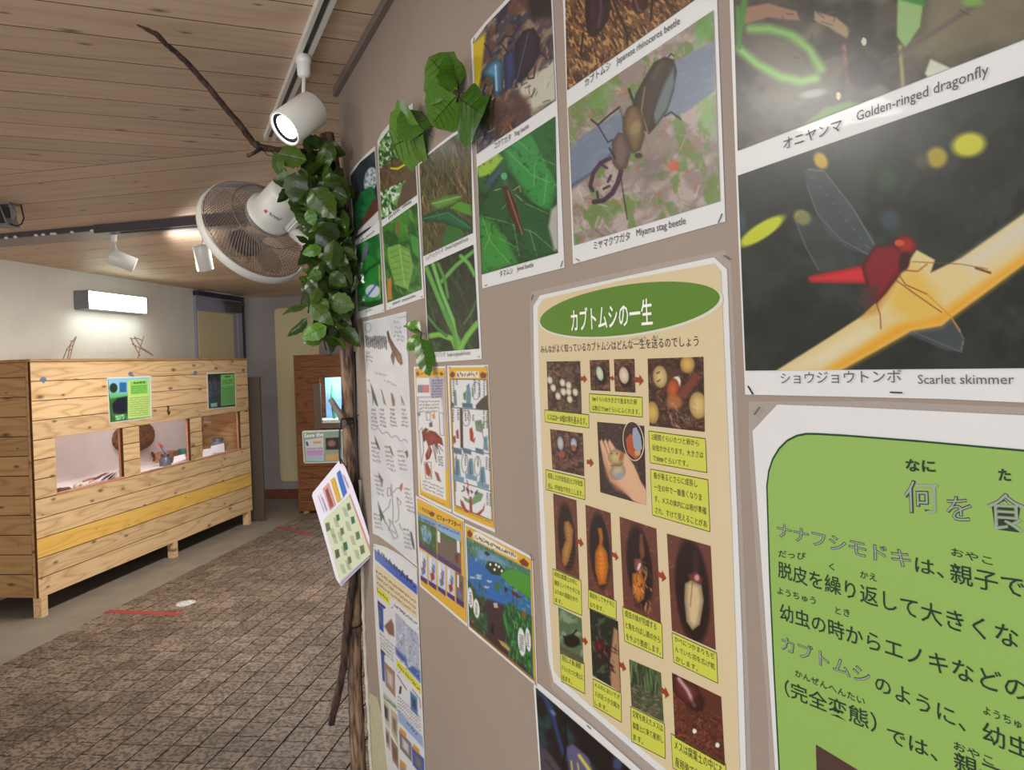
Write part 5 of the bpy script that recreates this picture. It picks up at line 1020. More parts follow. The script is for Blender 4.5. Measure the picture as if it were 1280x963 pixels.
# ---- sheet 6 (right, cut by the frame)
t6 = sheet('photo_sheet', 'largest two-photo sheet at the right: blurred plants above a red dragonfly on yellow stem', 'poster', WALL, [(908, -112), (1410, -505), (1410, 508), (1280, 503.5), (1180, 499), (1050, 496), (931.4, 493.5), (923, 300), (912, 0)], group='insect photo sheets')
p = pic(WALL, (914, -100), (1400, -480), (1400, 2.5), (922, 188.5), (74, 70, 60), 1.6)
Z2 = (900, 0, 3.37)
p.noise((40, 38, 32), 26, .4, .6, .9, 20, 1.5).noise((120, 116, 96), 30, .5, .7, .6, -30, 2, 3).poly(q4(*Z2, (860, -100), (1700, -300), (1700, 60), (1270, 180), (900, 290), (820, 180)), (128, 122, 96), 16, .8).ell(974, 72, 46, 28, (112, 106, 94), 20, .7, .8).line([(938, 36), (962, 36), (990, 44), (1012, 62), (1026, 86)], 11, (122, 178, 86), 4).line([(925, 62), (946, 80), (976, 96), (1002, 102), (1020, 98)], 10, (136, 194, 96), 4).line([(922, 10), (924, 60)], 5, (80, 140, 60), 2).poly([(926, 10), (960, 4), (996, 14), (1000, 26), (960, 22), (930, 30)], (150, 112, 88), 1.5).poly([(1018, 14), (1046, 22), (1064, 38), (1058, 48), (1036, 34), (1018, 26)], (158, 134, 104), 1.5).poly([(1122, -6), (1156, -12), (1150, 33), (1132, 60), (1121, 45)], (140, 178, 110), 1.5).poly([(1122, -30), (1160, -60), (1156, 8), (1126, 0)], (60, 130, 50), 2).line([(1125, 58), (1129, 112)], 4.5, (150, 150, 92), 1.5).line([(1055, 58), (1060, 102)], 5, (150, 96, 84), 2).line([(1100, 80), (1160, 45), (1260, -20)], 5, (92, 80, 82), 3, .8).poly([(1163, 74), (1195, 88), (1162, 100), (1156, 92)], (200, 206, 186), 1.5).ell(1080, 90, 22, 20, (44, 40, 36), 0, .5).poly([(996, 163), (1030, 135), (1062, 126), (1074, 130), (1020, 160)], (96, 140, 66), 2).line([(1064, 38), (1074, 58), (1090, 92), (1118, 112)], 7, (50, 44, 38), 3, .9).ell(1080, 52, 3, 5, (206, 206, 186)).ell(1016, 117, 16, 5, (158, 164, 160), -10, .7).strokes(60, 12, 2, [(60, 54, 44), (110, 100, 80), (40, 40, 34)], 40, 60, (.15, .2, .8, .9), .5).ell(1048, 120, 3, 5, (220, 206, 160)).ell(1216, 2, 14, 6, (120, 160, 80), 0, .8).poly([(921, 40), (932, -40), (945, -60), (925, 60)], (70, 130, 50), 2)
p.build('upper_photo', t6)
p = pic(WALL, (922.3, 219.6), (1400, 53), (1400, 459.4), (931.8, 463.6), (36, 42, 38), 1.5)
p.noise((52, 60, 54), 40, .4, .7, .7).noise((24, 28, 26), 30, .5, .7, .6, 0, 1, 5).ell(1112, 275, 12, 12, (60, 74, 86), 0, .8, .8).ell(1108, 224, 12, 14, (44, 74, 44), 0, .8, .8).ell(926, 278, 6, 14, (70, 90, 110), 0, .8, .6)
Z3 = (900, 240, 3.321)
def z3(*pts): return q4(*Z3, *pts)
p.ell(952, 289, 33, 9.5, (196, 204, 50), -33, .35).ell(1211, 181, 21, 15, (196, 196, 52), -10, .5).ell(1171, 197, 13, 13, (166, 148, 50), 0, .5).ell(1152, 202, 9, 9, (84, 84, 64), 0, .8, .7).ell(1026, 201, 11, 8, (196, 160, 50), 60, .5).ell(1003, 272, 11, 9, (150, 150, 70), 30, .5)
p.poly([(1006, 214), (1012, 209), (1024, 211), (1034, 220), (1062, 255), (1088, 292), (1097, 310), (1092, 322), (1062, 312), (1034, 292), (1018, 262), (1009, 236)], (84, 96, 106), 1.2, .5).poly([(993, 275), (1000, 264), (1014, 268), (1040, 290), (1068, 318), (1072, 338), (1040, 344), (1022, 338), (1004, 306)], (80, 88, 92), 1.2, .35)
for k in range(9): p.line([(1014+k*8.5, 222+k*10.5), (1012+k*8.5+6, 214+k*11+8)], .6, (150, 164, 176), .6, .5)
p.line([(1010, 212), (1030, 214), (1066, 260), (1092, 305)], .9, (150, 160, 170), .7, .7).line([(994, 275), (1008, 310), (1024, 338)], .9, (120, 130, 140), .7, .7).line([(1008, 230), (1022, 268), (1052, 300), (1092, 322)], .9, (130, 140, 150), .7, .6)
p.poly(z3((228, 745), (420, 625), (590, 515), (680, 430), (760, 330), (815, 240), (892, 282), (875, 335), (1000, 275), (1262, 90), (1700, -220), (1700, 0), (1262, 300), (1100, 420), (960, 522), (920, 556), (790, 580), (640, 665), (495, 745)), (218, 198, 140), 1.2).poly(z3((495, 745), (640, 665), (790, 580), (920, 556), (960, 522), (1100, 420), (1262, 300), (1700, 0), (1700, -40), (1262, 258), (1080, 385), (930, 490), (860, 520), (740, 545), (600, 635), (420, 745)), (226, 164, 44), 6).poly(z3((700, 430), (800, 300), (900, 420), (920, 500), (820, 540), (720, 500)), (220, 180, 70), 9, .8).poly(z3((680, 425), (750, 345), (650, 500), (590, 520)), (190, 130, 40), 5, .8).poly(z3((1000, 290), (1262, 105), (1500, -60), (1500, 60), (1262, 200), (1050, 330)), (208, 204, 190), 10, .8).poly(z3((300, 730), (600, 560), (640, 580), (420, 720)), (224, 216, 186), 8, .8)
p.poly(z3((775, 590), (800, 575), (920, 558), (962, 525), (1000, 575), (1015, 625), (1002, 665), (930, 655), (860, 625)), (92, 100, 110), 1.2, .5).line(z3((800, 580), (1000, 665)), .7, (150, 160, 170), .7, .5).line(z3((962, 527), (1012, 610), (1000, 664)), .9, (150, 160, 170), .7, .7)
p.poly(z3((365, 352), (385, 345), (600, 303), (640, 340), (610, 382), (378, 378), (366, 368)), (206, 42, 50), 1, 1, .3).poly(z3((585, 305), (640, 225), (720, 215), (760, 235), (770, 300), (735, 360), (690, 420), (650, 465), (610, 400)), (128, 22, 36), 1.5, 1, .4).noise((70, 10, 22), 3, .99, 1.0).poly(z3((570, 450), (600, 400), (660, 380), (650, 460), (600, 495)), (80, 50, 46), 1, .8).ell(*z3((770, 220))[0], 15, 12, (168, 32, 34), 20, .15, 1, .5).ell(*z3((745, 212))[0], 6, 4, (196, 84, 40), 0, .4).ell(*z3((765, 290))[0], 7, 12, (60, 22, 26), 10, .4)
for l in (((740, 340), (770, 385), (860, 425)), ((760, 325), (820, 330), (860, 300)), ((650, 465), (665, 510), (668, 568)), ((735, 370), (790, 410), (920, 500))): p.line(z3(*l), 1.3, (130, 60, 30))
p.line(z3((800, 290), (1000, 300), (1110, 320)), .8, (120, 76, 40)).line(z3((1062, 316), (1122, 336)), 3, (120, 70, 40)).line(z3((860, 425), (960, 520), (998, 580)), 1.4, (200, 140, 50)).line(z3((1262, 92), (1000, 276)), .8, (160, 140, 90))
p.build('lower_photo', t6)
# ---- captions
def caps(t, items, mats=M_INKG):
    k = Ink(WALL)
    for st, a, b, h in items: k.t(st, a, b, h)
    k.build('caption', mats, t)
caps(t6, [('オニヤンマ', (979, 186.5), (1052.5, 162), 14.5), ('Golden-ringed dragonfly', (1071, 151.5), (1236, 93), 15.5), ('ショウジョウトンボ', (976, 479), (1127, 477.5), 14), ('Scarlet skimmer', (1147.5, 480), (1268, 480.5), 14.5)])
caps(t5, [('カブトムシ', (731, 108.5), (763, 85), 10), ('Japanese rhinoceros beetle', (770.5, 80.4), (849.5, 29.5), 10.5), ('ミヤマクワガタ', (742, 312), (787.2, 299.4), 10.5), ('Miyama stag beetle', (795.5, 295.5), (857, 280), 11)], M_INKB)
caps(t4, [('コクワガタ', (618, 186), (638.5, 174.5), 8), ('Stag beetle', (643, 170.5), (660.7, 160), 7.5), ('タマムシ', (624.5, 346), (641, 341.5), 8), ('Jewel beetle', (646, 339), (666.5, 333.5), 7.5)], M_INKB)
caps(t3, [('ショウリョウバッタ', (532, 326), (553.5, 315.5), 6), ('Oriental longheaded locust', (556, 313.5), (585, 300.5), 6), ('オンブバッタ', (544, 446.5), (556, 445.3), 6), ('Smaller longheaded locust', (559, 446), (587.5, 443.3), 6)])
for t_, ms in ((t2, (((485, 275), (500, 263), 5, 7), ((502, 261), (514, 254), 5, 7), ((490, 382), (500, 378), 4, 5), ((502, 378), (520, 371), 4, 9))), (t1, (((451, 303), (468, 290), 3.5, 8), ((455, 392), (465, 388), 3, 5)))):
    f_ = Pic(WALL, [ms[0][0], (ms[1][1][0], ms[1][1][1]-4)], [(ms[0][0][0], ms[0][0][1]+0.1), (ms[1][1][0], ms[1][1][1]+.1)], (230, 230, 228), 3) if False else None
    k = Flat(WALL, 0.0024); rs_ = random.Random(8)
    for a, b, h, n in ms:
        for i in range(n):
            x = a[0]+(b[0]-a[0])*(i+.5)/n; y = a[1]+(b[1]-a[1])*(i+.5)/n; k.poly([(x-.35, y-h*rs_.uniform(.4, 1)), (x+.35, y-h*rs_.uniform(.4, 1)), (x+.35, y), (x-.35, y)], (120, 120, 122))
            if i % 2: k.poly([(x-.8, y-h*.5-.3), (x+.8, y-h*.5-.9), (x+.8, y-h*.5-.2), (x-.8, y-h*.5+.4)], (120, 120, 122))
    k.build('caption', t_)
staples(t6, WALL, [(938, 488, -50), (1120, 491, 0)], ); staples(t5, WALL, [(900, 273, 51), (722, 325, -25), (709, -60, -25)]); staples(t4, WALL, [(702, 330, 51), (607, 357, 5), (592, 51, 55)])
staples(t3, WALL, [(525, 204, 41), (598, 446, 3), (586, 155, 31)]); staples(t2, WALL, [(527, 371, 5), (487, 385, 3)]); staples(t1, WALL, [(478, 388, 5)])
# ---- dark beetle sheet at the bottom
t7 = sheet('photo_sheet', 'dark beetle photo sheet low on the wall, cut by the bottom of the picture', 'poster', WALL, [(667, 858.6), (668, 852), (672.5, 854.5), (740, 909), (801, 963), (900, 1050), (915, 1300), (690, 1190)], group='insect photo sheets')
p = pic(WALL, (669.5, 860), (884, 1046), (900, 1250), (688, 1150), (22, 18, 22), 1.2)
p.noise((34, 66, 72), 16, .45, .65, .9, 60, 1.6).poly([(672, 858), (720, 900), (800, 972), (900, 1050), (820, 1040), (735, 950), (708, 905), (690, 880)], (20, 13, 16), 4).line([(678, 866), (690, 890), (698, 922), (704, 942)], 4, (44, 66, 120), 2).line([(690, 890), (693, 893)], 3, (120, 150, 190), 2).line([(706, 896), (708, 930), (700, 990)], 3, (8, 8, 12)).poly([(708, 935), (716, 930), (736, 948), (744, 975), (730, 990), (712, 965)], (96, 90, 130), 1.5).line([(724, 945), (738, 965), (742, 985)], 4, (206, 196, 84), 1).line([(714, 952), (718, 985)], 2, (196, 180, 70)).line([(722, 955), (728, 990)], 2, (196, 180, 70)).poly([(670, 930), (684, 938), (702, 963), (720, 1010), (676, 1040)], (74, 66, 76), 2).noise((110, 100, 110), 2, .99, 1)
p.ell(772, 955, 6, 9, (60, 70, 110), 0, .8).strokes(60, 18, 2, [(30, 30, 36), (60, 56, 60), (20, 20, 24)], 60, 40, (0, .3, 1, 1), .6)
p.build('photo', t7); staples(t7, WALL, [(736, 909.5, -1)])
# ================================================================== life-cycle poster
def film_mat():
    m, nt, b = new_mat('laminate_film'); b.inputs['Base Color'].default_value = (0.9, 0.9, 0.9, 1); b.inputs['Roughness'].default_value = 0.12
    t = N(nt, 'ShaderNodeBsdfTransparent'); x = N(nt, 'ShaderNodeMixShader'); x.inputs[0].default_value = 0.14; nt.links.new(t.outputs[0], x.inputs[1]); nt.links.new(b.outputs[0], x.inputs[2]); nt.links.new(x.outputs[0], nt.nodes['Material Output'].inputs[0]); return m
M_FILM = film_mat()
def Z5_(*pts): return q4(660, 320, 3.011, *pts)
def Z6_(*pts): return q4(660, 600, 2.652, *pts)
lp = sheet('life_cycle_poster', 'tall cream laminated poster with a green oval title and beetle life-cycle photos', 'poster', WALL, [(666.6, 383), (675, 369.5), (780, 346), (892.5, 321.7), (908.4, 336.6), (914, 480), (921, 640), (928, 820), (935, 1052), (920, 1058), (822, 964), (745, 898), (692, 853), (686, 826), (678, 715), (673, 600), (668, 480)])
ol = [(662, 383), (664, 365), (780, 339), (905, 313), (914, 330), (920, 480), (928, 660), (936, 860), (942, 1080), (925, 1075), (820, 975), (690, 862), (680, 800), (668, 600)]
P = [Vector(v) for v in WALL(*np.array(ol, float).T, 0.0008)]; MB().add(P, [list(t) for t in tessellate_polygon([P])]).build('laminate', M_FILM, lp)
f = Flat(WALL, 0.0018); f.poly([(672, 385), (678.5, 374), (780, 350), (893, 329.5), (901, 340), (907, 480), (914, 640), (920, 810), (927, 1030), (915, 1030), (820, 952), (748, 892), (699, 848), (692, 838), (684, 715), (679, 620), (674, 480)], (222, 204, 164)); f.build('cream_ground', lp)
A_, B_ = Vector(WALL(675, 402, 0.0021)), Vector(WALL(900, 371.5, 0.0021)); c = (A_+B_)/2; hw = (B_-A_)/2; cp = projpx(c)
hh = (30.5*c.y/F)
def oval(k, c, hw, hh, n=56, dz=0): return [c+hw*(k*math.cos(2*PI*i/n))+Z*(hh*k*math.sin(2*PI*i/n))+Z*dz-WN*0.0001*0 for i in range(n)]
o_ = Flat(WALL); o_.w([p_+Z*-0.0022+WT*0.001 for p_ in oval(1.02, c, hw, hh)], (224, 224, 206)); o_.w([p_-WN*0.00015 for p_ in oval(1.0, c, hw, hh)], (92, 136, 40)); o_.build('title_oval', lp)
Ink(WALL, 0.0028).t('カブトムシの一生', (714, 413), (816, 403.5), 27, 0.012).build('title', M_INKW, lp)
k = Ink(WALL)
k.t('みんながよく知っているカブトムシはどんな一生を送るのでしょう', (676, 441), (873, 432), 9.5)
k.build('subtitle', M_INKB, lp); k.t('いっしょう', (789.5, 426), (807, 424.5), 4.2); k.t('おく', (816, 423), (823, 422.5), 4.2); k.build('reading_aid', M_INKB, lp)
# photos of the life cycle
MUL = [(120, 84, 64), (70, 44, 34), (160, 120, 90), (50, 30, 26)]
def photo(Zf, pts, base, step=0.9): q_ = Zf(*pts); return pic(WALL, q_[0], q_[1], q_[2], q_[3], base, step)
def soil(p, n=160, c=(96, 62, 48)): return p.noise((50, 32, 26), 4, .45, .6, .8).strokes(n, 4, 1.1, MUL, 30, 90, None, .8)
p = soil(photo(Z5_, ((70, 398), (196, 396), (202, 597), (75, 580)), (98, 74, 62)))
for x, y, r in ((82, 468), (95, 497), (130, 480), (152, 486), (135, 512), (155, 512), (113, 527), (157, 540), (178, 514), (150, 500)) and [(82, 468, 0), (95, 497, 0), (130, 478, 0), (153, 488, 0), (133, 512, 0), (153, 512, 0), (113, 528, 0), (157, 540, 0), (178, 514, 0)]: p.ell(*Z5_((x, y))[0], 3.4, 4.8, (226, 222, 190), -12, .2, 1, .25)
p.build('photo', lp)
for q_, e in ((((232, 393), (305, 391), (310, 510), (236, 506)), (270, 443, 4.2, 9, -12, (212, 222, 190))), (((323, 389), (400, 388), (404, 515), (327, 511)), (361, 450, 6.0, 10.5, -8, (232, 210, 180)))):
    p = soil(photo(Z5_, q_, (104, 62, 48)), 110); x, y, rx, ry, an, c_ = e; p.ell(*Z5_((x+5, y+8))[0], rx+2.5, ry+3, (36, 22, 20), an, .3).ell(*Z5_((x, y))[0], rx, ry, c_, an, .15, 1, .2); p.build('photo', lp)
p = soil(photo(Z5_, ((450, 387), (660, 380), (665, 663), (457, 640)), (86, 52, 38), 1.0), 200)
for x, y, rx, ry, c_ in ((497, 455, 9, 14, (222, 190, 130)), (600, 408, 9, 11, (222, 176, 96)), (640, 563, 11, 17, (224, 190, 120)), (468, 590, 8, 14, (214, 178, 90))): p.ell(*Z5_((x, y))[0], rx, ry, c_, -5, .15, 1, .3)
p.ell(*Z5_((555, 480))[0], 6, 9, (236, 222, 214), 20, .2).ell(*Z5_((545, 500))[0], 8, 13, (196, 96, 46), 5, .2, 1, .4).poly(Z5_((560, 520), (630, 440), (650, 460), (590, 540)), (120, 62, 44), 1.5).ell(*Z5_((550, 550))[0], 10, 9, (166, 104, 60), 30, .5).strokes(30, 7, 1.2, [(206, 184, 170), (150, 110, 90)], 40, 60, (.4, .6, .9, 1), .6).ell(*Z5_((490, 440))[0], 1, 3, (90, 60, 40), 60).ell(*Z5_((492, 470))[0], 1, 3, (90, 60, 40), 60)
p.build('photo', lp)
p = soil(photo(Z5_, ((83, 652), (206, 668), (212, 830), (92, 803)), (110, 76, 66)), 160)
p.ell(*Z5_((124, 712))[0], 5.5, 12, (60, 36, 34), -5, .3).ell(*Z5_((122, 706))[0], 4, 9, (196, 196, 200), -5, .3, 1, .3).ell(*Z5_((127, 748))[0], 4, 5, (150, 80, 66), 0, .4).ell(*Z5_((126, 778))[0], 3, 6, (110, 60, 50), 0, .4).ell(*Z5_((174, 716))[0], 5.5, 11, (44, 26, 28), -5, .3).ell(*Z5_((172, 706))[0], 4, 7, (190, 192, 200), -5, .3, 1, .3).ell(*Z5_((172, 724))[0], 3, 4, (150, 96, 66), 0, .4)
p.build('photo', lp)
p = photo(Z5_, ((260, 625), (437, 640), (445, 940), (272, 890)), (62, 46, 44), 0.9); p.strokes(200, 4, 1.1, [(84, 62, 56), (46, 34, 34), (100, 80, 74)], 30, 90)
p.poly(Z5_((285, 780), (270, 700), (277, 690), (292, 720), (300, 745), (285, 700), (292, 688), (310, 730), (318, 755), (300, 705), (306, 690), (326, 720), (340, 740), (370, 745), (400, 790), (425, 850), (450, 890), (450, 945), (400, 925), (340, 870), (310, 850)), (222, 176, 140), 1).poly(Z5_((283, 740), (300, 790), (330, 850), (380, 900), (330, 880), (295, 830)), (190, 130, 96), 3, .8)
p.ell(*Z5_((331, 758))[0], 10, 10, (206, 180, 128), 0, .2, 1, .3).ell(*Z5_((338, 812))[0], 9.5, 10.5, (196, 180, 150), 20, .2, 1, .3).line(Z5_((312, 790), (325, 788), (345, 790), (356, 780)), 2, (140, 96, 66)).ell(*Z5_((345, 828))[0], 5, 4, (150, 158, 170), 0, .5).ell(*Z5_((352, 755))[0], 2.5, 6, (170, 96, 50), 20, .4).ell(*Z5_((315, 745))[0], 1.2, 1, (90, 50, 40)).ell(*Z5_((335, 745))[0], 1.2, 1, (90, 50, 40))
p.build('photo', lp)
c = (Vector(WALL(*Z5_((357, 697))[0], 0.0026))+Vector(WALL(*Z5_((437, 697))[0], 0.0026)))/2; r_ = (Vector(WALL(*Z5_((357, 697))[0], 0.0026))-Vector(WALL(*Z5_((437, 697))[0], 0.0026))).length/2; rz_ = 25*c.y/F; f = Flat(WALL, 0.0024); f.w([c+WT*(r_*1.0*math.cos(2*PI*i/32))+Z*(rz_*math.sin(2*PI*i/32)) for i in range(32)], (224, 214, 190)); f.w([c-WN*.0002+WT*(r_*.93*math.cos(2*PI*i/32))+Z*(rz_*.95*math.sin(2*PI*i/32)) for i in range(32)], (70, 48, 44))
f.off = 0.0027; f.poly(Z5_((368, 690), (385, 668), (400, 690), (405, 740), (420, 755), (405, 766), (375, 740)), (184, 84, 48), 2); f.poly(Z5_((395, 650), (408, 645), (424, 680), (430, 725), (415, 745), (398, 720), (392, 680)), (150, 166, 184), 3); f.poly(Z5_((400, 735), (425, 728), (422, 750), (405, 755)), (196, 160, 110), 4); f.build('round_photo', lp)
def cocoon(pts, parts, n=150, ov=None):
    p = photo(Z6_, pts, (106, 60, 50), 0.9); p.strokes(n, 3, 1.0, [(130, 74, 60), (84, 46, 40), (150, 96, 80)], 30, 90)
    for e in ([ov] if ov else []): p.ell(*Z6_((e[0], e[1]))[0], e[2], e[3], (36, 22, 22), e[4], .2)
    for q_ in parts: p.poly(Z6_(*q_[0]), q_[1], .9, 1, .35)
    return p
p = cocoon(((83, 45), (160, 68), (170, 330), (93, 297)), [(((120, 140), (135, 135), (150, 165), (148, 215), (135, 270), (122, 290), (112, 270), (112, 235), (125, 200), (120, 165)), (206, 146, 76))], 120, (128, 190, 10.5, 42, -4))
for y in range(150, 285, 13): p.line(Z6_((118, y+4), (148, y)), .8, (150, 96, 44), .6, .8)
p.build('photo', lp)
p = cocoon(((190, 83), (273, 110), (285, 400), (200, 365)), [(((230, 160), (245, 160), (250, 195), (246, 215), (262, 240), (268, 290), (258, 345), (235, 350), (222, 300), (222, 240), (236, 212), (236, 190)), (224, 132, 40))], 120, (238, 235, 12.5, 47, -4))
for y in range(250, 345, 15): p.line(Z6_((224, y), (244, y+7), (264, y)), .8, (176, 84, 24), .6, .8)
p.build('photo', lp)
p = cocoon(((303, 122), (425, 162), (440, 475), (317, 425)), [(((370, 178), (380, 180), (388, 250), (375, 270), (368, 230)), (150, 90, 60)), (((352, 262), (375, 262), (385, 300), (372, 320), (355, 300)), (170, 100, 90)), (((345, 310), (375, 305), (390, 340), (385, 395), (365, 410), (345, 380)), (206, 122, 46))], 150, (370, 290, 15.5, 52, -6))
p.strokes(40, 6, 1.3, [(60, 30, 24), (206, 150, 90), (120, 60, 50)], 70, 40, (.3, .4, .8, .95)).ell(*Z6_((368, 288))[0], 1.5, 5, (230, 206, 206), 20); p.build('photo', lp)
p = cocoon(((460, 178), (605, 220), (622, 565), (477, 500)), [(((540, 230), (562, 232), (572, 290), (560, 320), (545, 300)), (70, 40, 40)), (((530, 315), (560, 300), (580, 330), (575, 355), (540, 345)), (130, 60, 56)), (((520, 345), (540, 332), (575, 350), (583, 400), (570, 480), (545, 500), (525, 470), (518, 400)), (214, 190, 146))], 220, (545, 370, 21, 66, -5))
p.line(Z6_((545, 340), (538, 420)), 1, (120, 90, 60)).line(Z6_((510, 470), (540, 520), (590, 500)), 2.5, (50, 26, 24)).line(Z6_((590, 380), (600, 430), (585, 480)), 2, (50, 26, 24)).ell(*Z6_((560, 325))[0], 3, 4, (206, 150, 150), 0, .6); p.build('photo', lp)
p = photo(Z6_, ((100, 422), (177, 460), (184, 613), (106, 577)), (86, 110, 76)); p.noise((150, 170, 140), 8, .5, .7, .7).ell(*Z6_((145, 535))[0], 10, 8, (24, 20, 18), 10, .3).line(Z6_((118, 520), (135, 530), (160, 500)), 2.4, (20, 16, 16)).line(Z6_((150, 530), (172, 545)), 2, (20, 16, 16)).line(Z6_((108, 560), (184, 600)), 6, (90, 84, 60)); p.build('photo', lp)
p = photo(Z6_, ((204, 428), (298, 470), (308, 705), (214, 650)), (34, 38, 30)); p.noise((90, 106, 80), 7, .55, .7, .7).poly(Z6_((285, 490), (298, 500), (308, 705), (275, 690), (272, 600)), (176, 134, 100), 1.5).ell(*Z6_((238, 550))[0], 6, 9, (110, 26, 30), 10, .3, 1, .4).line(Z6_((225, 520), (228, 500), (236, 530)), 1.6, (60, 20, 20)).ell(*Z6_((258, 575))[0], 6, 10, (50, 22, 24), 10, .3).strokes(30, 8, 1, [(30, 20, 18), (120, 90, 70)], 60, 40, (.3, .4, .9, .8)); p.build('photo', lp)
p = photo(Z6_, ((335, 595), (440, 640), (450, 805), (343, 750)), (74, 86, 58)); p.strokes(70, 18, 1.4, [(60, 66, 48), (110, 140, 84), (40, 44, 34)], 88, 6, (0, 0, 1, .5)).strokes(150, 5, 1.2, [(150, 130, 112), (84, 68, 56), (60, 84, 40), (110, 96, 84)], 20, 50, (0, .5, 1, 1)); p.build('photo', lp)
p = photo(Z6_, ((477, 640), (640, 720), (653, 950), (487, 855)), (94, 50, 36)); p.strokes(260, 4, 1.2, [(150, 84, 60), (60, 26, 20), (120, 62, 44)], 20, 80, (0, .3, 1, 1)).poly(Z6_((480, 645), (510, 655), (560, 680), (582, 730), (578, 770), (545, 760), (500, 725), (482, 700)), (104, 46, 46), 1.2, 1, .4).line(Z6_((500, 660), (530, 700), (552, 750)), 3.5, (226, 196, 190), 2, .9).ell(*Z6_((552, 834))[0], 2.6, 3, (236, 230, 222)).ell(*Z6_((628, 880))[0], 2.6, 3, (236, 230, 222)).ell(*Z6_((560, 745))[0], 9, 12, (40, 20, 18), 30, .6, .6); p.build('photo', lp)
# yellow note boxes with their text
def note(q_, lines, bold=0.0, last=1.0):
    f = Flat(WALL, 0.0021); k = Ink(WALL)
    f.poly(q_, (210, 214, 84)); f.outline(q_, 1.0, (70, 84, 30)); n = len(lines); TL, TR, BR, BL = [np.array(v) for v in q_]
    mx_ = max(len(l) for l in lines); hpx = np.linalg.norm(BL-TL)/n*0.56
    for i, l in enumerate(lines):
        v = (i+0.80)/n-0.02; L_, R_x = TL+(BL-TL)*v, TR+(BR-TR)*v; fr = 0.05+0.90*min(1, len(l)/mx_); k.t(l, tuple(L_+(R_x-L_)*0.05), tuple(L_+(R_x-L_)*fr), hpx, bold)
    nb = f.build('note_box', lp); k.build('text_line', M_INKB, nb)
note(Z5_((62, 580), (228, 598), (229, 648), (64, 625)), ['メスは20〜30個の卵を産みます。'])
note(Z5_((230, 519), (430, 533), (430, 607), (232, 588)), ['3㎜ぐらいの大きさで産まれた卵', 'は数日で5㎜ぐらいにふくれます。'])
note([(810.8, 539), (881.7, 548.7), (883.5, 591), (812.6, 578.6)], ['2週間ぐらいたつと卵から', '幼虫がかえります。大きさは', 'で8㎜ぐらいです。'])
note([(812.9, 586.6), (884.8, 600), (887.4, 665), (815.5, 644)], ['春が来るとさらに成長し', '一生の中で一番重くなりま', 'す。メスの体内には卵が準備', 'され、すけて見えることがあ'])
note(Z5_((67, 805), (213, 840), (214, 918), (68, 880)), ['成長した2令幼虫(左)と3令幼虫', '(右)。3令幼虫で冬をこします。'])
note(Z6_((82, 295), (176, 335), (178, 450), (85, 410)), ['幼虫は腐葉土の中に', '蛹室というサナギにな', 'るための部屋を作り', 'ます。'])
note(Z6_((200, 362), (292, 403), (292, 464), (200, 425)), ['脱皮をしてサナギに', 'なります。'])
note(Z6_((313, 420), (443, 478), (447, 593), (320, 535)), ['成虫の体が完成する', 'と角をのばし頭のから', 'をやぶり脱皮します。'])
note(Z6_((477, 507), (625, 575), (629, 675), (483, 605)), ['かべにつかまりちぢ', 'んでいた羽を広げ乾', 'かします。'])
note(Z6_((107, 572), (186, 608), (188, 710), (110, 668)), ['羽化した後1週間', 'ぐらいたつと地上に', '出ます。'])
note(Z6_((215, 660), (308, 708), (310, 805), (217, 750)), ['メスのにおいでオ', 'スが近づき交尾を', 'します。'])
note(Z6_((340, 752), (452, 810), (455, 925), (343, 868)), ['交尾を終えたメスは', '腐葉土に来て産卵し', 'ます。'])
note(Z6_((474, 842), (655, 942), (660, 1060), (480, 955)), ['メスは腐葉土の中にも', '産卵後で穴を出る', 'のはメス'][:2])
def arrow(q_, w_=1.0):
    f = Flat(WALL, 0.0022)
    (x0, y0), (x1, y1) = q_; d = x1-x0; h = d*0.33; g = (y1-y0)/d
    f.poly([(x0, y0-h*.9), (x0+d*.5, y0-h*.9+g*d*.5), (x0+d*.5, y0-h*2+g*d*.5), (x1, y1+1), (x0+d*.5, y0+h*2.2+g*d*.5), (x0+d*.5, y0+h*1+g*d*.5), (x0, y0+h*1)], (156, 66, 38), 1); f.build('arrow', lp)
for a, b in (((198, 462), (222, 462)), ((308, 460), (325, 460)), ((403, 466), (435, 468)), ((221, 775), (247, 779))): arrow(Z5_(a, b))
for a, b in (((161, 203), (184, 211)), ((278, 246), (300, 258)), ((430, 312), (458, 325)), ((177, 530), (198, 538)), ((301, 610), (325, 626)), ((440, 696), (468, 713))): arrow(Z6_(a, b))
staples(lp, WALL, [(665, 372, 51), (908, 322, -31)])
# ================================================================== green question poster (right, low)
def Z4_(*pts): return q4(920, 490, 2.036, *pts)
gp = sheet('question_poster', 'white-edged poster with a large lime green panel and black text, lower right', 'poster', WALL, [(940.6, 539), (971.6, 506), (1060, 509), (1280, 519.5), (1420, 527), (1420, 1100), (976, 1090), (969, 963), (955, 750), (946, 620)])
ol = [(936, 560), (936, 502), (1100, 502), (1430, 516), (1430, 1110), (968, 1110), (960, 900), (945, 700)]
P = [Vector(v) for v in WALL(*np.array(ol, float).T, 0.0008)]; MB().add(P, [list(t) for t in tessellate_polygon([P])]).build('laminate', M_FILM, gp)
edge = [(1425, 574), (1280, 563.7), (1150, 552), (1060, 545), (1022, 542.8), (1008, 542.6), (996, 545), (984, 551), (974, 561), (966, 574), (961, 589), (958.6, 608), (962, 720), (967, 830), (974, 963), (981, 1080), (1425, 1080)]
f = Flat(WALL); f.poly(edge, (150, 188, 96)); f.outline(edge, 2.6, (26, 74, 40), 1); f.poly(Z4_((203, 898), (330, 975), (500, 1080), (480, 1180), (210, 1140)), (84, 60, 56), 2); f.build('green_panel', gp)
k = Ink(WALL, 0.0024); B = 0.006
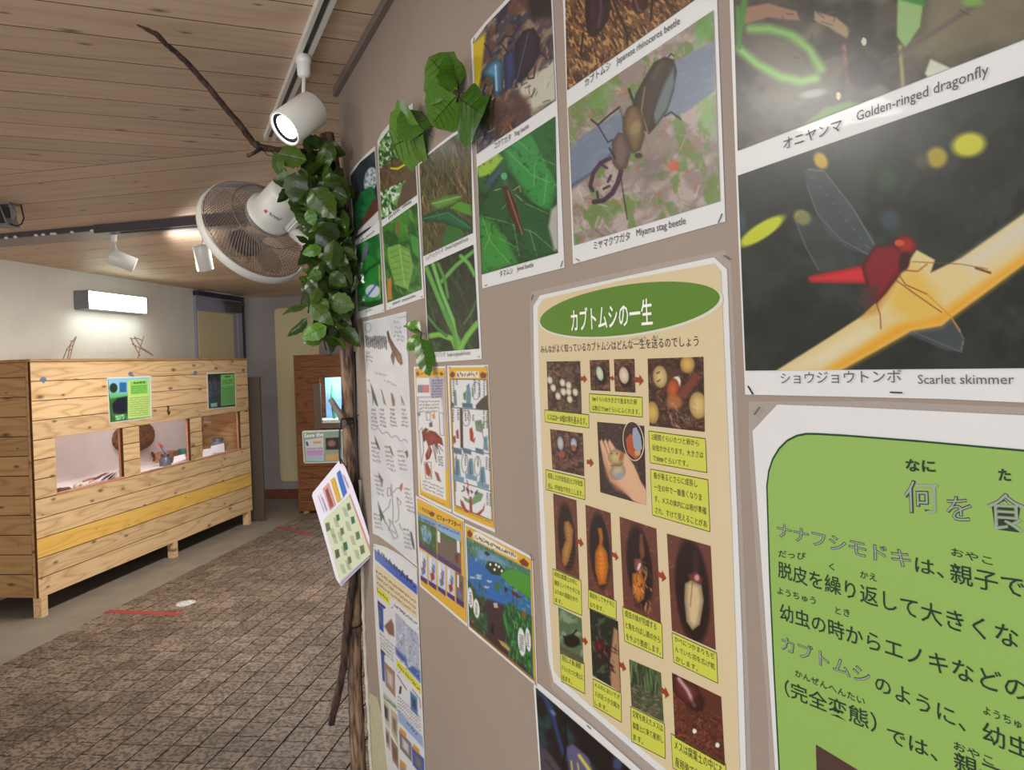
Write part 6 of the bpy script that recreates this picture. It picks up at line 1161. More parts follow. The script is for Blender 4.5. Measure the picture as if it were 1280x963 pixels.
for st, a, b, h, bo in (('なに', (1132, 588), (1169.5, 590), 15, .03), ('た', (1248, 600), (1264, 601), 15, .03), ('は、', (1144, 714), (1180, 722), 20, B), ('親子で', (1188, 726), (1281, 747), 24, B), ('おやこ', (1189, 694), (1241, 707), 10.5, B), ('だっぴ', (973, 696), (1007, 700), 9, B), ('く', (1036, 712), (1043, 713), 9, B), ('かえ', (1075, 722), (1096, 727), 9.5, B), ('脱皮を繰り返して大きくな', (972.6, 720), (1273.6, 811), 20, B), ('ようちゅう', (971.6, 742), (1019.7, 756), 9, B), ('とき', (1044, 767), (1062.4, 771.5), 9.5, B), ('幼虫の時からエノキなどの', (975, 773), (1286, 878), 20, B), ('のように、幼虫', (1094, 862), (1292, 953), 21, B), ('ようちゅう', (1229, 892), (1290, 917), 11, B), ('かんぜんへんたい', (993.7, 845), (1081, 882), 9, B), ('（完全変態）', (981, 868), (1096, 915), 20, B), ('では、親子', (1109, 926), (1256, 985), 20, B), ('おやこ', (1192, 936), (1242, 958), 11, B)): k.t(st, a, b, h, bo)
k.build('text_line', M_INKD, gp)
k = Ink(WALL, 0.0024); k2 = Ink(WALL, 0.0027)
for st, a, b, h in (('何', (1131, 637), (1174, 639), 38), ('を', (1183, 649), (1215, 650), 31), ('食', (1234, 658), (1284, 662), 44), ('ナナフシモドキ', (971.6, 670), (1138.6, 710), 18), ('カブトムシ', (976.5, 811), (1088, 857), 18)):
    k.t(st, a, b, h, 0.012 if st == '食' else 0.02); k2.t(st, (a[0]+.6, a[1]), (b[0]-.6, b[1]), h, -0.006)
k.build('outline_word', M_INKD, gp); k2.build('pale_word', plain('pale_grey_ink', (150, 158, 150), 0.6), gp); staples(gp, WALL, [(946, 514, 45)])
# ================================================================== hand-drawn bird list
bl_ = sheet('bird_list', 'long white hand-drawn list of small birds, hanging beside the trunk post', 'poster', WALL, [(454, 402.4), (480, 396.5), (508, 389.3), (513, 500), (517, 600), (521.5, 708.7), (506, 696), (492, 684), (479, 673), (466, 667), (461, 540)])
p = Pic(WALL, [(454.6, 403.6), (507.5, 390.6)], [(466.4, 665), (521, 706)], (224, 226, 230), 0.6)
def zc(*pts): return q4(410, 380, 5.35, *pts)
def zd(*pts): return q4(450, 540, 5.6625, *pts)
p.noise((206, 210, 218), 16, .45, .65, .5, 80, 2)
for x in range(255, 395, 13): p.line(zc((x, 215+p.rs.randint(12)), (x+5, 285+p.rs.randint(22))), 1.3, (60, 60, 66)).line(zc((x-2, 235+p.rs.randint(40)), (x+10, 230+p.rs.randint(40))), .9, (70, 70, 76))
p.ell(*zc((268, 158))[0], 4.2, 6, (150, 152, 160), 0, .2).ell(*zc((268, 158))[0], 3.3, 5, (216, 218, 222), 0, .2)
BRW = (112, 84, 72)
p.poly(zc((393, 190), (402, 180), (415, 225), (450, 285), (490, 340), (500, 400), (488, 412), (465, 385), (448, 350), (440, 410), (430, 395), (418, 350), (430, 320), (400, 240)), BRW, .7).line(zc((400, 185), (410, 225)), 1.2, (60, 50, 44)).poly(zc((455, 310), (480, 350), (490, 400), (470, 370)), (150, 110, 96), 1)
def bird(pts, c): p.poly(pts, c, .6)
bird(zc((283, 530), (292, 545), (318, 620), (335, 685), (322, 680), (305, 640), (300, 680), (294, 600)), (64, 84, 84)); bird(zc((352, 570), (360, 575), (378, 640), (388, 680), (372, 665), (362, 610)), (128, 116, 108)); bird(zc((420, 595), (430, 597), (446, 640), (448, 680), (432, 685), (424, 640)), (130, 110, 96)); bird(zc((486, 615), (493, 620), (515, 680), (505, 675), (498, 655), (494, 680)), (150, 120, 96))
p.line([zc((290+i*10, 825+12*math.sin(i*1.05)+i*4.2))[0] for i in range(25)], .8, (120, 124, 134))
for a, b, n in (((440, 130), (475, 130), 2), ((440, 165), (490, 165), 3), ((442, 195), (495, 200), 4), ((442, 222), (510, 232), 5), ((452, 248), (515, 255), 4), ((252, 335), (280, 338), 2), ((252, 360), (300, 368), 4), ((255, 385), (300, 392), 4), ((310, 470), (390, 490), 6), ((375, 520), (455, 555), 6), ((258, 520), (280, 530), 2), ((262, 585), (280, 600), 2)): p.marks(*zc(a, b), 3.4, n, (112, 104, 104), .6)
for x0 in (290, 345, 415, 492):
    for r in range(5): p.marks(*zc((x0, 715+r*26), (x0+28+r*5, 720+r*27)), 3, 4+r//2, (96, 96, 104), .6)
for x0, y0, rows in ((75, 85, 5), (172, 115, 6), (262, 145, 5), (100, 320, 5), (95, 590, 4), (310, 410, 6), (300, 700, 5)):
    for r in range(rows): p.marks(*zd((x0+r*4, y0+r*30), (x0+45+r*7, y0+r*33+8)), 3, 5, (92, 92, 100), .6)
bird(zd((103, 30), (112, 45), (132, 95), (143, 130), (130, 122), (112, 85)), (70, 66, 70)); bird(zd((208, 98), (218, 110), (240, 175), (228, 165), (215, 135)), (86, 84, 90)); bird(zd((312, 145), (335, 130), (342, 170), (330, 190), (325, 155)), (96, 90, 92)); bird(zd((130, 285), (145, 310), (165, 340), (155, 390), (145, 350), (132, 320)), (120, 96, 100)); bird(zd((125, 490), (140, 530), (170, 600), (180, 650), (160, 610), (148, 640), (140, 590), (132, 540)), (58, 56, 64)); bird(zd((285, 375), (305, 360), (300, 400), (290, 425), (278, 400)), (176, 96, 60)); bird(zd((352, 700), (368, 715), (385, 800), (388, 840), (372, 815), (360, 760)), (80, 88, 96))
for l in (((222, 370), (228, 450), (235, 560), (232, 650)), ((195, 400), (215, 395), (220, 450), (195, 455), (195, 400)), ((215, 480), (205, 530), (165, 570)), ((235, 430), (260, 400), (285, 400)), ((262, 470), (275, 560), (272, 620), (250, 640)), ((205, 620), (215, 650), (210, 690), (240, 760), (268, 745), (250, 690), (225, 640), (205, 620)), ((180, 640), (200, 670), (205, 700)), ((225, 700), (250, 720)), ((278, 650), (292, 690)), ((282, 520), (290, 500), (262, 465))): p.line(zd(*l), .8, (104, 108, 116))
p.line(zc((470, 95), (520, 85)), .7, (110, 170, 120))
p.build('drawing', bl_)
# ================================================================== yellow-bordered crayfish prints
YEL = (226, 178, 56); RED = (156, 58, 50); BLU = (96, 140, 160)
def ze(*pts): return q4(510, 450, 4.373, *pts)
c1 = sheet('crayfish_print', 'narrow yellow-edged print with one large red crayfish', 'poster', WALL, [(517.3, 458.7), (556.9, 458), (564.4, 641), (543, 631), (523.7, 620.4)], group='crayfish prints')
p = Pic(WALL, ze((38, 50), (200, 46)), ze((66, 738), (232, 818)), YEL, 0.55)
p.poly(ze((45, 95), (198, 92), (215, 600), (52, 540)), (182, 178, 200), .6).poly(ze((45, 98), (115, 98), (122, 200), (48, 200)), (232, 232, 232), .6).poly(ze((60, 210), (180, 208), (198, 330), (208, 770), (75, 715), (55, 550)), (230, 230, 230), .8)
for i in range(7): p.poly(ze((54+i*9, 140), (60+i*9, 136), (61+i*9, 178), (55+i*9, 180)), (60, 70, 120) if i < 3 else (190, 60, 60), .5)
for r in range(7): p.marks(*ze((128, 118+r*15), (190, 116+r*15)), 2, 7, (84, 70, 96), .7)
for r in range(4): p.marks(*ze((62, 235+r*18), (172, 232+r*18)), 2.4, 12, (90, 90, 96), .6)
p.marks(*ze((62, 82), (165, 80)), 2.6, 9, (120, 74, 20), .8, .8).poly(ze((44, 70), (58, 62), (60, 85), (48, 88)), (120, 60, 40)).poly(ze((172, 72), (182, 66), (195, 78), (180, 88)), (120, 60, 40))
p.poly(ze((75, 395), (95, 372), (112, 380), (100, 400), (120, 385), (150, 395), (185, 430), (192, 470), (165, 455), (160, 490), (145, 460), (120, 470), (132, 500), (118, 540), (100, 550), (95, 520), (112, 480), (100, 440), (85, 450), (80, 420)), RED, .7, 1, .3).line(ze((118, 470), (112, 520)), .8, (220, 150, 140)).line(ze((85, 400), (90, 440)), .8, (60, 40, 40))
for l in (((150, 460), (160, 510)), ((160, 465), (175, 515)), ((170, 470), (190, 500)), ((130, 440), (150, 540)), ((145, 455), (155, 560))): p.line(ze(*l), .8, (90, 84, 90))
p.poly(ze((130, 300), (145, 285), (150, 320), (135, 325)), (206, 160, 110)).poly(ze((115, 350), (130, 335), (135, 365), (118, 368)), (90, 84, 100)).poly(ze((92, 570), (105, 560), (125, 610), (115, 640), (100, 625)), RED).line(ze((118, 600), (125, 640)), 1.2, RED).poly(ze((145, 610), (165, 620), (182, 670), (160, 660)), (140, 84, 84)).poly(ze((52, 290), (65, 285), (68, 305), (55, 308)), (90, 120, 140))
for q_ in (((170, 290), (192, 290), (197, 415), (175, 410)), ((100, 290), (122, 290), (122, 330), (102, 330)), ((62, 390), (78, 370), (85, 500), (72, 570)), ((88, 560), (125, 560), (130, 650), (98, 650))): p.line(ze(*q_, q_[0]), .6, (110, 110, 116))
for r in range(4): p.marks(*ze((165, 535+r*14), (192, 540+r*14)), 2, 4, (80, 80, 88), .6)
for r in range(3): p.marks(*ze((80, 665+r*20), (195, 712+r*20)), 2.4, 11, (84, 84, 90), .6)
p.marks(*ze((72, 735), (205, 800)), 1.4, 12, (120, 90, 20), .5)
p.build('print', c1)
c2 = sheet('crayfish_print', 'narrow yellow-edged comic strip print in four rows, beside the single crayfish print', 'poster', WALL, [(559, 457.3), (610, 456.4), (618.6, 666), (592, 654), (566, 642)], group='crayfish prints')
p = Pic(WALL, ze((222, 44), (432, 40)), ze((252, 828), (470, 925)), YEL, 0.55)
p.poly(ze((233, 106), (430, 108), (460, 880), (258, 795)), (226, 228, 230), .6).poly(ze((262, 62), (385, 62), (388, 98), (262, 98)), (232, 228, 214), .8)
p.marks(*ze((268, 92), (380, 92)), 5, 9, (70, 60, 50), 1.0, .9).poly(ze((228, 80), (242, 62), (258, 78), (248, 98), (234, 95)), (120, 56, 40)).poly(ze((392, 80), (405, 66), (432, 78), (425, 100), (400, 100)), (120, 56, 40))
DK = (70, 72, 78)
for l in (((233, 260), (440, 275)), ((240, 480), (448, 515)), ((250, 655), (455, 720)), ((233, 106), (430, 108), (460, 880), (258, 795), (233, 106))): p.line(ze(*l), .9, DK)
p.poly(ze((320, 140), (335, 130), (345, 200), (342, 245), (318, 240)), BLU).poly(ze((296, 235), (352, 240), (355, 265), (298, 260)), (70, 110, 126)).poly(ze((250, 170), (262, 165), (268, 250), (250, 250)), BLU).poly(ze((370, 250), (400, 215), (435, 190), (438, 275), (372, 270)), (70, 68, 62)).poly(ze((235, 225), (250, 240), (252, 258), (236, 256)), (84, 80, 72)).poly(ze((302, 185), (318, 170), (316, 222), (304, 215)), (84, 120, 70))
p.poly(ze((283, 265), (298, 267), (302, 485), (287, 480)), (72, 54, 56)).marks(*ze((290, 300), (291, 470)), 3, 1).poly(ze((336, 378), (350, 370), (358, 410), (355, 450), (340, 440)), RED).poly(ze((350, 440), (368, 425), (362, 455)), RED).poly(ze((365, 335), (400, 328), (410, 360), (405, 400), (372, 385)), (96, 140, 96)).poly(ze((372, 360), (395, 358), (400, 392), (378, 390)), (150, 130, 150)).poly(ze((415, 425), (430, 415), (440, 500), (412, 490)), BLU).poly(ze((245, 420), (258, 415), (262, 450), (250, 460)), (130, 60, 56)).poly(ze((262, 390), (275, 380), (278, 430), (266, 430)), (140, 64, 60))
for x0 in (248, 300, 368): p.poly(ze((x0, 480), (x0+45, 492), (x0+46, 520), (x0+2, 508)), (76, 116, 132))
for x0, y0 in ((262, 545), (335, 540), (400, 585)): p.poly(ze((x0, y0), (x0+18, y0), (x0+26, y0+90), (x0-12, y0+85)), BLU).poly(ze((x0-22, y0+80), (x0+44, y0+98), (x0+42, y0+125), (x0-20, y0+108)), (110, 150, 176)).line(ze((x0+4, y0+20), (x0+8, y0+90)), .9, (50, 70, 90))
p.poly(ze((300, 745), (345, 770), (380, 720), (412, 735), (400, 770), (350, 795), (310, 770)), (110, 150, 110)).poly(ze((335, 750), (348, 750), (352, 840), (338, 835)), RED).poly(ze((285, 765), (300, 775), (318, 815), (335, 835), (318, 835), (292, 800)), RED).poly(ze((420, 785), (408, 815), (385, 835), (365, 845), (392, 850), (415, 822)), RED).poly(ze((325, 690), (335, 720), (332, 745), (322, 720)), RED).line(ze((330, 690), (322, 660)), 1, RED)
p.marks(*ze((290, 715), (385, 745)), 7, 4, (50, 50, 56), 1.6)
for x0, y0, n in ((245, 112, 8), (262, 112, 3), (360, 115, 7), (385, 120, 8), (412, 120, 9), (242, 280, 6), (310, 285, 5), (325, 285, 5), (352, 310, 3), (410, 290, 8), (428, 290, 8), (258, 520, 5), (310, 530, 5), (378, 535, 5), (425, 540, 6), (440, 545, 6), (255, 670, 5), (430, 735, 6), (445, 740, 6), (350, 165, 4), (270, 280, 5)):
    for j in range(n): p.marks(*ze((x0, y0+j*12), (x0+9, y0+j*12)), 1.8, 2, (76, 76, 84), .6)
for cx_, cy_, rx_, ry_ in ((318, 315, 5, 11), (372, 170, 5, 11), (310, 565, 4, 12), (380, 580, 4, 12), (262, 580, 3, 10), (425, 390, 4, 12)): p.line([(ze((cx_, cy_))[0][0]+rx_*math.cos(t*.4), ze((cx_, cy_))[0][1]+ry_*math.sin(t*.4)) for t in range(17)], .6, (96, 96, 104))
p.marks(*ze((262, 810), (455, 895)), 1.6, 18, (120, 90, 20), .5)
p.build('print', c2)
def zf(*pts): return q4(515, 630, 4.1875, *pts)
c3 = sheet('crayfish_print', 'yellow-edged before and after print with two pond pictures over a comic strip', 'poster', WALL, [(519.6, 619.7), (579.5, 650.3), (584.3, 784), (553, 757), (524.6, 732.7)], group='crayfish prints')
p = Pic(WALL, [(521, 623), (578.3, 652.5)], [(526, 731), (583, 779.5)], YEL, 0.55)
p.poly(zf((30, 45), (125, 90), (130, 288), (34, 218)), (60, 96, 60), .6).poly(zf((30, 45), (125, 90), (126, 125), (31, 82)), (120, 160, 206), .6).poly(zf((45, 110), (80, 115), (105, 160), (95, 215), (60, 195), (48, 150)), (126, 170, 200), .8).strokes(60, 4, 1, [(46, 84, 44), (84, 130, 70)], 80, 30, (.05, .2, .45, .5), .8).poly(zf((33, 200), (130, 265), (131, 290), (34, 222)), (84, 54, 110), .6)
p.poly(zf((130, 92), (255, 150), (258, 370), (134, 290)), (112, 98, 90), .6).poly(zf((130, 92), (255, 150), (256, 205), (131, 135)), (140, 176, 214), .6).poly(zf((131, 135), (180, 165), (256, 200), (256, 220), (131, 165)), (70, 110, 60), .8).poly(zf((134, 262), (258, 345), (258, 372), (134, 292)), (84, 54, 110), .6).poly(zf((132, 140), (146, 148), (148, 205), (134, 200)), (230, 230, 230), .5).poly(zf((234, 190), (250, 198), (251, 260), (236, 252)), (230, 230, 230), .5).poly(zf((225, 265), (240, 262), (245, 310), (228, 305)), (116, 44, 44), .8).marks(*zf((35, 75), (120, 118)), 2.6, 9, (60, 70, 110), .8).marks(*zf((135, 118), (248, 165)), 2.6, 13, (60, 70, 110), .8)
for i in range(5):
    x0 = 36+i*48; y0 = 235+i*30; w_ = 42 if i < 4 else 42
    p.poly(zf((x0, y0), (x0+w_, y0+27), (x0+w_+2, y0+185+i*2), (x0+4, y0+158+i*2)), [(206, 214, 226), (196, 206, 222), (206, 214, 226), (200, 208, 220), (120, 104, 92)][i], .5).poly(zf((x0+3, y0+135), (x0+w_+2, y0+162), (x0+w_+2, y0+190), (x0+4, y0+158)), (74, 48, 110), .5)
    p.poly(zf((x0+8, y0+15), (x0+17, y0+20), (x0+18, y0+85), (x0+9, y0+80)), (236, 236, 236), .4).poly(zf((x0+12, y0+100), (x0+28, y0+95), (x0+34, y0+130), (x0+18, y0+140)), RED if i % 2 else (96, 120, 180), .7).poly(zf((x0+24, y0+50), (x0+36, y0+60), (x0+36, y0+100), (x0+26, y0+95)), (90, 130, 190) if i < 4 else (96, 84, 76), .7).line(zf((x0+20, y0+70), (x0+32, y0+120)), 1, RED)
p.poly(zf((90, 50), (103, 38), (120, 52), (112, 68), (96, 64)), (124, 58, 40), .5)
p.build('print', c3)
k = Ink(WALL, 0.0025); k.t('！アメリカ', zf((40, 34))[0], zf((92, 55))[0], 5.5, .02); k.t('ビフォーアフター！', zf((132, 78))[0], zf((256, 128))[0], 6, .03); k.build('title', M_INKB, c3)
c4 = sheet('crayfish_print', 'yellow-edged print of a busy blue pond scene, largest of the crayfish prints', 'poster', WALL, [(580.7, 653.9), (620, 672), (660, 693.5), (665.5, 697), (668, 760), (671.4, 859), (628, 822), (585.4, 786.4)], group='crayfish prints')
p = Pic(WALL, [(582, 657), (664, 699.5)], [(586.6, 783.5), (669.5, 854.5)], YEL, 0.6)
inner = [(583.5, 672), (662.6, 713.6), (666.6, 848.5), (586.8, 778)]
p.poly(inner, (44, 108, 180), .6)
p.poly(zf((286, 175), (618, 350), (618, 480), (540, 420), (440, 360), (380, 300), (290, 260)), (70, 120, 96), 1.5).strokes(130, 5, 1, [(36, 84, 44), (96, 150, 110), (130, 170, 190)], 85, 20, (.03, .1, .98, .3), .8).poly(zf((330, 230), (440, 270), (520, 330), (430, 310), (350, 290)), (120, 160, 206), 2, .8)
p.poly(zf((380, 330), (400, 300), (450, 310), (485, 345), (470, 380), (420, 370)), (30, 60, 36), .8).poly(zf((460, 370), (510, 345), (560, 350), (618, 385), (620, 500), (560, 460), (500, 415)), (76, 150, 50), .8).strokes(60, 4, .8, [(50, 110, 36), (130, 196, 84)], 40, 20, (.55, .32, .98, .48), .8)
p.poly(zf((292, 400), (340, 480), (400, 500), (480, 530), (540, 540), (560, 600), (560, 800), (640, 920), (300, 640)), (62, 46, 50), 2.5).poly(zf((290, 400), (330, 450), (345, 560), (400, 600), (395, 690), (300, 630)), (44, 74, 50), 2).strokes(90, 6, 1, [(60, 120, 60), (36, 76, 40), (96, 140, 90)], 80, 25, (.02, .5, .32, .95), .9).poly(zf((470, 560), (520, 520), (560, 560), (625, 590), (632, 900), (560, 820), (500, 700)), (36, 80, 44), 2).strokes(200, 7, 1.1, [(60, 140, 60), (30, 76, 40), (80, 160, 76)], 80, 20, (.6, .5, .97, .95), .9)
for x, y in ((312, 385), (345, 388), (400, 405), (385, 435), (345, 375)): p.poly(zf((x-12, y), (x, y-7), (x+12, y), (x+18, y-6), (x+18, y+8), (x, y+8)), (170, 190, 196), .5)
for x, y in ((410, 318), (432, 345), (455, 330), (470, 352), (440, 320)): p.ell(*zf((x, y))[0], 1.3, 1.8, (236, 236, 220))
p.poly(zf((430, 420), (450, 410), (465, 430), (450, 460), (432, 445)), (70, 110, 60), .5).poly(zf((375, 255), (395, 250), (410, 268), (392, 275)), (40, 50, 60), .5).poly(zf((520, 450), (560, 480), (585, 485), (555, 495), (525, 475)), (110, 40, 40), .5).poly(zf((482, 440), (500, 440), (500, 460), (485, 462)), (26, 30, 50), .5).line(zf((525, 440), (530, 520)), .6, (60, 50, 50)).line(zf((550, 480), (548, 540)), .6, (60, 50, 50)).ell(*zf((585, 578))[0], 3.5, 3.5, (150, 84, 40), 0, .3, .8).poly(zf((425, 520), (445, 518), (452, 545), (430, 545)), (190, 180, 166), .5).poly(zf((450, 710), (480, 725), (515, 760), (508, 772), (470, 742)), (190, 150, 96), .5).poly(zf((410, 640), (425, 625), (432, 680), (415, 680)), (24, 22, 30), .5)
for cx_, cy_, rx_, ry_ in ((306, 492, 3.2, 13), (337, 548, 3.8, 12), (574, 724, 4.6, 18), (608, 712, 3.2, 15)): p.ell(*zf((cx_, cy_))[0], rx_, ry_, (232, 232, 228), -5, .2)
for cx_, cy_, n in ((306, 470, 6), (337, 525, 6), (568, 690, 8), (580, 695, 8), (606, 680, 7)):
    for j in range(n): p.marks(*zf((cx_-6, cy_+j*11), (cx_+6, cy_+j*11+3)), 1.6, 2, (90, 90, 96), .6)
p.poly(zf((322, 148), (345, 148), (550, 268), (548, 295), (330, 190), (318, 170)), (236, 232, 220), .8).marks(*zf((328, 180), (545, 286)), 4.6, 22, (60, 54, 50), .9, .95).poly(zf((288, 150), (300, 135), (318, 158), (308, 178), (292, 170)), (130, 54, 40), .6).poly(zf((560, 300), (585, 285), (612, 312), (606, 332), (575, 322)), (130, 54, 40), .6).marks(*zf((310, 640), (635, 930)), 1.8, 40, (120, 90, 20), .5).ell(*zf((318, 618))[0], 1.6, 2, (196, 40, 50))
p.build('print', c4); staples(c4, WALL, [(664, 697, -51)]); staples(c2, WALL, [(562, 459.5, 3), (607, 458.5, 3)]); staples(c1, WALL, [(521, 461, 5)])
# ================================================================== blue-headed bird notice (left, low)
def zg(*pts): return q4(420, 680, 3.4, *pts)
bp = sheet('blue_notice', 'long white notice with a blue heading and small photos, low beside the trunk post', 'poster', WALL, [(467, 680), (482, 684), (500, 694), (512, 703), (521.5, 711), (524, 780), (528, 880), (532, 963), (536, 1070), (490, 1020), (484, 960), (478, 905), (472, 830), (468, 762), (466, 715)])
p = Pic(WALL, [(467.5, 682), (482, 686), (500, 696), (521, 712)], [(488, 1010), (535.5, 1062)], (224, 226, 230), 0.6)
p.poly(zg((163, 22), (250, 95), (345, 178), (345, 218), (250, 140), (160, 62)), (50, 92, 190), .8).marks(*zg((175, 42), (340, 192)), 6.5, 15, (20, 28, 60), 1.3, .95).poly(zg((158, 72), (345, 222), (345, 322), (160, 165)), (228, 212, 172), .6)
for r in range(3): p.marks(*zg((165, 115+r*24), (340, 255+r*24)), 2.6, 24, (92, 80, 66), .7)
p.poly(zg((162, 168), (228, 228), (228, 262), (162, 203)), (226, 222, 60), .6).marks(*zg((170, 196), (222, 248)), 3.4, 6, (40, 40, 40), .8)
def ph(pts, c, c2=None): p.poly(zg(*pts), c, .6); c2 and p.poly([((a[0]+b[0])/2, (a[1]+b[1])/2) for a, b in zip(zg(*pts), [np.mean(zg(*pts), axis=0)]*4)], c2, 1.5)
ph(((160, 235), (200, 275), (202, 378), (165, 342)), (44, 84, 170), (96, 120, 130)); p.line(zg((160, 232), (206, 272)), 2.5, (50, 46, 60))
p.poly(zg((205, 350), (235, 320), (245, 345), (248, 395), (225, 385)), (130, 96, 84), 1.2)
for r in range(5): p.marks(*zg((165, 365+r*16), (245, 440+r*16)), 2, 12, (110, 104, 108), .6)
for q_ in (((252, 290), (298, 335), (302, 522), (256, 468)), ((300, 340), (352, 388), (358, 590), (304, 530))): ph(q_, (176, 184, 204)); p.strokes(1, 1, 1, [(0, 0, 0)], 0, 0, (0, 0, .01, .01))
p.poly(zg((252, 440), (300, 490), (302, 522), (256, 468)), (60, 92, 170), 2).poly(zg((325, 520), (356, 540), (358, 590), (304, 530)), (60, 92, 170), 2)
for _ in range(120):
    x = p.rs.uniform(256, 352); y = p.rs.uniform(300, 540)+(x-256)*.45; p.line(zg((x, y), (x+p.rs.uniform(-9, 9), y+p.rs.uniform(-14, 14))), .8, (232, 234, 238) if p.rs.rand() < .5 else (96, 104, 130), .6, .7)
p.marks(*zg((245, 262), (345, 350)), 3, 14, (50, 50, 60), .9).marks(*zg((236, 255), (240, 295)), 2, 1)
p.poly(zg((256, 488), (360, 606), (362, 642), (258, 522)), (222, 218, 60), .6).marks(*zg((260, 515), (358, 628)), 2.6, 12, (60, 60, 40), .8)
p.line(zg((170, 430), (205, 470)), 2.5, (50, 46, 60)); ph(((172, 440), (205, 475), (208, 590), (178, 560)), (50, 88, 176), (110, 100, 110)); ph(((205, 500), (250, 545), (252, 655), (212, 605)), (160, 130, 110), (206, 196, 190))
p.poly(zg((185, 615), (260, 690), (262, 715), (190, 645)), (176, 196, 170), .6).marks(*zg((192, 645), (256, 702)), 2.4, 9, (70, 90, 70), .8)
for q_, a_, b_ in ((((190, 640), (228, 690), (230, 790), (200, 750)), (196, 194, 176), (60, 56, 60)), (((232, 700), (262, 730), (264, 860), (236, 800)), (190, 186, 150), (120, 110, 90)), (((198, 760), (228, 800), (232, 880), (204, 850)), (176, 170, 156), (90, 84, 80)), (((232, 820), (264, 870), (266, 960), (240, 920)), (150, 120, 100), (110, 80, 66)), (((268, 790), (320, 850), (322, 930), (272, 870)), (120, 116, 124), (206, 204, 206)), (((322, 860), (374, 915), (376, 1000), (326, 940)), (60, 90, 160), (130, 120, 110)), (((270, 930), (320, 985), (322, 1060), (274, 1000)), (170, 150, 130), (110, 90, 80)), (((315, 625), (345, 655), (348, 735), (318, 705)), (80, 130, 180), (50, 60, 80))): ph(q_, a_, b_)
p.line(zg((262, 560), (280, 590), (300, 620)), 1, (110, 100, 96)).line(zg((275, 610), (272, 635)), 2.4, (40, 40, 44)).line(zg((325, 620), (355, 660), (360, 700)), .8, (120, 100, 90))
p.poly(zg((262, 705), (368, 820), (372, 870), (266, 755)), (150, 176, 214), .6).marks(*zg((300, 765), (345, 815)), 3.4, 5, (40, 56, 110), 1)
for r in range(5): p.marks(*zg((262, 650+r*14), (360, 745+r*14)), 2, 12, (104, 104, 112), .6)
for x, y in ((272, 780), (328, 850), (272, 915)): p.poly(zg((x, y), (x+26, y+26), (x+26, y+48), (x, y+22)), (214, 150, 60), .5)
p.build('print', bp)
# ================================================================== signs on the two cabinets
def zh(*pts): return q4(130, 430, 5.068, *pts)
class BoxP(Plane): pass
SBOX = Plane(EM, lambda o: CF+o)
def boxsign(name, label, q_, paint):
    t = sheet(name, label, 'sign', SBOX, q_, 0.003, 0.006)
    c_ = np.mean(q_, axis=0); inn = [tuple(c_+(np.array(v)-c_)*0.94) for v in q_]; p = pic(SBOX, inn[0], inn[1], inn[2], inn[3], (40, 50, 44), 0.45, 0.0095); paint(p); p.build('print', t); return t
def s1_(p):
    p.C[:] = (150, 206, 232); p.grad((96, 190, 90), zh((100, 290))[0], zh((100, 340))[0]).poly(zh((30, 350), (150, 330), (150, 500), (35, 500)), (60, 110, 50), 1).ell(*zh((60, 280))[0], 5, 6, (40, 60, 40), 0, .3).poly(zh((98, 245), (142, 245), (143, 305), (98, 308)), (48, 110, 170), .6).poly(zh((50, 385), (85, 345), (145, 335), (148, 430), (120, 445), (60, 440)), (34, 34, 50), 1).noise((70, 70, 84), 2, .99, 1).poly(zh((70, 455), (130, 445), (132, 478), (75, 485)), (170, 226, 170), .6).strokes(20, 5, 1.2, [(40, 90, 40), (90, 150, 70)], 90, 30, (0, .85, .45, 1), .8)
    p.poly(zh((152, 232), (285, 222), (295, 460), (152, 475)), (206, 232, 130), .6).poly(zh((165, 238), (276, 228), (278, 315), (168, 325)), (150, 222, 96), .6).marks(*zh((185, 255), (262, 248)), 2, 9, (40, 90, 40), .9)
    for r in range(4): p.marks(*zh((172, 275+r*13), (270, 268+r*13)), 1.2, 14, (80, 140, 60), .5)
    for r in range(9): p.marks(*zh((160, 348+r*14), (285, 338+r*14)), 1.2, 16, (120, 160, 90), .5)
boxsign('exhibit_sign', 'green and blue information sign above the gap left of the middle window', [(134, 472), (188.8, 470), (189.8, 522.7), (137, 529.6)], s1_)
def s2_(p):
    p.C[:] = (34, 30, 32); p.noise((96, 72, 56), 3, .55, .7, .8).strokes(30, 4, 1, [(110, 84, 60), (60, 50, 40)], 60, 50, (0, .2, .4, .8)).poly(zh((675, 378), (716, 373), (718, 398), (678, 400)), (130, 190, 150), .5).poly(zh((738, 195), (825, 190), (832, 385), (740, 395)), (110, 176, 90), .6).poly(zh((742, 200), (820, 195), (823, 260), (745, 268)), (132, 206, 100), .6).marks(*zh((765, 215), (800, 212)), 1.8, 5, (40, 80, 40), .8)
    for r in range(3): p.marks(*zh((750, 235+r*11), (815, 230+r*11)), 1, 10, (60, 110, 50), .5)
    for r in range(8): p.marks(*zh((748, 288+r*13), (820, 282+r*13)), 1, 10, (80, 140, 70), .5)
boxsign('exhibit_sign', 'dark and green information sign above the third window', [(258.7, 466.5), (294, 465), (295.3, 509), (260.2, 512.3)], s2_)
ss = sheet('save_sign', 'pale green sign reading Save the, below the window of the brown cabinet', 'sign', BRN, [(377.5, 540), (380, 538.6), (444, 536.6), (446, 578), (382, 579.6), (379.6, 578)], 0.004, 0.006)
p = pic(BRN, (378.6, 541.4), (443, 538.2), (444.6, 576.4), (381, 578.2), (150, 178, 160), 0.45, 0.0105)
def zi(*pts): return q4(360, 440, 4.587, *pts)
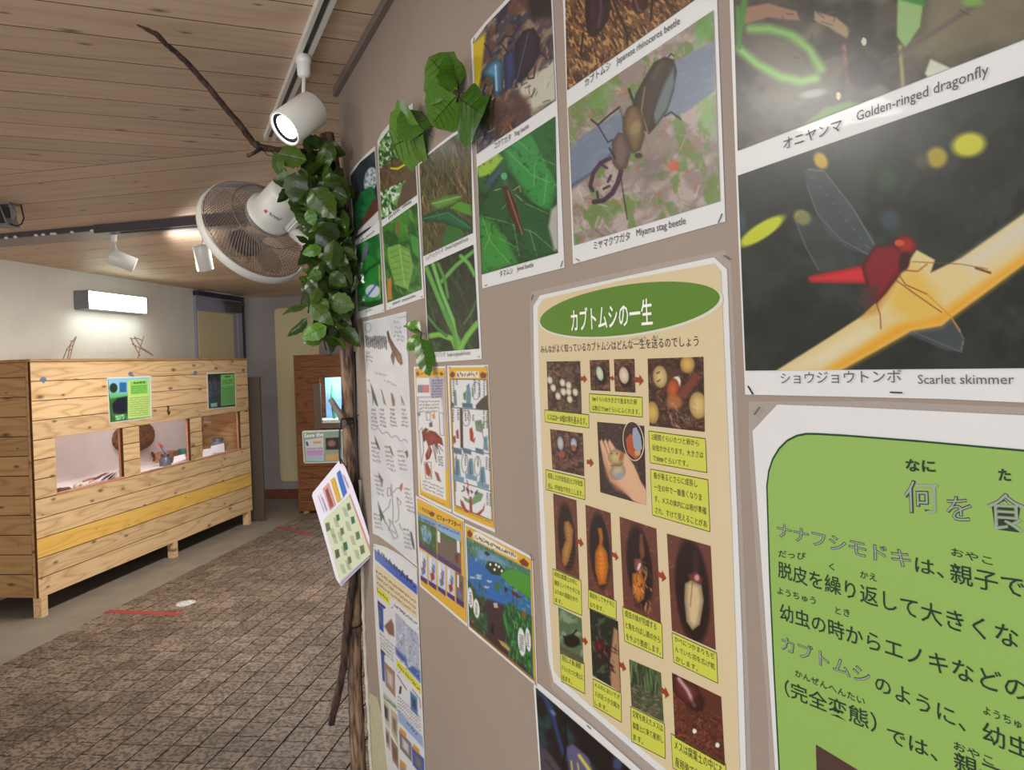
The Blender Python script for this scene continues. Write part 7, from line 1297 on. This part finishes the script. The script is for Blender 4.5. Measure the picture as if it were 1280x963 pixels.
p.poly(zi((98, 505), (203, 490), (205, 625), (105, 625)), (226, 222, 226), .5).poly(zi((105, 565), (200, 560), (202, 595), (106, 598)), (206, 160, 214), .8).poly(zi((105, 600), (200, 597), (202, 622), (106, 625)), (180, 206, 216), .8).poly(zi((215, 495), (300, 490), (302, 560), (218, 562)), (60, 46, 48), .6).poly(zi((215, 588), (300, 583), (302, 622), (218, 624)), (214, 176, 120), .6).ell(*zi((250, 525))[0], 5, 4, (150, 120, 110), 0, .6).poly(zi((310, 480), (400, 475), (402, 620), (312, 620)), (200, 206, 210), .6).line(zi((108, 520), (112, 535)), 2, (40, 40, 60)).poly(zi((145, 515), (190, 512), (190, 525), (146, 527)), (214, 180, 100), .5)
p.marks(*zi((105, 560), (200, 555)), 1.4, 12, (120, 110, 130), .5)
p.build('print', ss); Ink(BRN, 0.011).t('Save the', zi((92, 492))[0], zi((205, 483))[0], 6, .03).build('title', M_INKW, ss)
# ================================================================== laminated card hanging from the trunk
HD = 2.33; hn = (FV*0.94+RV*0.30).normalized(); hc0 = atd(430, 640, HD).dot(hn)
HP = Plane(hn, lambda o: hc0-o)
hs = sheet('hanging_card', 'tilted laminated card with coloured boxes hanging on a black cord from the trunk post', 'card', HP, [(424, 576), (430, 581), (441, 608), (455, 650), (467, 690), (424, 730), (420, 724), (405, 670), (390, 620), (391, 616)], 0.0, 0.0008, plain('card_white', (226, 222, 234), 0.3, coat=0.3, var=0.01))
f = Flat(HP, 0.002)
P = [Vector(v) for v in HP(*np.array([(431, 584), (470, 690), (426, 734), (424, 730), (466, 690)], float).T, -0.006)]; MB().add(P, [list(t) for t in tessellate_polygon([P])]).build('back_card', plain('card_lilac', (196, 184, 206), 0.4), hs)
def zk(*pts): return q4(390, 560, 5.344, *pts)
p = Pic(HP, zk((75, 486), (250, 308)), zk((186, 895), (400, 706)), (212, 220, 186), 0.55, 0.0022)
p.poly(zk((245, 310), (262, 312), (400, 690), (388, 705)), (226, 150, 140), .7)
for x, y, s_ in ((245, 395, 1), (272, 485, 1), (305, 588, 1.1), (335, 682, 1.2), (172, 468, .9), (200, 560, 1), (222, 660, 1.2), (250, 752, 1), (105, 530, 1.2), (168, 710, 1.2)): p.poly(zk((x-14*s_, y-20*s_), (x+8*s_, y-28*s_), (x+16*s_, y+14*s_), (x-6*s_, y+28*s_)), [(110, 116, 84), (44, 96, 84), (60, 110, 84), (90, 96, 64), (60, 90, 96)][int(x) % 5], .6)
for x, y in ((205, 420), (225, 515), (255, 610), (285, 705), (145, 490), (172, 585), (198, 680), (225, 775), (135, 600), (190, 800), (120, 560)):
    for r in range(3): p.line(zk((x+r*9, y-20), (x+r*9+18, y+38)), .7, (120, 124, 110), .6, .8)
p.build('species_table', hs)
f.poly(zk((165, 170), (185, 148), (232, 298), (208, 332)), (64, 116, 200)); f.poly(zk((122, 215), (148, 196), (192, 350), (168, 368)), (222, 178, 60)); f.poly(zk((70, 275), (108, 232), (158, 380), (118, 420)), (220, 160, 150)); f.poly(zk((88, 285), (104, 266), (146, 385), (122, 405)), (196, 110, 96)); f.poly(zk((152, 190), (163, 180), (208, 332), (195, 345)), (236, 232, 222))
for j, l in enumerate((((40, 320), (80, 430)), ((55, 312), (95, 425)), ((68, 330), (100, 420)), ((200, 175), (240, 270)), ((212, 182), (245, 265)))): f.outline(zk(*l), 0.7, (186, 170, 190), 2, False)
f.build('coloured_boxes', hs)
cordp = [atd(441, 523, 2.37), atd(427, 524, 2.35), atd(424.5, 540, 2.335), atd(424.5, 560, 2.33), Vector(HP(424.5, 572, 0.004)), Vector(HP(426, 580, 0.004))]
MB().tube(cordp, 0.0028, 7).build('cord', M_BLACK, hs, True); MB().tube([Vector(HP(425, 573, 0.005)), Vector(HP(431, 582, 0.005)), Vector(HP(434, 585, 0.006))], 0.002, 6).build('knot', M_BLACK, hs, True)
# small scuffs of the wall
sc = Flat(WALL, 0.0004)
for x, y, l, a in ((592, 800, 5, 80), (599, 840, 7, 85), (608, 841, 6, 95), (556, 774, 3, 60), (623, 838, 6, 98), (553, 872, 3, 70), (566, 779, 3, 60), (656, 572, 5, 60), (646, 466, 4, 90)):
    t = math.radians(a); dx, dy = math.cos(t)*l/2, math.sin(t)*l/2; sc.poly([(x-dx-.4, y-dy), (x-dx+.4, y-dy), (x+dx+.4, y+dy), (x+dx-.4, y+dy)], (96, 84, 78))
sc.build('scuff_marks', bpy.data.objects['wall_right'])
